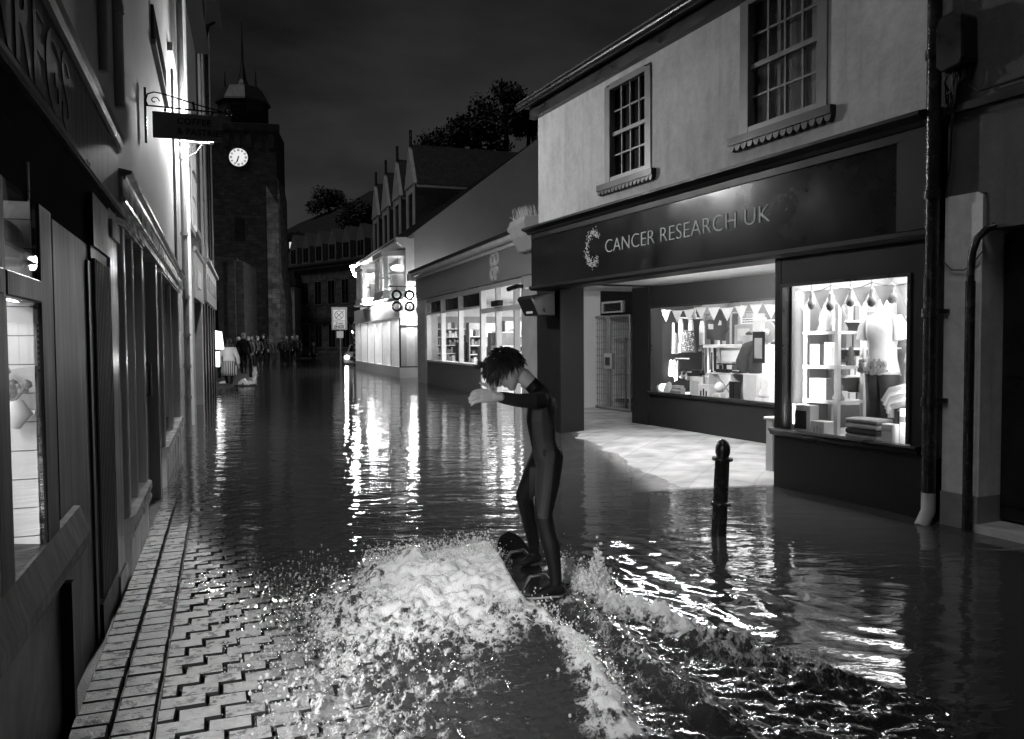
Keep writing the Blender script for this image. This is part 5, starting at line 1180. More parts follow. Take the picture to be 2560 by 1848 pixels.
# ================================================================== RESTAURANT HOUSE with gable wall
rh = thing('restaurant_house', 'bright white restaurant house with bay windows, gothic dormers and tall grey gable wall', 'house', G.p(6, 0, 0))
# gable end wall: facade perpendicular at u=0, running back along -n
GW = Fr(*(G.p(0, 0, 0)[:2]), -G.n.x, -G.n.y, 1)     # u runs back from the street
if GW.n.y > 0: GW.n = -GW.n
b = MB(); b.prism(GW, [(0, -.3), (13.5, -.3), (13.5, 7.8), (6.4, 10.6), (0, 5.7)], -.4, 0); b.build('gable_wall', M['gable'], rh)
b = MB(); b.box(GW, -.06, .30, -.3, 5.7, .001, .04); b.build('quoin', M['white'], rh)
b = MB(); b.box(G, .4, 13.4, 2.45, 5.6, -.4, -.02); b.build('wall', M['white'], rh)
b = MB(); b.profile(G, [(.45, 5.62), (.45, 5.72), (-6.4, 10.6), (-12, 7.2), (-12, 5.6)], .38, 13.6); b.build('roof', M['slate'], rh)
b = MB(); b.profile(G, [(-.02, 5.3), (.18, 5.35), (.42, 5.55), (.46, 5.72), (-.02, 5.74)], -.05, 13.5); b.build('cornice', M['white'], rh)
def gbay(u0, u1, z0, z1, pr, lit):
    w0, w1 = u0 + .55, u1 - .55; ol = [(u0, 0), (w0, pr), (w1, pr), (u1, 0)]
    def ring(a, c, off, mb):
        P = [(u0 - off, -.05), (w0 - off * .6, pr + off), (w1 + off * .6, pr + off), (u1 + off, -.05)]; n = 4
        V = [G.p(u, a, d) for u, d in P] + [G.p(u, c, d) for u, d in P]
        mb.add(V, [tuple(range(n)), tuple(range(2 * n - 1, n - 1, -1))] + [(i, i + n, (i + 1) % n + n, (i + 1) % n) for i in range(n)])
    m_ = MB()
    for (u, d) in ol: m_.box(G, u - .08, u + .08, z0, z1, d - .16, d)
    um = (w0 + w1) / 2; m_.box(G, um - .05, um + .05, z0, z1, pr - .12, pr - .01)
    ring(z1, z1 + .22, .1, m_); ring(z0 - .25, z0, .06, m_); ring(z0 - .34, z0 - .25, .14, m_)
    wf = m_.build('bay_window', M['white'], rh)
    g = MB()
    for a, c in zip(ol[:-1], ol[1:]): g.quad([G.p(a[0], z0, a[1] - .07), G.p(c[0], z0, c[1] - .07), G.p(c[0], z1, c[1] - .07), G.p(a[0], z1, a[1] - .07)])
    g.build('pane', M['glass'], wf)
    m_ = MB(); m_.box(G, u0, u1, z0, z1 + .1, -1.25, -1.2); m_.box(G, u0 + .2, u0 + .55, z0, z1 - .2, -.3, -.25)
    m_.build('room', M['midgrey'], wf)
    zm = (z0 + z1) / 2; m_ = MB()
    for a, c in zip(ol[:-1], ol[1:]):
        m_.add([G.p(a[0], zm - .03, a[1] - .1), G.p(c[0], zm - .03, c[1] - .1), G.p(c[0], zm + .03, c[1] - .1), G.p(a[0], zm + .03, a[1] - .1)], [(0, 1, 2, 3)])
    m_.build('transom', M['white'], wf)
gbay(.55, 3.9, 3.62, 5.05, .75, True)
gbay(6.6, 9.8, 3.62, 5.05, .75, False)
# glowing room lamp seen through the near bay
pl = thing('ceiling_lamp', 'round glowing paper lamp inside the near upper bay window', 'lamp', G.p(1.3, 4.7, .2)); MB().lathe(G.p(1.25, 4.6, .15), [(.02, -.13), (.2, -.1), (.3, 0), (.2, .1), (.02, .13)], 16).build('shade', M['bulb_soft'], pl); MB().tube([G.p(1.25, 4.72, .15), G.p(1.25, 5.1, .15)], .01, 5).build('flex', M['dark'], pl)
# dormers with pointed gables
for i, u in enumerate((1.6, 4.6, 7.6, 10.6)):
    m_ = MB(); m_.box(G, u - .75, u + .75, 5.75, 8.1, -4.2, -.55); dm = m_.build('dormer', M['slate'], rh)
    m_ = MB(); m_.box(G, u - .78, u - .55, 5.75, 8.1, -.549, -.48); m_.box(G, u + .55, u + .78, 5.75, 8.1, -.549, -.48); m_.box(G, u - .55, u + .55, 7.8, 8.1, -.549, -.5)
    m_.prism(G, [(u - .98, 8.1), (u + .98, 8.1), (u, 9.75)], -.6, -.45); m_.build('gable', M['lightgrey'], dm)
    m_ = MB(); m_.box(G, u - .5, u + .5, 6.2, 7.75, -.548, -.53); m_.build('pane', M['glass_dark'], dm)
    m_ = MB(); m_.prism(G, [(u - 1.1, 8.04), (u + 1.1, 8.04), (u, 9.9)], -5.6, -.601); m_.tube([G.p(u, 9.8, -.55), G.p(u, 10.5, -.55)], .07, 6); m_.build('dormer_roof', M['slate'], dm)
    m_ = MB(); m_.box(G, u - .9, u - .751, 7.95, 8.1, -4.2, -.6); m_.build('dormer_eave', M['lightgrey'], dm)
# ground floor: fascias, shopfront, doors
b = MB(); b.box(G, -.02, 13.2, 2.5, 3.2, -.3, .34); fo = b.build('fascia', M['lightgrey'], rh)
SG = Fr(*(G.p(-.02, 0, 0)[:2]), G.n.x, G.n.y, -1)
if SG.n.y > 0: SG.n = -SG.n
b = MB(); b.box(SG, -1.9, .36, 2.45, 3.15, -.05, .05); so = b.build('end_fascia', M['midgrey'], rh)
tt = MB(); rr = random.Random(3)
u = -.0
for ch in range(4):
    u0 = .30 - .16 * ch
    for k in range(3): tt.box(SG, u0 - .12, u0, 2.78 + .07 * k, 2.81 + .07 * k, .051, .06)
    for k in range(2): tt.box(SG, u0 - .10 + .05 * k, u0 - .07 + .05 * k, 2.76, 2.98, .06, .064)
tt.build('lettering', M['dark'], so)
b = MB(); b.lathe(SG.p(-.62, 2.78, .05), [(.3, 0), (.3, .02), (.28, .03)], 24, 0, tuple(SG.n)); b.build('roundel', M['dark'], so)
b = MB(); b.box(G, .0, 13.2, -.3, .42, -.3, .3); b.build('stall_riser', M['white'], rh)
for u in (.05, 2.2, 4.4, 6.6, 8.8, 11, 13.1): MB().box(G, u - .07, u + .07, .42, 2.5, -.2, .3).build('window_post', M['white'], rh)
b = MB(); b.box(G, .1, 13.0, .42, 2.45, .1, .12); b.build('pane', M['glass'], rh)
b = MB(); b.box(G, .1, 13.0, .42, 2.5, -.9, -.85); b.build('blind', M['whitewall'], rh)
b = MB(); b.box(SG, -.75, .30, .42, 2.1, -.02, .02); b.build('end_blind', M['lightgrey'], rh)
b = MB(); 
for u in (-.79, .30): b.box(SG, u - .0, u + .06, .42, 2.45, -.02, .06)
b.box(SG, -.73, .30, 2.1, 2.16, -.02, .05); b.box(SG, -.73, .30, .42, .47, -.02, .05); b.build('end_frame', M['dark'], rh)
b = MB(); b.box(SG, -.8, .36, -.3, .42, -.05, .07); b.build('end_riser', M['white'], rh)
b = MB(); b.box(SG, -1.95, -1.4, -.3, 2.45, -.05, .0); b.box(SG, -1.38, -1.28, -.3, 2.4, 0, .05); b.box(SG, -1.9, -1.8, -.3, 2.4, 0, .05); b.build('door', M['lightgrey'], rh)
MB().box(SG, -1.72, -1.64, 1.0, 1.5, .0, .04).build('letter_plate', M['black'], rh); MB().box(SG, -1.52, -1.46, 1.0, 1.5, .0, .04).build('handle', M['black'], rh)
b = MB(); b.box(SG, -1.24, -.82, -.3, 2.45, -.08, -.03)
for z in (.8, 1.3, 1.8): b.box(SG, -1.24, -.82, z, z + .04, -.03, -.02)
b.build('side_door', M['midgrey'], rh)
b = MB()
for i in range(9):
    z = .1 + i * .28; b.box(G, 13.22, 13.75, z, z + .15, -.3, .38, 0); b.box(G, 13.22, 13.75, z + .151, z + .279, -.3, .34, 1)
b.build('quoin', [M['dark'], M['midgrey']], rh)
# strip lamps that light the restaurant front
for i, (u, d) in enumerate(((-.14, .55), (2.6, .6), (6.0, .6))):
    t = thing('sign_lamp', ('bright strip lamp over the end fascia of the restaurant', 'bright strip lamp over the near part of the restaurant fascia', 'bright strip lamp over the far part of the restaurant fascia')[i], 'lamp', G.p(u, 3.3, d), 'lamps on the restaurant fascia')
    if i == 0:
        q = MB(); q.box(SG, -1.7, .2, 3.2, 3.23, .3, .33)
    else:
        q = MB(); q.box(G, u - 1.4, u + 1.4, 3.28, 3.31, .6, .63)
    q.build('tube', M['strip'], t)
    q = MB()
    for k in (-1, 1):
        if i == 0: q.tube([SG.p(-.75 + k * .8, 3.22, .0), SG.p(-.75 + k * .8, 3.22, .15)], .012, 5)
        else: q.tube([G.p(u + k * 1.2, 3.3, .34), G.p(u + k * 1.2, 3.3, .46)], .012, 5)
    q.build('arm', M['dark'], t)
dl = thing('downlight', 'small bright downlight under the end fascia of the restaurant', 'lamp', SG.p(-.1, 2.4, .2)); MB().lathe(SG.p(-.15, 2.36, .14), [(.01, -.04), (.1, -.03), (.12, .02), (.05, .06)], 12).build('bulb', M['strip'], dl)
# four ring hanging sign on the food shop corner
rs = thing('ring_sign', 'hanging bracket sign of four dark rings at the corner of the food shop', 'sign', K.p(12.8, 3.3, 0))
RS = Fr(*(K.p(12.75, 0, 0)[:2]), K.n.x, K.n.y, -1)
if RS.n.y > 0: RS.n = -RS.n
q = MB(); q.tube([RS.p(0, 3.52, 0), RS.p(1.05, 3.52, 0)], .018, 6); q.tube([RS.p(.02, 3.52, 0), RS.p(.02, 2.6, 0)], .018, 6); q.build('bracket', M['iron'], rs)
for u in (.3, .78):
    for z in (3.2, 2.78):
        q = MB(); n = 20; P = [RS.p(u + .155 * math.cos(2 * math.pi * k / n), z + .155 * math.sin(2 * math.pi * k / n), 0) for k in range(n + 1)]; q.tube(P, .045, 8)
        q.tube([RS.p(u, z + .16, 0), RS.p(u, z + .32, 0)], .01, 5); q.build('ring', M['iron'], rs)
# ================================================================== CLOCK TOWER AND THE FAR END
T = Fr(-19.0, 56.4, 1, .169, 1)          # tower front face, u to the right
if T.n.y > 0: T.n = -T.n
tw = thing('clock_tower', 'tall dark stone church tower with a lit clock face and pointed cupola', 'tower', T.p(0, 0, -2.3))
hw = 2.55
b = MB(); b.box(T, -hw, hw, -.3, 16.6, -2 * hw, 0); b.build('shaft', M['stone'], tw)
b = MB(); b.prism(T, [(hw - .02, -.3), (hw + .42, -.3), (hw + .42, 4.5), (hw + .16, 6.4), (hw + .16, 12.), (hw - .02, 13.2)], -2 * hw + .3, -.15); b.prism(T, [(hw - .7, -.3), (hw + .1, -.3), (hw + .1, 11), (hw - .7, 12.4)], .001, .25); b.build('buttress', M['stone_lit'], tw)  # paler stone tone stands for light falling on the tower's right side
b = MB(); b.profile(T, [(0, 16.0), (.25, 16.2), (.3, 16.6), (0, 16.7)], -hw - .25, hw + .25)
for i in range(7): b.box(T, -hw + .05 + i * .75, -hw + .45 + i * .75, 15.0, 16.0, .001, .12)
b.build('parapet', M['stone_dark'], tw)
b = MB(); c = T.p(0, 0, -hw)
def octa(r, z): return [c + Vector((r * math.cos(math.pi / 8 + k * math.pi / 4), r * math.sin(math.pi / 8 + k * math.pi / 4), z)) for k in range(8)]
def stack(mb, rings):
    V = [v for r in rings for v in r]; n = 8
    mb.add(V, [(i * n + k, i * n + (k + 1) % n, (i + 1) * n + (k + 1) % n, (i + 1) * n + k) for i in range(len(rings) - 1) for k in range(n)] + [tuple(range(7, -1, -1)), tuple(range((len(rings) - 1) * n, len(rings) * n))])
stack(b, [octa(2.1, 16.6), octa(1.75, 16.75), octa(1.75, 18.6)]); b.build('drum', M['stone_dark'], tw)
b = MB(); stack(b, [octa(1.95, 18.6), octa(1.9, 18.75), octa(1.35, 19.7), octa(1.15, 19.8)]); stack(b, [octa(.55, 19.8), octa(.28, 20.4), octa(.1, 21.6), octa(.03, 24.5)]); b.build('spire', M['slate'], tw)
b = MB()
for sx in (-1.1, 1.1): b.tube([c + Vector((sx, -.5, 19.7)), c + Vector((sx, -.5, 20.9))], [.08, .02], 5)
b.build('finial', M['slate'], tw)
b = MB(); b.box(T, -.55, .55, 16.9, 18.3, -.72, -.66); 
for i in range(7): b.box(T, -.5, .5, 17.0 + i * .18, 17.05 + i * .18, -.66, -.6)
b.build('louvre', M['black'], tw)
cl = MB(); cl.lathe(T.p(.02, 14.3, .001), [(.66, 0), (.66, .06), (.6, .08)], 40, 0, tuple(T.n)); co_ = cl.build('clock', M['dial'], tw)
b = MB(); n = 40; b.tube([T.p(.02 + .68 * math.cos(2 * math.pi * k / n), 14.3 + .68 * math.sin(2 * math.pi * k / n), .06) for k in range(n + 1)], .07, 6); b.build('bezel', M['black'], co_)
b = MB()
for k in range(12):
    a = k * math.pi / 6; ca, sa = math.cos(a), math.sin(a)
    for o_ in ((-.045, 0, .045) if k % 3 else (-.06, -.02, .02, .06)):
        P = []
        for (r_, s_) in ((.42, -.013), (.57, -.013), (.57, .013), (.42, .013)):
            s2 = s_ + o_; P.append((.02 + r_ * sa + s2 * ca, 14.3 + r_ * ca - s2 * sa))
        b.prism(T, P, .082, .09)
b.build('numerals', M['black'], co_)
b = MB()
for ln, ang, wd in ((.36, 197, .04), (.5, 202, .026)):
    a = math.radians(ang); ca, sa = math.cos(a), math.sin(a)
    b.prism(T, [(.02 + r_ * sa + s_ * ca, 14.3 + r_ * ca - s_ * sa) for r_, s_ in ((-.08, -wd), (ln * .8, -wd), (ln, 0), (ln * .8, wd), (-.08, wd))], .091 + wd * .1, .1 + wd * .1)
b.build('hands', M['black'], co_)
for z in (8.6, 3.2): MB().box(T, -.35, .35, z, z + 1.5, .001, .02).build('slit_opening', M['black'], tw)
# annex building before the tower
A = Fr(-17.0, 44.5, 1, .169, 1)
if A.n.y > 0: A.n = -A.n
ax = thing('stone_annex', 'low dark stone building with pale corner in front of the clock tower', 'building', A.p(1, 0, 0))
b = MB(); b.prism(A, [(-3, -.3), (1.62, -.3), (1.62, 6.0), (-3, 6.5)], -6, 0); b.build('wall', M['stone_dark'], ax)
b = MB(); b.box(A, 1.625, 2.05, -.3, 6.0, -5, -.2); b.box(A, 1.2, 1.62, -.3, 5.9, .001, .06); b.build('quoin', M['stone'], ax)
b = MB(); b.prism(A, [(-3.1, 6.5), (1.75, 6.0), (1.75, 6.14), (-3.1, 6.66)], -6.1, .15); b.build('coping', M['slate'], ax)
b = MB(); b.box(A, .0, .7, 2.2, 3.8, .001, .03); b.box(A, -1.2, -.5, 2.2, 3.8, .001, .03); b.build('window', M['glass_dark'], ax)
# far terrace with gothic dormers
F1 = Fr(-23.0, 80, 13.5, -12.5, 1)
if F1.n.y > 0: F1.n = -F1.n
te = thing('terrace', 'long dark terrace with a row of pointed gothic dormers closing the street', 'terrace', F1.p(8, 0, 0))
b = MB(); b.box(F1, 0, 24, -.3, 8.6, -8, 0); b.build('wall', M['terrace'], te)
b = MB(); b.profile(F1, [(.4, 8.6), (.4, 8.75), (-4.2, 10.6), (-8.4, 8.7)], -.3, 24.2); b.build('roof', M['slate'], te)
b = MB(); b.box(F1, -.1, 24.1, 8.3, 8.59, .001, .3); b.box(F1, 0, 24, 3.3, 3.7, .001, .2); b.build('cornice', M['stone'], te)
for i in range(7):
    u = 2.2 + i * 2.15
    m_ = MB(); m_.prism(F1, [(u - .62, 8.76), (u + .62, 8.76), (u + .62, 10.6), (u, 11.9), (u - .62, 10.6)], -2.6, -.1); dm = m_.build('dormer', M['grey'], te)
    m_ = MB(); m_.box(F1, u - .4, u - .04, 9.1, 10.4, -.099, -.07); m_.box(F1, u + .04, u + .4, 9.1, 10.4, -.099, -.07); m_.build('pane', M['glass_dark'], dm)
    for z in (1.0, 5.0):
        m_ = MB(); m_.box(F1, u - .6, u + .6, z - .1, z + 2.2, .001, .06); wf = m_.build('window', M['grey'], te)
        m_ = MB(); m_.box(F1, u - .5, u - .03, z, z + 2.1, .061, .07); m_.box(F1, u + .03, u + .5, z, z + 2.1, .061, .07); m_.build('pane', M['glass_dark'], wf)
for u in (4, 12, 18):
    MB().box(F1, u, u + 1.2, 10, 11.6, -4.6, -3.8).build('chimney', M['stone_dark'], te)
# small white house far left of it
F2 = Fr(-22.4, 74, 1, .1, 1)
if F2.n.y > 0: F2.n = -F2.n
wh = thing('white_house', 'small pale far house with four windows just right of the clock tower', 'house', F2.p(1, 0, 0))
b = MB(); b.prism(F2, [(-1.5, 2.6), (2.3, 2.6), (2.3, 6.6), (-1.5, 6.2)], -4, 0); b.box(F2, -1.5, 2.3, -.3, 2.6, -4, -.1); b.build('wall', M['lightgrey'], wh)
b = MB(); b.prism(F2, [(-1.7, 6.3), (2.5, 6.7), (2.3, 7.9), (-1.6, 7.9)], -4.2, .2); b.build('roof', M['slate'], wh)
for u in (-.9, .9):
    for z in (3.0, 4.8): MB().box(F2, u - .4, u + .4, z, z + 1.3, .001, .05).build('window', M['glass_dark'], wh)

# hillside
def hill_z(x, y):
    pxx = 1280 + x / np.maximum(y, 1) * 1400
    yy = np.interp(pxx, [300, 700, 870, 912, 1000, 1045, 1100, 1180, 1250, 1330, 1600, 2400], [690, 690, 690, 668, 632, 612, 600, 572, 556, 545, 535, 530])
    zt = 1.5 + (870 - yy) * 150 / 1400
    k = sstep(98, 150, y)
    return -.4 + (zt + .4) * k + 1.5 * (fbm(x * .12, y * .12, 3, 40) - .5) * k + np.where(y > 150, (y - 150) * -.02, 0)
hx = np.linspace(-160, 180, 110); hy = np.linspace(96, 260, 50)
grid_obj('hill', hx, hy, hill_z, M['hill'], 'structure')
def tree(x, y, h, r, lab, seed, grp='trees on the hillside'):
    z = float(hill_z(np.array([x]), np.array([float(y)]))[0]); rr = random.Random(seed)
    t = thing('tree', lab, 'tree', (x, y, z), grp)
    tr = MB(); top = Vector((x, y, z + h - r)); tr.tube([(x, y, z - .5), (x + .2, y, z + (h - r) * .5), tuple(top)], [r * .09, r * .07, r * .05], 7)
    lobes = []
    for k in range(15):
        a = rr.uniform(0, 6.28); el = rr.uniform(-.3, 1.2); q = top + Vector((math.cos(a) * math.cos(el), math.sin(a) * math.cos(el), math.sin(el) * .9)) * r * rr.uniform(.45, .88)
        tr.tube([tuple(top), tuple((top + q) / 2 + Vector((0, 0, .1))), tuple(q)], [r * .04, r * .025, r * .01], 5); lobes.append((q, r * rr.uniform(.2, .42)))
    lobes.append((top + Vector((0, 0, r * .2)), r * .55))
    tr.build('trunk', M['bark'], t)
    V = []; F_ = []
    for (q, rad) in lobes:
        for k in range(230):
            d = Vector((rr.gauss(0, 1), rr.gauss(0, 1), rr.gauss(0, 1))).normalized() * rad * rr.uniform(.4, 1.22); p = q + d
            a = Vector((rr.gauss(0, 1), rr.gauss(0, 1), rr.gauss(0, 1))).normalized(); bb = a.orthogonal().normalized(); s_ = r * rr.uniform(.03, .08); n0 = len(V)
            V += [p + a * s_, p + bb * s_ * .6, p - a * s_, p - bb * s_ * .6]; F_.append((n0, n0 + 1, n0 + 2, n0 + 3))
    m_ = MB(); m_.add(V, F_); m_.build('crown', M['leaf'], t)
def tx(px_, Y): return (px_ - 1280) / 1400 * Y
tree(tx(1268, 140), 140, 14, 6.2, 'tallest round crowned tree on the hill beside the shop roof', 1)
tree(tx(1212, 142), 142, 10, 6.2, 'broad dark tree in the middle of the hilltop group', 2)
tree(tx(1152, 144), 144, 7.5, 5.2, 'lower dark tree at the left of the hilltop group', 3)
tree(tx(1045, 120), 120, 9.5, 4.2, 'dark tree behind the gothic dormers of the restaurant house', 4)
tree(tx(1010, 130), 130, 6, 3.6, 'small dark tree above the far terrace roof', 5)
tree(tx(962, 145), 145, 4.5, 3.6, 'lowest dark tree on the hill skyline above the terrace', 6)
tree(tx(1306, 146), 146, 9.5, 5, 'dark tree half hidden behind the charity shop eaves', 7)
# hillside houses
for i, (px_, py_, Y) in enumerate(((899, 703, 132), (909, 702, 134), (952, 672, 146))):
    x = tx(px_, Y); z = float(hill_z(np.array([x]), np.array([float(Y)]))[0])
    h = thing('hill_house', ('dark hillside house with the brightest lit window above the terrace', 'dark hillside house with a faint lit window above the terrace', 'small pale house high on the hill skyline')[i], 'house', (x, Y, z))
    zz = 1.5 + (870 - py_) * Y / 1400
    MB().box(W, x - 2.2, x + 2.2, z - 3, zz + .9, -Y - 4, -Y).build('wall', M['dark'] if i < 2 else M['midgrey'], h)
    MB().prism(W, [(x - 2.5, zz + .9), (x + 2.5, zz + .9), (x, zz + 2.2)], -Y - 4.2, -Y + .2).build('roof', M['slate'], h)
    s_ = (.5, .3, .35)[i]; MB().box(W, x - s_, x + s_, zz - s_, zz + s_, -Y + .001, -Y + .08).build('window', M['lit_win'], h)
# kerb
kp = [(-9.9, 30.5), (-10.6, 33), (-12.6, 39.5), (-15.4, 48), (-20, 66), (-25, 88)]
m_ = MB()
for a, c in zip(kp[:-1], kp[1:]):
    f = Fr(a[0], a[1], c[0] - a[0], c[1] - a[1], 1); ln = math.hypot(c[0] - a[0], c[1] - a[1]); m_.box(f, 0, ln, -.3, .13, -.16, 0)
o = m_.build('kerb', M['concrete']); o['kind'] = 'structure'
# bollards
def bollard_parts(root, base, h, r=.062, lean=(0, 0)):
    b0 = Vector(base); ax_ = Vector((lean[0], lean[1], 1)).normalized()
    m_ = MB(); m_.lathe(b0, [(r * 1.25, 0), (r * 1.25, h * .18), (r * 1.05, h * .2), (r, h * .22), (r * .95, h * .84), (r * 1.1, h * .845)], 20, 0, tuple(ax_)); m_.build('post', M['iron'], root)
    m_ = MB()
    for z in (.50, .84): m_.lathe(b0 + ax_ * h * z, [(r, -.012), (r * 1.32, -.008), (r * 1.38, .004), (r * 1.3, .016), (r, .02)], 20, 0, tuple(ax_))
    m_.build('collar', M['iron'], root)
    m_ = MB(); m_.lathe(b0 + ax_ * h * .855, [(r * .9, 0), (r * .8, .01), (r * .98, .04), (r * .95, .085), (r * .7, .12), (r * .3, .14), (.002, .143)], 18, 0, tuple(ax_)); m_.build('cap', M['iron'], root)
nb_ = thing('bollard', 'black ringed iron bollard leaning in the flood before the lit porch', 'bollard', (1.565, 6.14, -.27)); bollard_parts(nb_, (1.553, 6.14, -.27), 1.01, .058, (.045, .0))
pr = None
for i, (px_, Y) in enumerate(((768.5, 31.5), (807, 37), (822.5, 31.3), (841, 46))):
    x = tx(px_, Y); lab = ('pale post at the wall behind the walking woman', 'pale post just right of the walking woman', 'dark post with lit edge at the end of the kerb', 'thin far post among the crowd by the tower')[i]
    if pr is None:
        pr = thing('street_post', lab, 'bollard', (x, Y, -.25), 'posts along the far kerb'); bollard_parts(pr, (x, Y, -.25), 1.25, .06); c_ = pr
    else:
        c_ = copy_tree(pr); c_.location = (x, Y, -.25); c_['label'] = lab
# road sign
sg = thing('road_sign', 'square zone ends road sign on a grey post standing in the flood', 'road sign', (tx(979, 48), 48, 0)); X0 = tx(979, 48)
m_ = MB(); m_.tube([(X0, 48, -.4), (X0, 48, 2.2)], .05, 10); m_.tube([(X0, 48, -.4), (X0, 48, .62)], .08, 10); m_.build('post', M['metal'], sg)
pb = MB(); pb.box(W, X0 - .5, X0 + .42, 2.2, 3.55, -48.02, -47.99); bo = pb.build('backing', M['midgrey'], sg)
pb = MB(); pb.box(W, X0 - .4, X0 + .3, 2.75, 3.4, -47.989, -47.975); pb.build('plate', M['white'], bo)
pb = MB(); pb.box(W, X0 - .4, X0 + .3, 2.28, 2.72, -47.989, -47.975); pb.build('plate', M['white'], bo)
pb = MB(); n = 28; pb.tube([(X0 - .05 + .25 * math.cos(2 * math.pi * k / n), 47.97, 3.08 + .25 * math.sin(2 * math.pi * k / n)) for k in range(n + 1)], .022, 5)
pb.tube([(X0 - .25, 47.965, 2.9), (X0 + .24, 47.965, 3.33)], .022, 5); pb.tube([(X0 - .2, 47.96, 3.22), (X0 + .1, 47.96, 2.92)], .022, 5); pb.build('symbol', M['grey'], bo)
tt = text_mb('Zone', .2, W, X0 - .05, 2.53, -47.97, 1, .003, .002, align='CENTER'); text_mb('ENDS', .24, W, X0 - .05, 2.31, -47.97, 1, .003, .006, align='CENTER', mb=tt); tt.build('lettering', M['black'], bo)
m_ = MB(); m_.box(W, X0 - .2, X0 + .2, 1.72, 2.12, -47.94, -47.92); m_.build('small_plate', M['lightgrey'], sg)
# wall lantern
lx, lY = tx(1009, 44), 44.; lz = 1.5 + (869 - 745) * 44 / 1400
ln_ = thing('street_lantern', 'glowing lantern on a bracket at the far corner of the restaurant', 'lamp', (lx, lY, lz))
m_ = MB(); m_.lathe((lx, lY, lz), [(.14, -.36), (.28, .02), (.36, .2), (.28, .24)], 8); m_.build('glass_body', M['lantern'], ln_)
m_ = MB(); m_.lathe((lx, lY, lz + .25), [(.4, 0), (.16, .16), (.03, .3)], 8); m_.tube([(lx, lY, lz - .36), (lx, lY, lz - .46), (lx + .25, lY + .1, lz - .5), (lx + .8, lY + .3, lz - .42)], .03, 6); m_.build('bracket', M['iron'], ln_)
# car with one headlamp showing
cx_, cY = tx(1006, 53), 53.
car = thing('parked_car', 'car with a dazzling headlight half hidden behind the restaurant corner', 'car', (cx_, cY, -.2))
def carbox(prof, w0, w1, name, m, par=car):
    t_ = MB(); n = len(prof); V = [(cx_ + s_ * w, cY + y, z - .2) for s_, w in ((-1, w0), (1, w1)) for y, z in prof]
    t_.add(V, [tuple(range(n)), tuple(range(2 * n - 1, n - 1, -1))] + [(i, i + n, (i + 1) % n + n, (i + 1) % n) for i in range(n)]); return t_.build(name, m, par, bevel=.05)
bd_ = carbox([(-.05, .25), (0, .75), (.3, .95), (1.2, 1.02), (2.0, 1.5), (3.4, 1.5), (4.1, 1.0), (4.2, .3)], .85, .85, 'body', M['midgrey'])
carbox([(1.22, 1.03), (1.98, 1.46), (1.9, 1.46), (1.14, 1.04)], .72, .72, 'windscreen', M['glass_dark'])
for sx in (-1, 1):
    for yy in (.75, 3.4):
        t_ = MB(); t_.lathe((cx_ + sx * .78 - .1, cY + yy, .1), [(.05, 0), (.3, .0), (.31, .05), (.31, .16), (.3, .2), (.05, .2)], 18, 0, (1, 0, 0)); t_.build('wheel', M['black'], car)
    t_ = MB(); t_.lathe((cx_ + sx * .62, cY - .02, .48), [(.11, 0), (.1, .05), (.02, .07)], 14, 0, (0, -1, 0)); t_.build('headlight', M['headlight'], car)
MB().box(W, cx_ - .4, cx_ + .4, .25, .5, -cY + .01, -cY + .04).build('grille', M['black'], car)
tl = thing('door_lamp', 'small bright lamp above the dazzling car headlight', 'lamp', (tx(1001.5, 57), 57, 2.2)); MB().ico((tx(1001.5, 57), 57, 2.2), .12, 2).build('bulb', M['lit_lamp'], tl); MB().tube([(tx(1001.5, 57), 57.02, 2.3), (tx(1001.5, 57), 57.02, 2.55), (tx(1001.5, 57) + 1.2, 57.5, 2.6)], .04, 6).build('arm', M['iron'], tl)
# ================================================================== PEOPLE
def evalmesh(me, mods):
    o = bpy.data.objects.new('tmp', me); COL.objects.link(o)
    for kind, kw in mods:
        m = o.modifiers.new('m', kind)
        for k, v in kw.items(): setattr(m, k, v)
    dg = bpy.context.evaluated_depsgraph_get(); dg.update()
    r = bpy.data.meshes.new_from_object(o.evaluated_get(dg)); bpy.data.objects.remove(o); return r
def flesh(name, chains, vox, mats, pick, parent, smooth=6):
    """one continuous surface grown round tapered limb chains: [(point, radius), ...]"""
    mb = MB()
    for ch in chains:
        pts = [Vector(p) for p, r in ch]; rs = [r for p, r in ch]
        for (a, ra), (b, rb) in zip(zip(pts[:-1], rs[:-1]), zip(pts[1:], rs[1:])):
            n = max(2, int((b - a).length / (min(ra, rb) * .35)) + 1)
            for i in range(n + 1):
                t = i / n; mb.ico(a.lerp(b, t), ra + (rb - ra) * t, 2)
        if len(pts) == 1: mb.ico(pts[0], rs[0], 2)
    me = bpy.data.meshes.new(name); me.from_pydata([tuple(v) for v in mb.v], [], mb.f)
    r = evalmesh(me, [('REMESH', dict(mode='VOXEL', voxel_size=vox)), ('SMOOTH', dict(factor=.5, iterations=smooth))])
    bpy.data.meshes.remove(me)
    org = parent.location if parent else Vector((0, 0, 0))
    r.materials.clear()
    for m in mats: r.materials.append(m)
    if pick:
        for p in r.polygons: p.material_index = pick(p.center, p.normal)
    for v in r.vertices: v.co -= org
    r.polygons.foreach_set('use_smooth', [True] * len(r.polygons)); r.name = name
    o = bpy.data.objects.new(name, r); COL.objects.link(o); o.parent = parent; return o

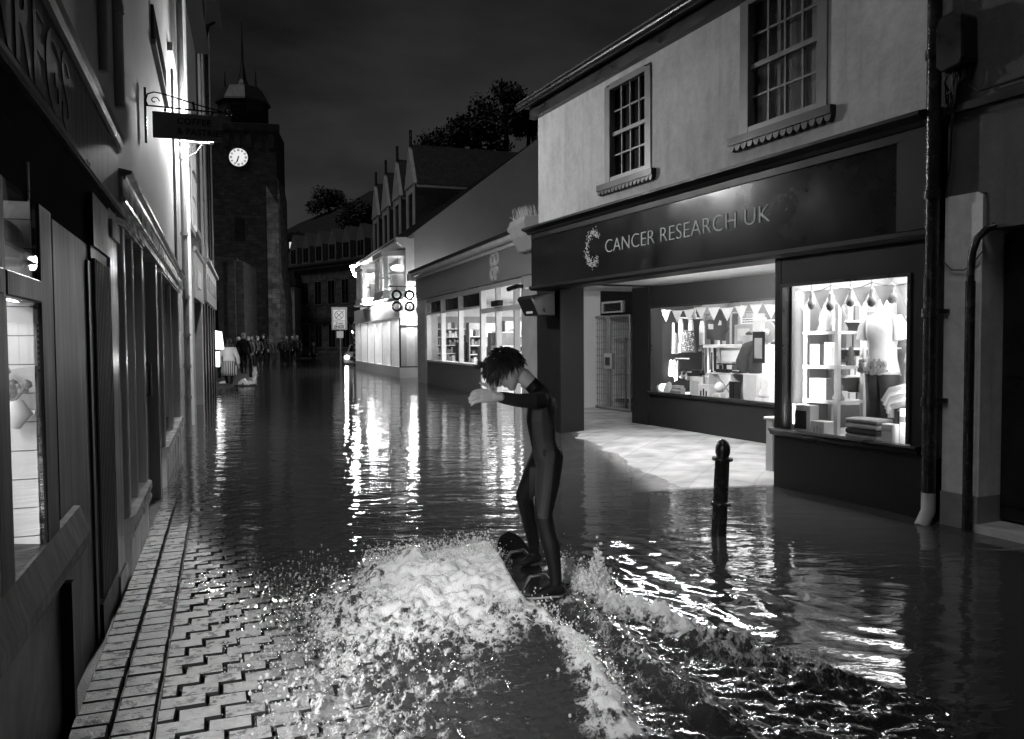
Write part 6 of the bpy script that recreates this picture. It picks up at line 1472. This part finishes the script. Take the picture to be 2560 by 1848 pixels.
# ---- the rider
hc = Vector((-.040, 4.865, 1.318)); an = math.radians(46)
Fd = Vector((-math.cos(an), -.05, -math.sin(an))).normalized(); Up = Vector((-math.sin(an), 0, math.cos(an))); Sd = Fd.cross(Up).normalized()
if Sd.y > 0: Sd = -Sd
H = lambda f, u, s=0: hc + Fd * f + Up * u + Sd * s
rider = thing('person', 'bareheaded youth in a two tone wetsuit riding a board through the flood', 'person', (.19, 4.85, 0))
ch = []
for s in (-.065, 0, .065):
    ch.append([((.200, 4.885 + s, .80), .088), ((.172, 4.885 + s, .90), .080), ((.158, 4.885 + s, 1.02), .090), ((.160, 4.885 + s * .9, 1.11), .085), ((.165, 4.885 + s * .7, 1.155), .062)])
ch.append([((.150, 4.765, 1.145), .056), ((.165, 4.885, 1.165), .062), ((.145, 5.005, 1.150), .056)])
ch.append([((.150, 4.885, 1.185), .056), ((.105, 4.88, 1.235), .049), ((.055, 4.87, 1.285), .050)])
# head: skull, jaw, chin, nose, brow, ear, lips
ch += [[(H(-.03, .025), .082), (H(.012, .03), .080)], [(H(-.03, -.01, .02), .068), (H(.02, -.02, .02), .062)], [(H(-.03, -.01, -.02), .068), (H(.02, -.02, -.02), .062)],
       [(H(.02, -.045, .022), .05), (H(.052, -.088, .008), .026)], [(H(.02, -.045, -.022), .05), (H(.052, -.088, -.008), .026)],
       [(H(.082, .012), .012), (H(.100, -.022), .013)], [(H(.097, -.028, .01), .010), (H(.097, -.028, -.01), .010)], [(H(.070, .028, .035), .014), (H(.076, .03, 0), .012), (H(.070, .028, -.035), .014)],
       [(H(.074, -.055, .018), .010), (H(.079, -.055, 0), .010), (H(.074, -.055, -.018), .010)], [(H(-.012, .012, .080), .012), (H(-.016, -.022, .077), .010)], [(H(-.012, .012, -.080), .012), (H(-.016, -.022, -.077), .010)]]
# near arm
ch.append([((.150, 4.755, 1.145), .054), ((.090, 4.66, 1.150), .046), ((.020, 4.560, 1.160), .040), ((-.045, 4.49, 1.178), .037), ((-.105, 4.432, 1.192), .026)])
# far arm
ch.append([((.145, 5.01, 1.145), .052), ((.20, 5.12, 1.12), .044), ((.235, 5.21, 1.10), .039), ((.246, 5.30, 1.098), .034), ((.256, 5.38, 1.095), .025)])
ch.append([((.257, 5.39, 1.09), .026), ((.259, 5.41, 1.03), .028)])
for k in range(4): ch.append([((.258 + .004 * k, 5.392 + .012 * k, 1.03), .009), ((.252, 5.394 + .012 * k, .995), .0085), ((.243, 5.396 + .012 * k, .97 + .004 * k), .007)])
ch.append([((.245, 5.385, 1.06), .011), ((.232, 5.38, 1.03), .009), ((.228, 5.38, 1.01), .008)])
# legs
ch.append([((.212, 4.815, .80), .086), ((.195, 4.755, .66), .078), ((.165, 4.675, .485), .056), ((.188, 4.648, .38), .053), ((.208, 4.63, .31), .054), ((.226, 4.612, .19), .042), ((.234, 4.602, .105), .036)])
ch.append([((.185, 4.955, .79), .086), ((.125, 4.99, .66), .078), ((.058, 5.035, .525), .056), ((.078, 5.09, .42), .052), ((.095, 5.13, .33), .052), ((.118, 5.19, .20), .040), ((.126, 5.215, .105), .035)])
ch += [[((.226, 4.835, .83), .064)], [((.212, 4.935, .83), .064)]]
ch.append([((.258, 4.600, .060), .034), ((.215, 4.588, .066), .038), ((.165, 4.565, .052), .034), ((.130, 4.548, .044), .024)])
ch.append([((.146, 5.225, .078), .033), ((.115, 5.20, .082), .036), ((.080, 5.175, .068), .032), ((.052, 5.155, .06), .023)])
def pick(c, n):
    x, y, z = c
    if y > 5.365 and z > .9: return 0
    if z > 1.1 and y < 4.5 and x < -.085: return 0
    if (c - Vector((.088, 4.88, 1.232))).dot(Vector((-.72, 0, .69))) > 0 and y > 4.74 and x < .14: return 0
    if z < .1: return 1
    if z > 1.09 and y < 4.76 and x < .13: return 2
    if y < 4.87 and .47 < z < 1.1:
        xf = np.interp(z, [.47, .8, 1.06], [.128, .112, .10]); xb = np.interp(z, [.47, .62, .8, 1.0, 1.1], [.192, .212, .238, .222, .19])
        if xf < x < xb:
            if ((x - .178) / .011) ** 2 + ((z - .835) / .024) ** 2 < 1: return 1
            return 2
    if y > 4.9 and .5 < z < .72 and n.y < -.2 and .09 < x < .14: return 2
    return 1
flesh('body', ch, .0062, [M['skin'], M['suit_black'], M['suit_grey']], pick, rider, 5)
# near hand: palm and five separate fingers
hand = []
wr = Vector((-.105, 4.430, 1.192)); hd = Vector((-.93, -.33, .10)).normalized(); hw_ = Vector((.12, .18, .98)).normalized(); hn = hd.cross(hw_)
for k, o_ in enumerate((-.027, -.009, .009, .027)):
    hand.append([(wr + hw_ * o_ * .55, .016), (wr + hd * .075 + hw_ * o_ * 1.05, .0125)])
    l = (.060, .074, .080, .070)[k]; b = wr + hd * .078 + hw_ * o_ * 1.12; bend = (-.45, -.25, -.12, .0)[k]
    d1 = (hd + hw_ * (bend * .35) - hw_ * .1).normalized(); d2 = (hd + hw_ * (-.55) + hn * .25).normalized(); d3 = (hd * .6 - hw_ * .9 + hn * .3).normalized()
    p1 = b + d1 * l * .45; p2 = p1 + d2 * l * .33; p3 = p2 + d3 * l * .25
    hand.append([(b, .0095), (p1, .0088), (p2, .0078), (p3, .0062)])
tb = wr + hd * .028 + hw_ * .028
hand.append([(tb, .015), (tb + (hd * .6 + hw_ * .8) * .035, .0115), (tb + (hd * .6 + hw_ * .8) * .035 + (hd * .95 + hw_ * .25) * .032, .0095), (tb + (hd * .6 + hw_ * .8) * .035 + (hd * .95 + hw_ * .25) * .05, .0075)])
hand.append([(wr - hd * .03, .025), (wr, .022)])
flesh('hand', hand, .0042, [M['skin']], None, rider, 3)
# hair: cap of locks falling forward
rr = random.Random(31); hm = MB()
for k in range(1500):
    a = rr.uniform(0, 2 * math.pi); e = rr.uniform(-.15, 1.45)
    f = math.cos(a) * math.cos(e); s = math.sin(a) * math.cos(e); u = math.sin(e)
    if f > .62 and u < .45: continue
    if f > .2 and u < .05: continue
    base = H(-.012 + f * .090, .030 + u * .088, s * .083)
    out = (base - H(-.012, .03)).normalized()
    fall = Vector((-.25, 0, -1)); flow = (Fd * (.75 if f > -.3 else .1) - Up * .35 + fall * .45 + Vector((rr.gauss(0, .3), rr.gauss(0, .3), rr.gauss(0, .2))))
    flow = (flow - out * flow.dot(out)).normalized(); ln = rr.uniform(.04, .095) * (1.15 if f > .2 else .9)
    p1 = base + out * .012; p2 = p1 + flow * ln * .5 + out * .006; p3 = p2 + (flow + fall * .35).normalized() * ln * .6 + out * rr.uniform(-.004, .01)
    hm.tube([base - out * .012, p1, p2, p3], [.007, .0066, .005, .0012], 4)
for k in range(26):   # wet quiff blown forward off the brow
    b = H(.055 + rr.uniform(-.02, .02), .105 + rr.uniform(-.015, .015), rr.uniform(-.04, .05)); d = Vector((-.9 + rr.uniform(-.1, .1), rr.uniform(-.2, .1), .05 + rr.uniform(-.2, .2)))
    hm.tube([b, b + d * .03, b + d * .055 + Vector((0, 0, -.006)), b + d * .085 + Vector((0, 0, -.004))], [.007, .0055, .0035, .001], 4)
hm.ico(H(-.018, .034), .094, 3, 0, (1, .92, 1)); hm.ico(H(-.045, .01), .084, 2)
hm.build('hair', M['hair'], rider)
for s in (-.031, .031):
    MB().ico(H(.066, .008, s), .011, 2).build('eye', M['lightgrey'], rider)
# the board
bt = Vector((.186, 4.455, 0)); bdv = Vector((-.205, .979, 0)).normalized(); bs_ = Vector((bdv.y, -bdv.x, 0)); BL = 1.14
def brd(off, ztop):
    P = []
    N_ = 40
    for i in range(N_ + 1):
        t = i / N_; w = .118 * min(1, math.sqrt(max(0, 1 - max(0, (t - .80) / .20) ** 2))) * min(1, math.sqrt(max(0, 1 - max(0, (.14 - t) / .14) ** 2)))
        z = .022 + .13 * max(0, (t - .70) / .30) ** 1.8 + .035 * max(0, (.16 - t) / .16) ** 2
        P.append((bt + bdv * (t * BL) + Vector((0, 0, z + ztop)), max(w + off, .0005)))
    return P
board = thing('board', 'black round nosed board under the wetsuited youth, its nose lifted from the water', 'board', tuple(bt))
for nm, off, z0, z1, m in (('deck', 0, .012, .017, M['board']), ('edge', .003, 0., .0118, M['board_edge'])):
    q = MB(); A_ = brd(off, z0); B_ = brd(off, z1); V = []
    for (a, w), (b, w2) in zip(A_, B_): V += [a - bs_ * w, a + bs_ * w, b - bs_ * w2, b + bs_ * w2]
    n = len(A_); F_ = []
    for i in range(n - 1):
        o_ = i * 4; F_ += [(o_, o_ + 4, o_ + 5, o_ + 1), (o_ + 2, o_ + 3, o_ + 7, o_ + 6), (o_, o_ + 2, o_ + 6, o_ + 4), (o_ + 1, o_ + 5, o_ + 7, o_ + 3)]
    F_ += [(0, 1, 3, 2), ((n - 1) * 4, (n - 1) * 4 + 2, (n - 1) * 4 + 3, (n - 1) * 4 + 1)]
    q.add(V, F_, 0, False); q.build(nm, m, board)
for t_, nm in ((.66, 'strap'), (.17, 'strap')):
    q = MB(); c_ = bt + bdv * (t_ * BL) + Vector((0, 0, .05)); q.tube([c_ - bs_ * .105, c_ - bs_ * .06 + Vector((0, 0, .075)), c_ + bs_ * .02 + Vector((0, 0, .085)), c_ + bs_ * .1], .012, 6); q.build(nm, M['black'], board)

# ---- people in the distance
M['stripe'] = None
def stripemat():
    m = bpy.data.materials.new('striped_cloth'); nt = nodes_of(m); N = nt.nodes; Lk = nt.links
    o = N.new('ShaderNodeOutputMaterial'); b = N.new('ShaderNodeBsdfPrincipled'); Lk.new(b.outputs[0], o.inputs[0]); b.inputs['Roughness'].default_value = .85
    tc = N.new('ShaderNodeTexCoord'); w_ = N.new('ShaderNodeTexWave'); w_.bands_direction = 'X'; w_.inputs['Scale'].default_value = 5.5; w_.inputs['Distortion'].default_value = .6
    Lk.new(tc.outputs['Object'], w_.inputs['Vector']); r = N.new('ShaderNodeMapRange'); r.inputs[1].default_value = .35; r.inputs[2].default_value = .65; r.inputs[3].default_value = .06; r.inputs[4].default_value = .6
    Lk.new(w_.outputs['Fac'], r.inputs[0]); Lk.new(r.outputs[0], b.inputs['Base Color']); return m
M['stripe'] = stripemat()
def ovals(secs, n=14):
    mb = MB(); vs = [Vector(c) + Vector((a * math.cos(2 * math.pi * k / n), b * math.sin(2 * math.pi * k / n), 0)) for c, a, b in secs for k in range(n)]
    fs = [(i * n + k, i * n + (k + 1) % n, (i + 1) * n + (k + 1) % n, (i + 1) * n + k) for i in range(len(secs) - 1) for k in range(n)]
    fs += [tuple(range(n - 1, -1, -1)), tuple(range((len(secs) - 1) * n, len(secs) * n))]
    return mb.add(vs, fs, 0, True)
def person(x, y, z, h, lab, coat, legs, hair, face=-1, stride=.1, skirt=None, coatlen=.46, arms=.05, vox=.022, grp=None):
    """standing figure about h tall; face=-1 looks towards -y"""
    p = thing('person', lab, 'person', (x, y, z), grp); k = h / 1.72
    q = lambda dx, dy, dz: (x + dx * k, y + dy * k * face * -1, z + dz * k)
    st = stride
    ch = [[(q(0, 0, .95), .12 * k), (q(0, .0, 1.15), .115 * k), (q(0, 0, 1.36), .12 * k)], [(q(-.13, 0, 1.38), .065 * k), (q(.13, 0, 1.38), .065 * k)], [(q(0, 0, 1.42), .055 * k), (q(0, 0, 1.52), .052 * k)],
          [(q(0, -.005, 1.60), .085 * k), (q(0, -.005, 1.63), .085 * k)], [(q(0, -.035, 1.555), .058 * k)], [(q(0, -.095, 1.595), .016 * k)]]
    for s in (-1, 1):
        ch.append([(q(s * .08, 0, .92), .085 * k), (q(s * .085, -s * st * .5, .5), .06 * k), (q(s * .085, s * st, .09), .04 * k)]); ch.append([(q(s * .085, s * st, .05), .04 * k), (q(s * .09, s * st - .14, .035), .033 * k)])
        ch.append([(q(s * .19, 0, 1.37), .055 * k), (q(s * (.25 + arms), .03, 1.1), .043 * k), (q(s * (.24 + arms), -.08, .86), .034 * k)])
        hp = Vector(q(s * (.24 + arms), -.1, .80)); ch.append([(q(s * (.24 + arms), -.09, .84), .034 * k), (hp, .036 * k), (hp + Vector((0, 0, -.07 * k)), .022 * k)])
    zl = z + .86 * k
    def pk(c, n):
        if c.z > z + 1.47 * k: return 0
        if c.z < zl + .02 and abs(c.x - x) > .2 * k: return 0
        return 1 if c.z < zl else 2
    flesh('body', ch, vox, [M['skin'], M[legs], M[coat]], pk, p, 3)
    c = ovals([(q(0, 0, 1.45 - coatlen - .35), .215 * k, .16 * k), (q(0, 0, 1.0), .195 * k, .15 * k), (q(0, 0, 1.2), .185 * k, .15 * k), (q(0, 0, 1.36), .2 * k, .145 * k), (q(0, 0, 1.43), .14 * k, .1 * k), (q(0, 0, 1.49), .075 * k, .075 * k)])
    for s in (-1, 1): c.tube([q(s * .17, 0, 1.4), q(s * .225, .01, 1.26), q(s * (.26 + arms), .03, 1.1), q(s * (.25 + arms), -.06, .9)], [.075 * k, .075 * k, .062 * k, .055 * k], 9)
    c.build('coat', M[coat], p)
    if skirt:
        ovals([(q(0, 0, .50), .24 * k, .2 * k), (q(0, 0, .62), .27 * k, .22 * k), (q(0, 0, .8), .255 * k, .2 * k), (q(0, 0, .98), .205 * k, .16 * k), (q(0, 0, 1.02), .18 * k, .14 * k)]).build('skirt', M[skirt], p)
    hb = MB(); hb.ico(q(0, .018, 1.645), .105 * k, 2, 0, (1, 1, .98)); hb.ico(q(0, .045, 1.56), .085 * k, 2); hb.build('hair', M[hair], p)
    return p
wx, wy = -9.80, 27.7
wp = person(wx, wy, -.16, 1.80, 'woman with dark hair in a white jacket and striped skirt wading away', 'cloth_white', 'suit_black', 'hair', 1, .12, 'stripe', .12, .04, .018)
q = MB(); kk = 1.8 / 1.72
q.lathe((wx, wy + .02, -.16 + 1.44 * kk), [(.16, 0), (.19, .03), (.15, .09), (.1, .11)], 14); q.build('scarf', M['cloth_dark'], wp)
sx, sy = -9.25, 27.75
n_ = 60; gx = np.linspace(sx - 1.25, sx + .75, 80); gy = np.linspace(sy - .5, sy + .5, 40)
def spl(x, y):
    a = np.exp(-((x - sx) / .3) ** 2 - ((y - sy) / .2) ** 2) * .24 + np.exp(-((x - sx + .8) / .2) ** 2 - ((y - sy) / .25) ** 2) * .16
    return a * (.1 + 1.9 * fbm(x * 14, y * 14, 3, 77)) * sstep(.5, .35, np.abs(y - sy)) - .03
o = grid_obj('splash', gx, gy, spl, M['foam'], 'stuff', {'foam': lambda x, y: np.clip(spl(x, y) * 7, 0, 1)}); meta(o, 'white splash of water kicked up beside the wading woman', 'splash')
def px_(x, Y): return (x - 1280) / 1400 * Y
crowd = [
 (771, 33, 1.75, 'person in a grey sleeved coat against the wall left of the striped skirt woman', 'cloth_grey', 'hair', 1),
 (811, 35.5, 1.8, 'person in a long black coat just right of the striped skirt woman', 'suit_black', 'midgrey', 1),
 (802, 40, 1.66, 'pale haired person peering out behind the striped skirt woman', 'cloth_dark', 'lightgrey', -1),
 (818.5, 41, 1.68, 'pale hooded person behind the long black coat', 'cloth_dark', 'midgrey', -1),
 (825, 44, 1.8, 'dark dressed person at the kerb left of the tower foot', 'cloth_dark', 'hair', -1),
 (835, 45.5, 1.74, 'person with a pale face second from the tower foot', 'dark', 'grey', -1),
 (845, 46.5, 1.86, 'tallest dark person just left of the tower buttress', 'suit_black', 'hair', -1),
 (853, 47.5, 1.7, 'dark person half against the pale tower buttress', 'cloth_dark', 'hair', 1),
 (877, 55, 1.68, 'faint person right of the tower buttress', 'dark', 'hair', -1),
 (886, 55.5, 1.78, 'left person of the bright faced group right of the tower', 'cloth_dark', 'lightgrey', -1),
 (896, 56, 1.8, 'middle person of the bright faced group right of the tower', 'cloth_dark', 'lightgrey', -1),
 (904, 55, 1.82, 'right person in a pale edged coat of the group right of the tower', 'dark', 'midgrey', -1),
 (932, 60, 1.7, 'lone faint person in the road beyond the kerb end', 'dark', 'midgrey', -1),
]
for (x, Y, h, lab, ct, hr, fc) in crowd:
    X = px_(x, Y); zg = .1 if x < 920 else -.24
    if x < 795: zg = -.05
    person(X, Y, zg, h, lab, ct, 'suit_black', hr, fc, .06, None, .3, .03, .03)
# ================================================================== LIGHT, SKY, CAMERA
def build_light():
    # display lamps (lit shop windows) and added fill lamps behind the glass
    area('display_or_fill_lamp', R.p(.85, 2.28, -.8), (0, 0, -1), 1.55, 1.3, 100, R.u)
    for u_, s_ in ((1.6, -1), (.22, 1)): area('front_fill', R.p(u_, 1.3, -.10), -R.n + R.u * (s_ * .4), .05, 1.3, 14, R.u - R.n * (-s_ * .4)).data.spread = math.radians(115)  # added fill strips beside the glass, brightening the fronts of the goods
    area('display_or_fill_lamp', R.p(4.7, 2.28, -3.2), (0, 0, -1), 5.4, 1.8, 170, R.u)
    for u_, s_ in ((6.9, -1), (3.5, 1)): area('front_fill', R.p(u_, 1.3, -2.2), -R.n + R.u * (s_ * .4), .06, 1.3, 40, R.u - R.n * (-s_ * .4)).data.spread = math.radians(115)  # the same added fill pair for the porch window goods
    area('display_or_fill_lamp', L.p(-3.2, 2.14, -.6), (0, 0, -1), 2.2, .8, 60, L.u)
    foam_fill = area('display_or_fill_lamp', L.p(-3.9, 1.9, -.14), Vector((-.45, 4.4, .05)) - L.p(-3.9, 1.9, -.14), .1, 1.2, 46); foam_fill.data.spread = math.radians(55)  # extra lamp added inside the left window, aimed out to brighten the foam
    area('shop_ceiling_lamp', K.p(5.5, 2.9, -3), (0, 0, -1), 9, 3, 1300, K.u)
    area('assumed_window_lamp', G.p(6.5, 2.42, -.3), (0, 0, -1), 12, .5, 220, G.u)  # assumed lamp, added behind the restaurant panes to brighten its shopfront
    spot('headlamp_beam', (cx_ - .62, cY - .12, .48), (.12, -1, -.03), 260, 50, .6, .09)
build_light()
w = bpy.data.worlds.new('World'); S.world = w; w.use_nodes = True
nt = w.node_tree; N = nt.nodes; Lk = nt.links
for n in list(N): N.remove(n)
o = N.new('ShaderNodeOutputWorld'); bg = N.new('ShaderNodeBackground'); sk = N.new('ShaderNodeTexSky')
sk.sky_type = 'NISHITA'; sk.sun_disc = False; sk.sun_elevation = math.radians(SUN_EL); sk.sun_rotation = math.radians(0); sk.air_density = 1; sk.dust_density = 2
bw = N.new('ShaderNodeRGBToBW'); Lk.new(sk.outputs[0], bw.inputs[0])
tc = N.new('ShaderNodeTexCoord'); mp = N.new('ShaderNodeMapping'); mp.inputs['Scale'].default_value = (1, 1, 2.6); Lk.new(tc.outputs['Generated'], mp.inputs[0])
nz = N.new('ShaderNodeTexNoise'); nz.inputs['Scale'].default_value = 2.3; nz.inputs['Detail'].default_value = 6; nz.inputs['Roughness'].default_value = .55; Lk.new(mp.outputs[0], nz.inputs['Vector'])
r = N.new('ShaderNodeMapRange'); r.inputs[1].default_value = .35; r.inputs[2].default_value = .68; r.inputs[3].default_value = .4; r.inputs[4].default_value = 1.8; Lk.new(nz.outputs[0], r.inputs[0])
ml = N.new('ShaderNodeMath'); ml.operation = 'MULTIPLY'; Lk.new(bw.outputs[0], ml.inputs[0]); Lk.new(r.outputs[0], ml.inputs[1])
Lk.new(ml.outputs[0], bg.inputs[0]); bg.inputs[1].default_value = SKY_STR; Lk.new(bg.outputs[0], o.inputs[0])
sl = bpy.data.lights.new('street_fill', 'SUN'); sl.energy = .5; sl.angle = math.radians(25); so = bpy.data.objects.new('street_fill', sl); COL.objects.link(so)  # dim sun lamp standing in for unseen street light from behind the camera
so.rotation_euler = Vector((.42, .36, -1.)).to_track_quat('-Z', 'Y').to_euler()

cd = bpy.data.cameras.new('camera'); co = bpy.data.objects.new('camera', cd); COL.objects.link(co); S.camera = co
pitch = math.atan(56 / 1400.); roll = math.radians(.4)
co.matrix_world = Matrix.Translation((0, 0, 1.5)) @ Matrix.Rotation(math.pi / 2 - pitch, 4, 'X') @ Matrix.Rotation(-roll, 4, 'Z')
cd.sensor_width = 36; cd.sensor_fit = 'HORIZONTAL'; cd.lens = 36 * 1400 / 1779.; cd.shift_x = -3.5 / 1779; cd.shift_y = 5.5 / 1779; cd.clip_start = .05; cd.clip_end = 3000
S.view_settings.view_transform = 'Standard'; S.view_settings.look = 'None'; S.view_settings.exposure = 0; S.view_settings.gamma = 1
cy = S.cycles
cy.use_denoising = True; cy.caustics_reflective = False; cy.caustics_refractive = False; cy.sample_clamp_indirect = 4; cy.sample_clamp_direct = 0
cy.max_bounces = 8; cy.transparent_max_bounces = 16; cy.glossy_bounces = 4; cy.diffuse_bounces = 3; cy.transmission_bounces = 4
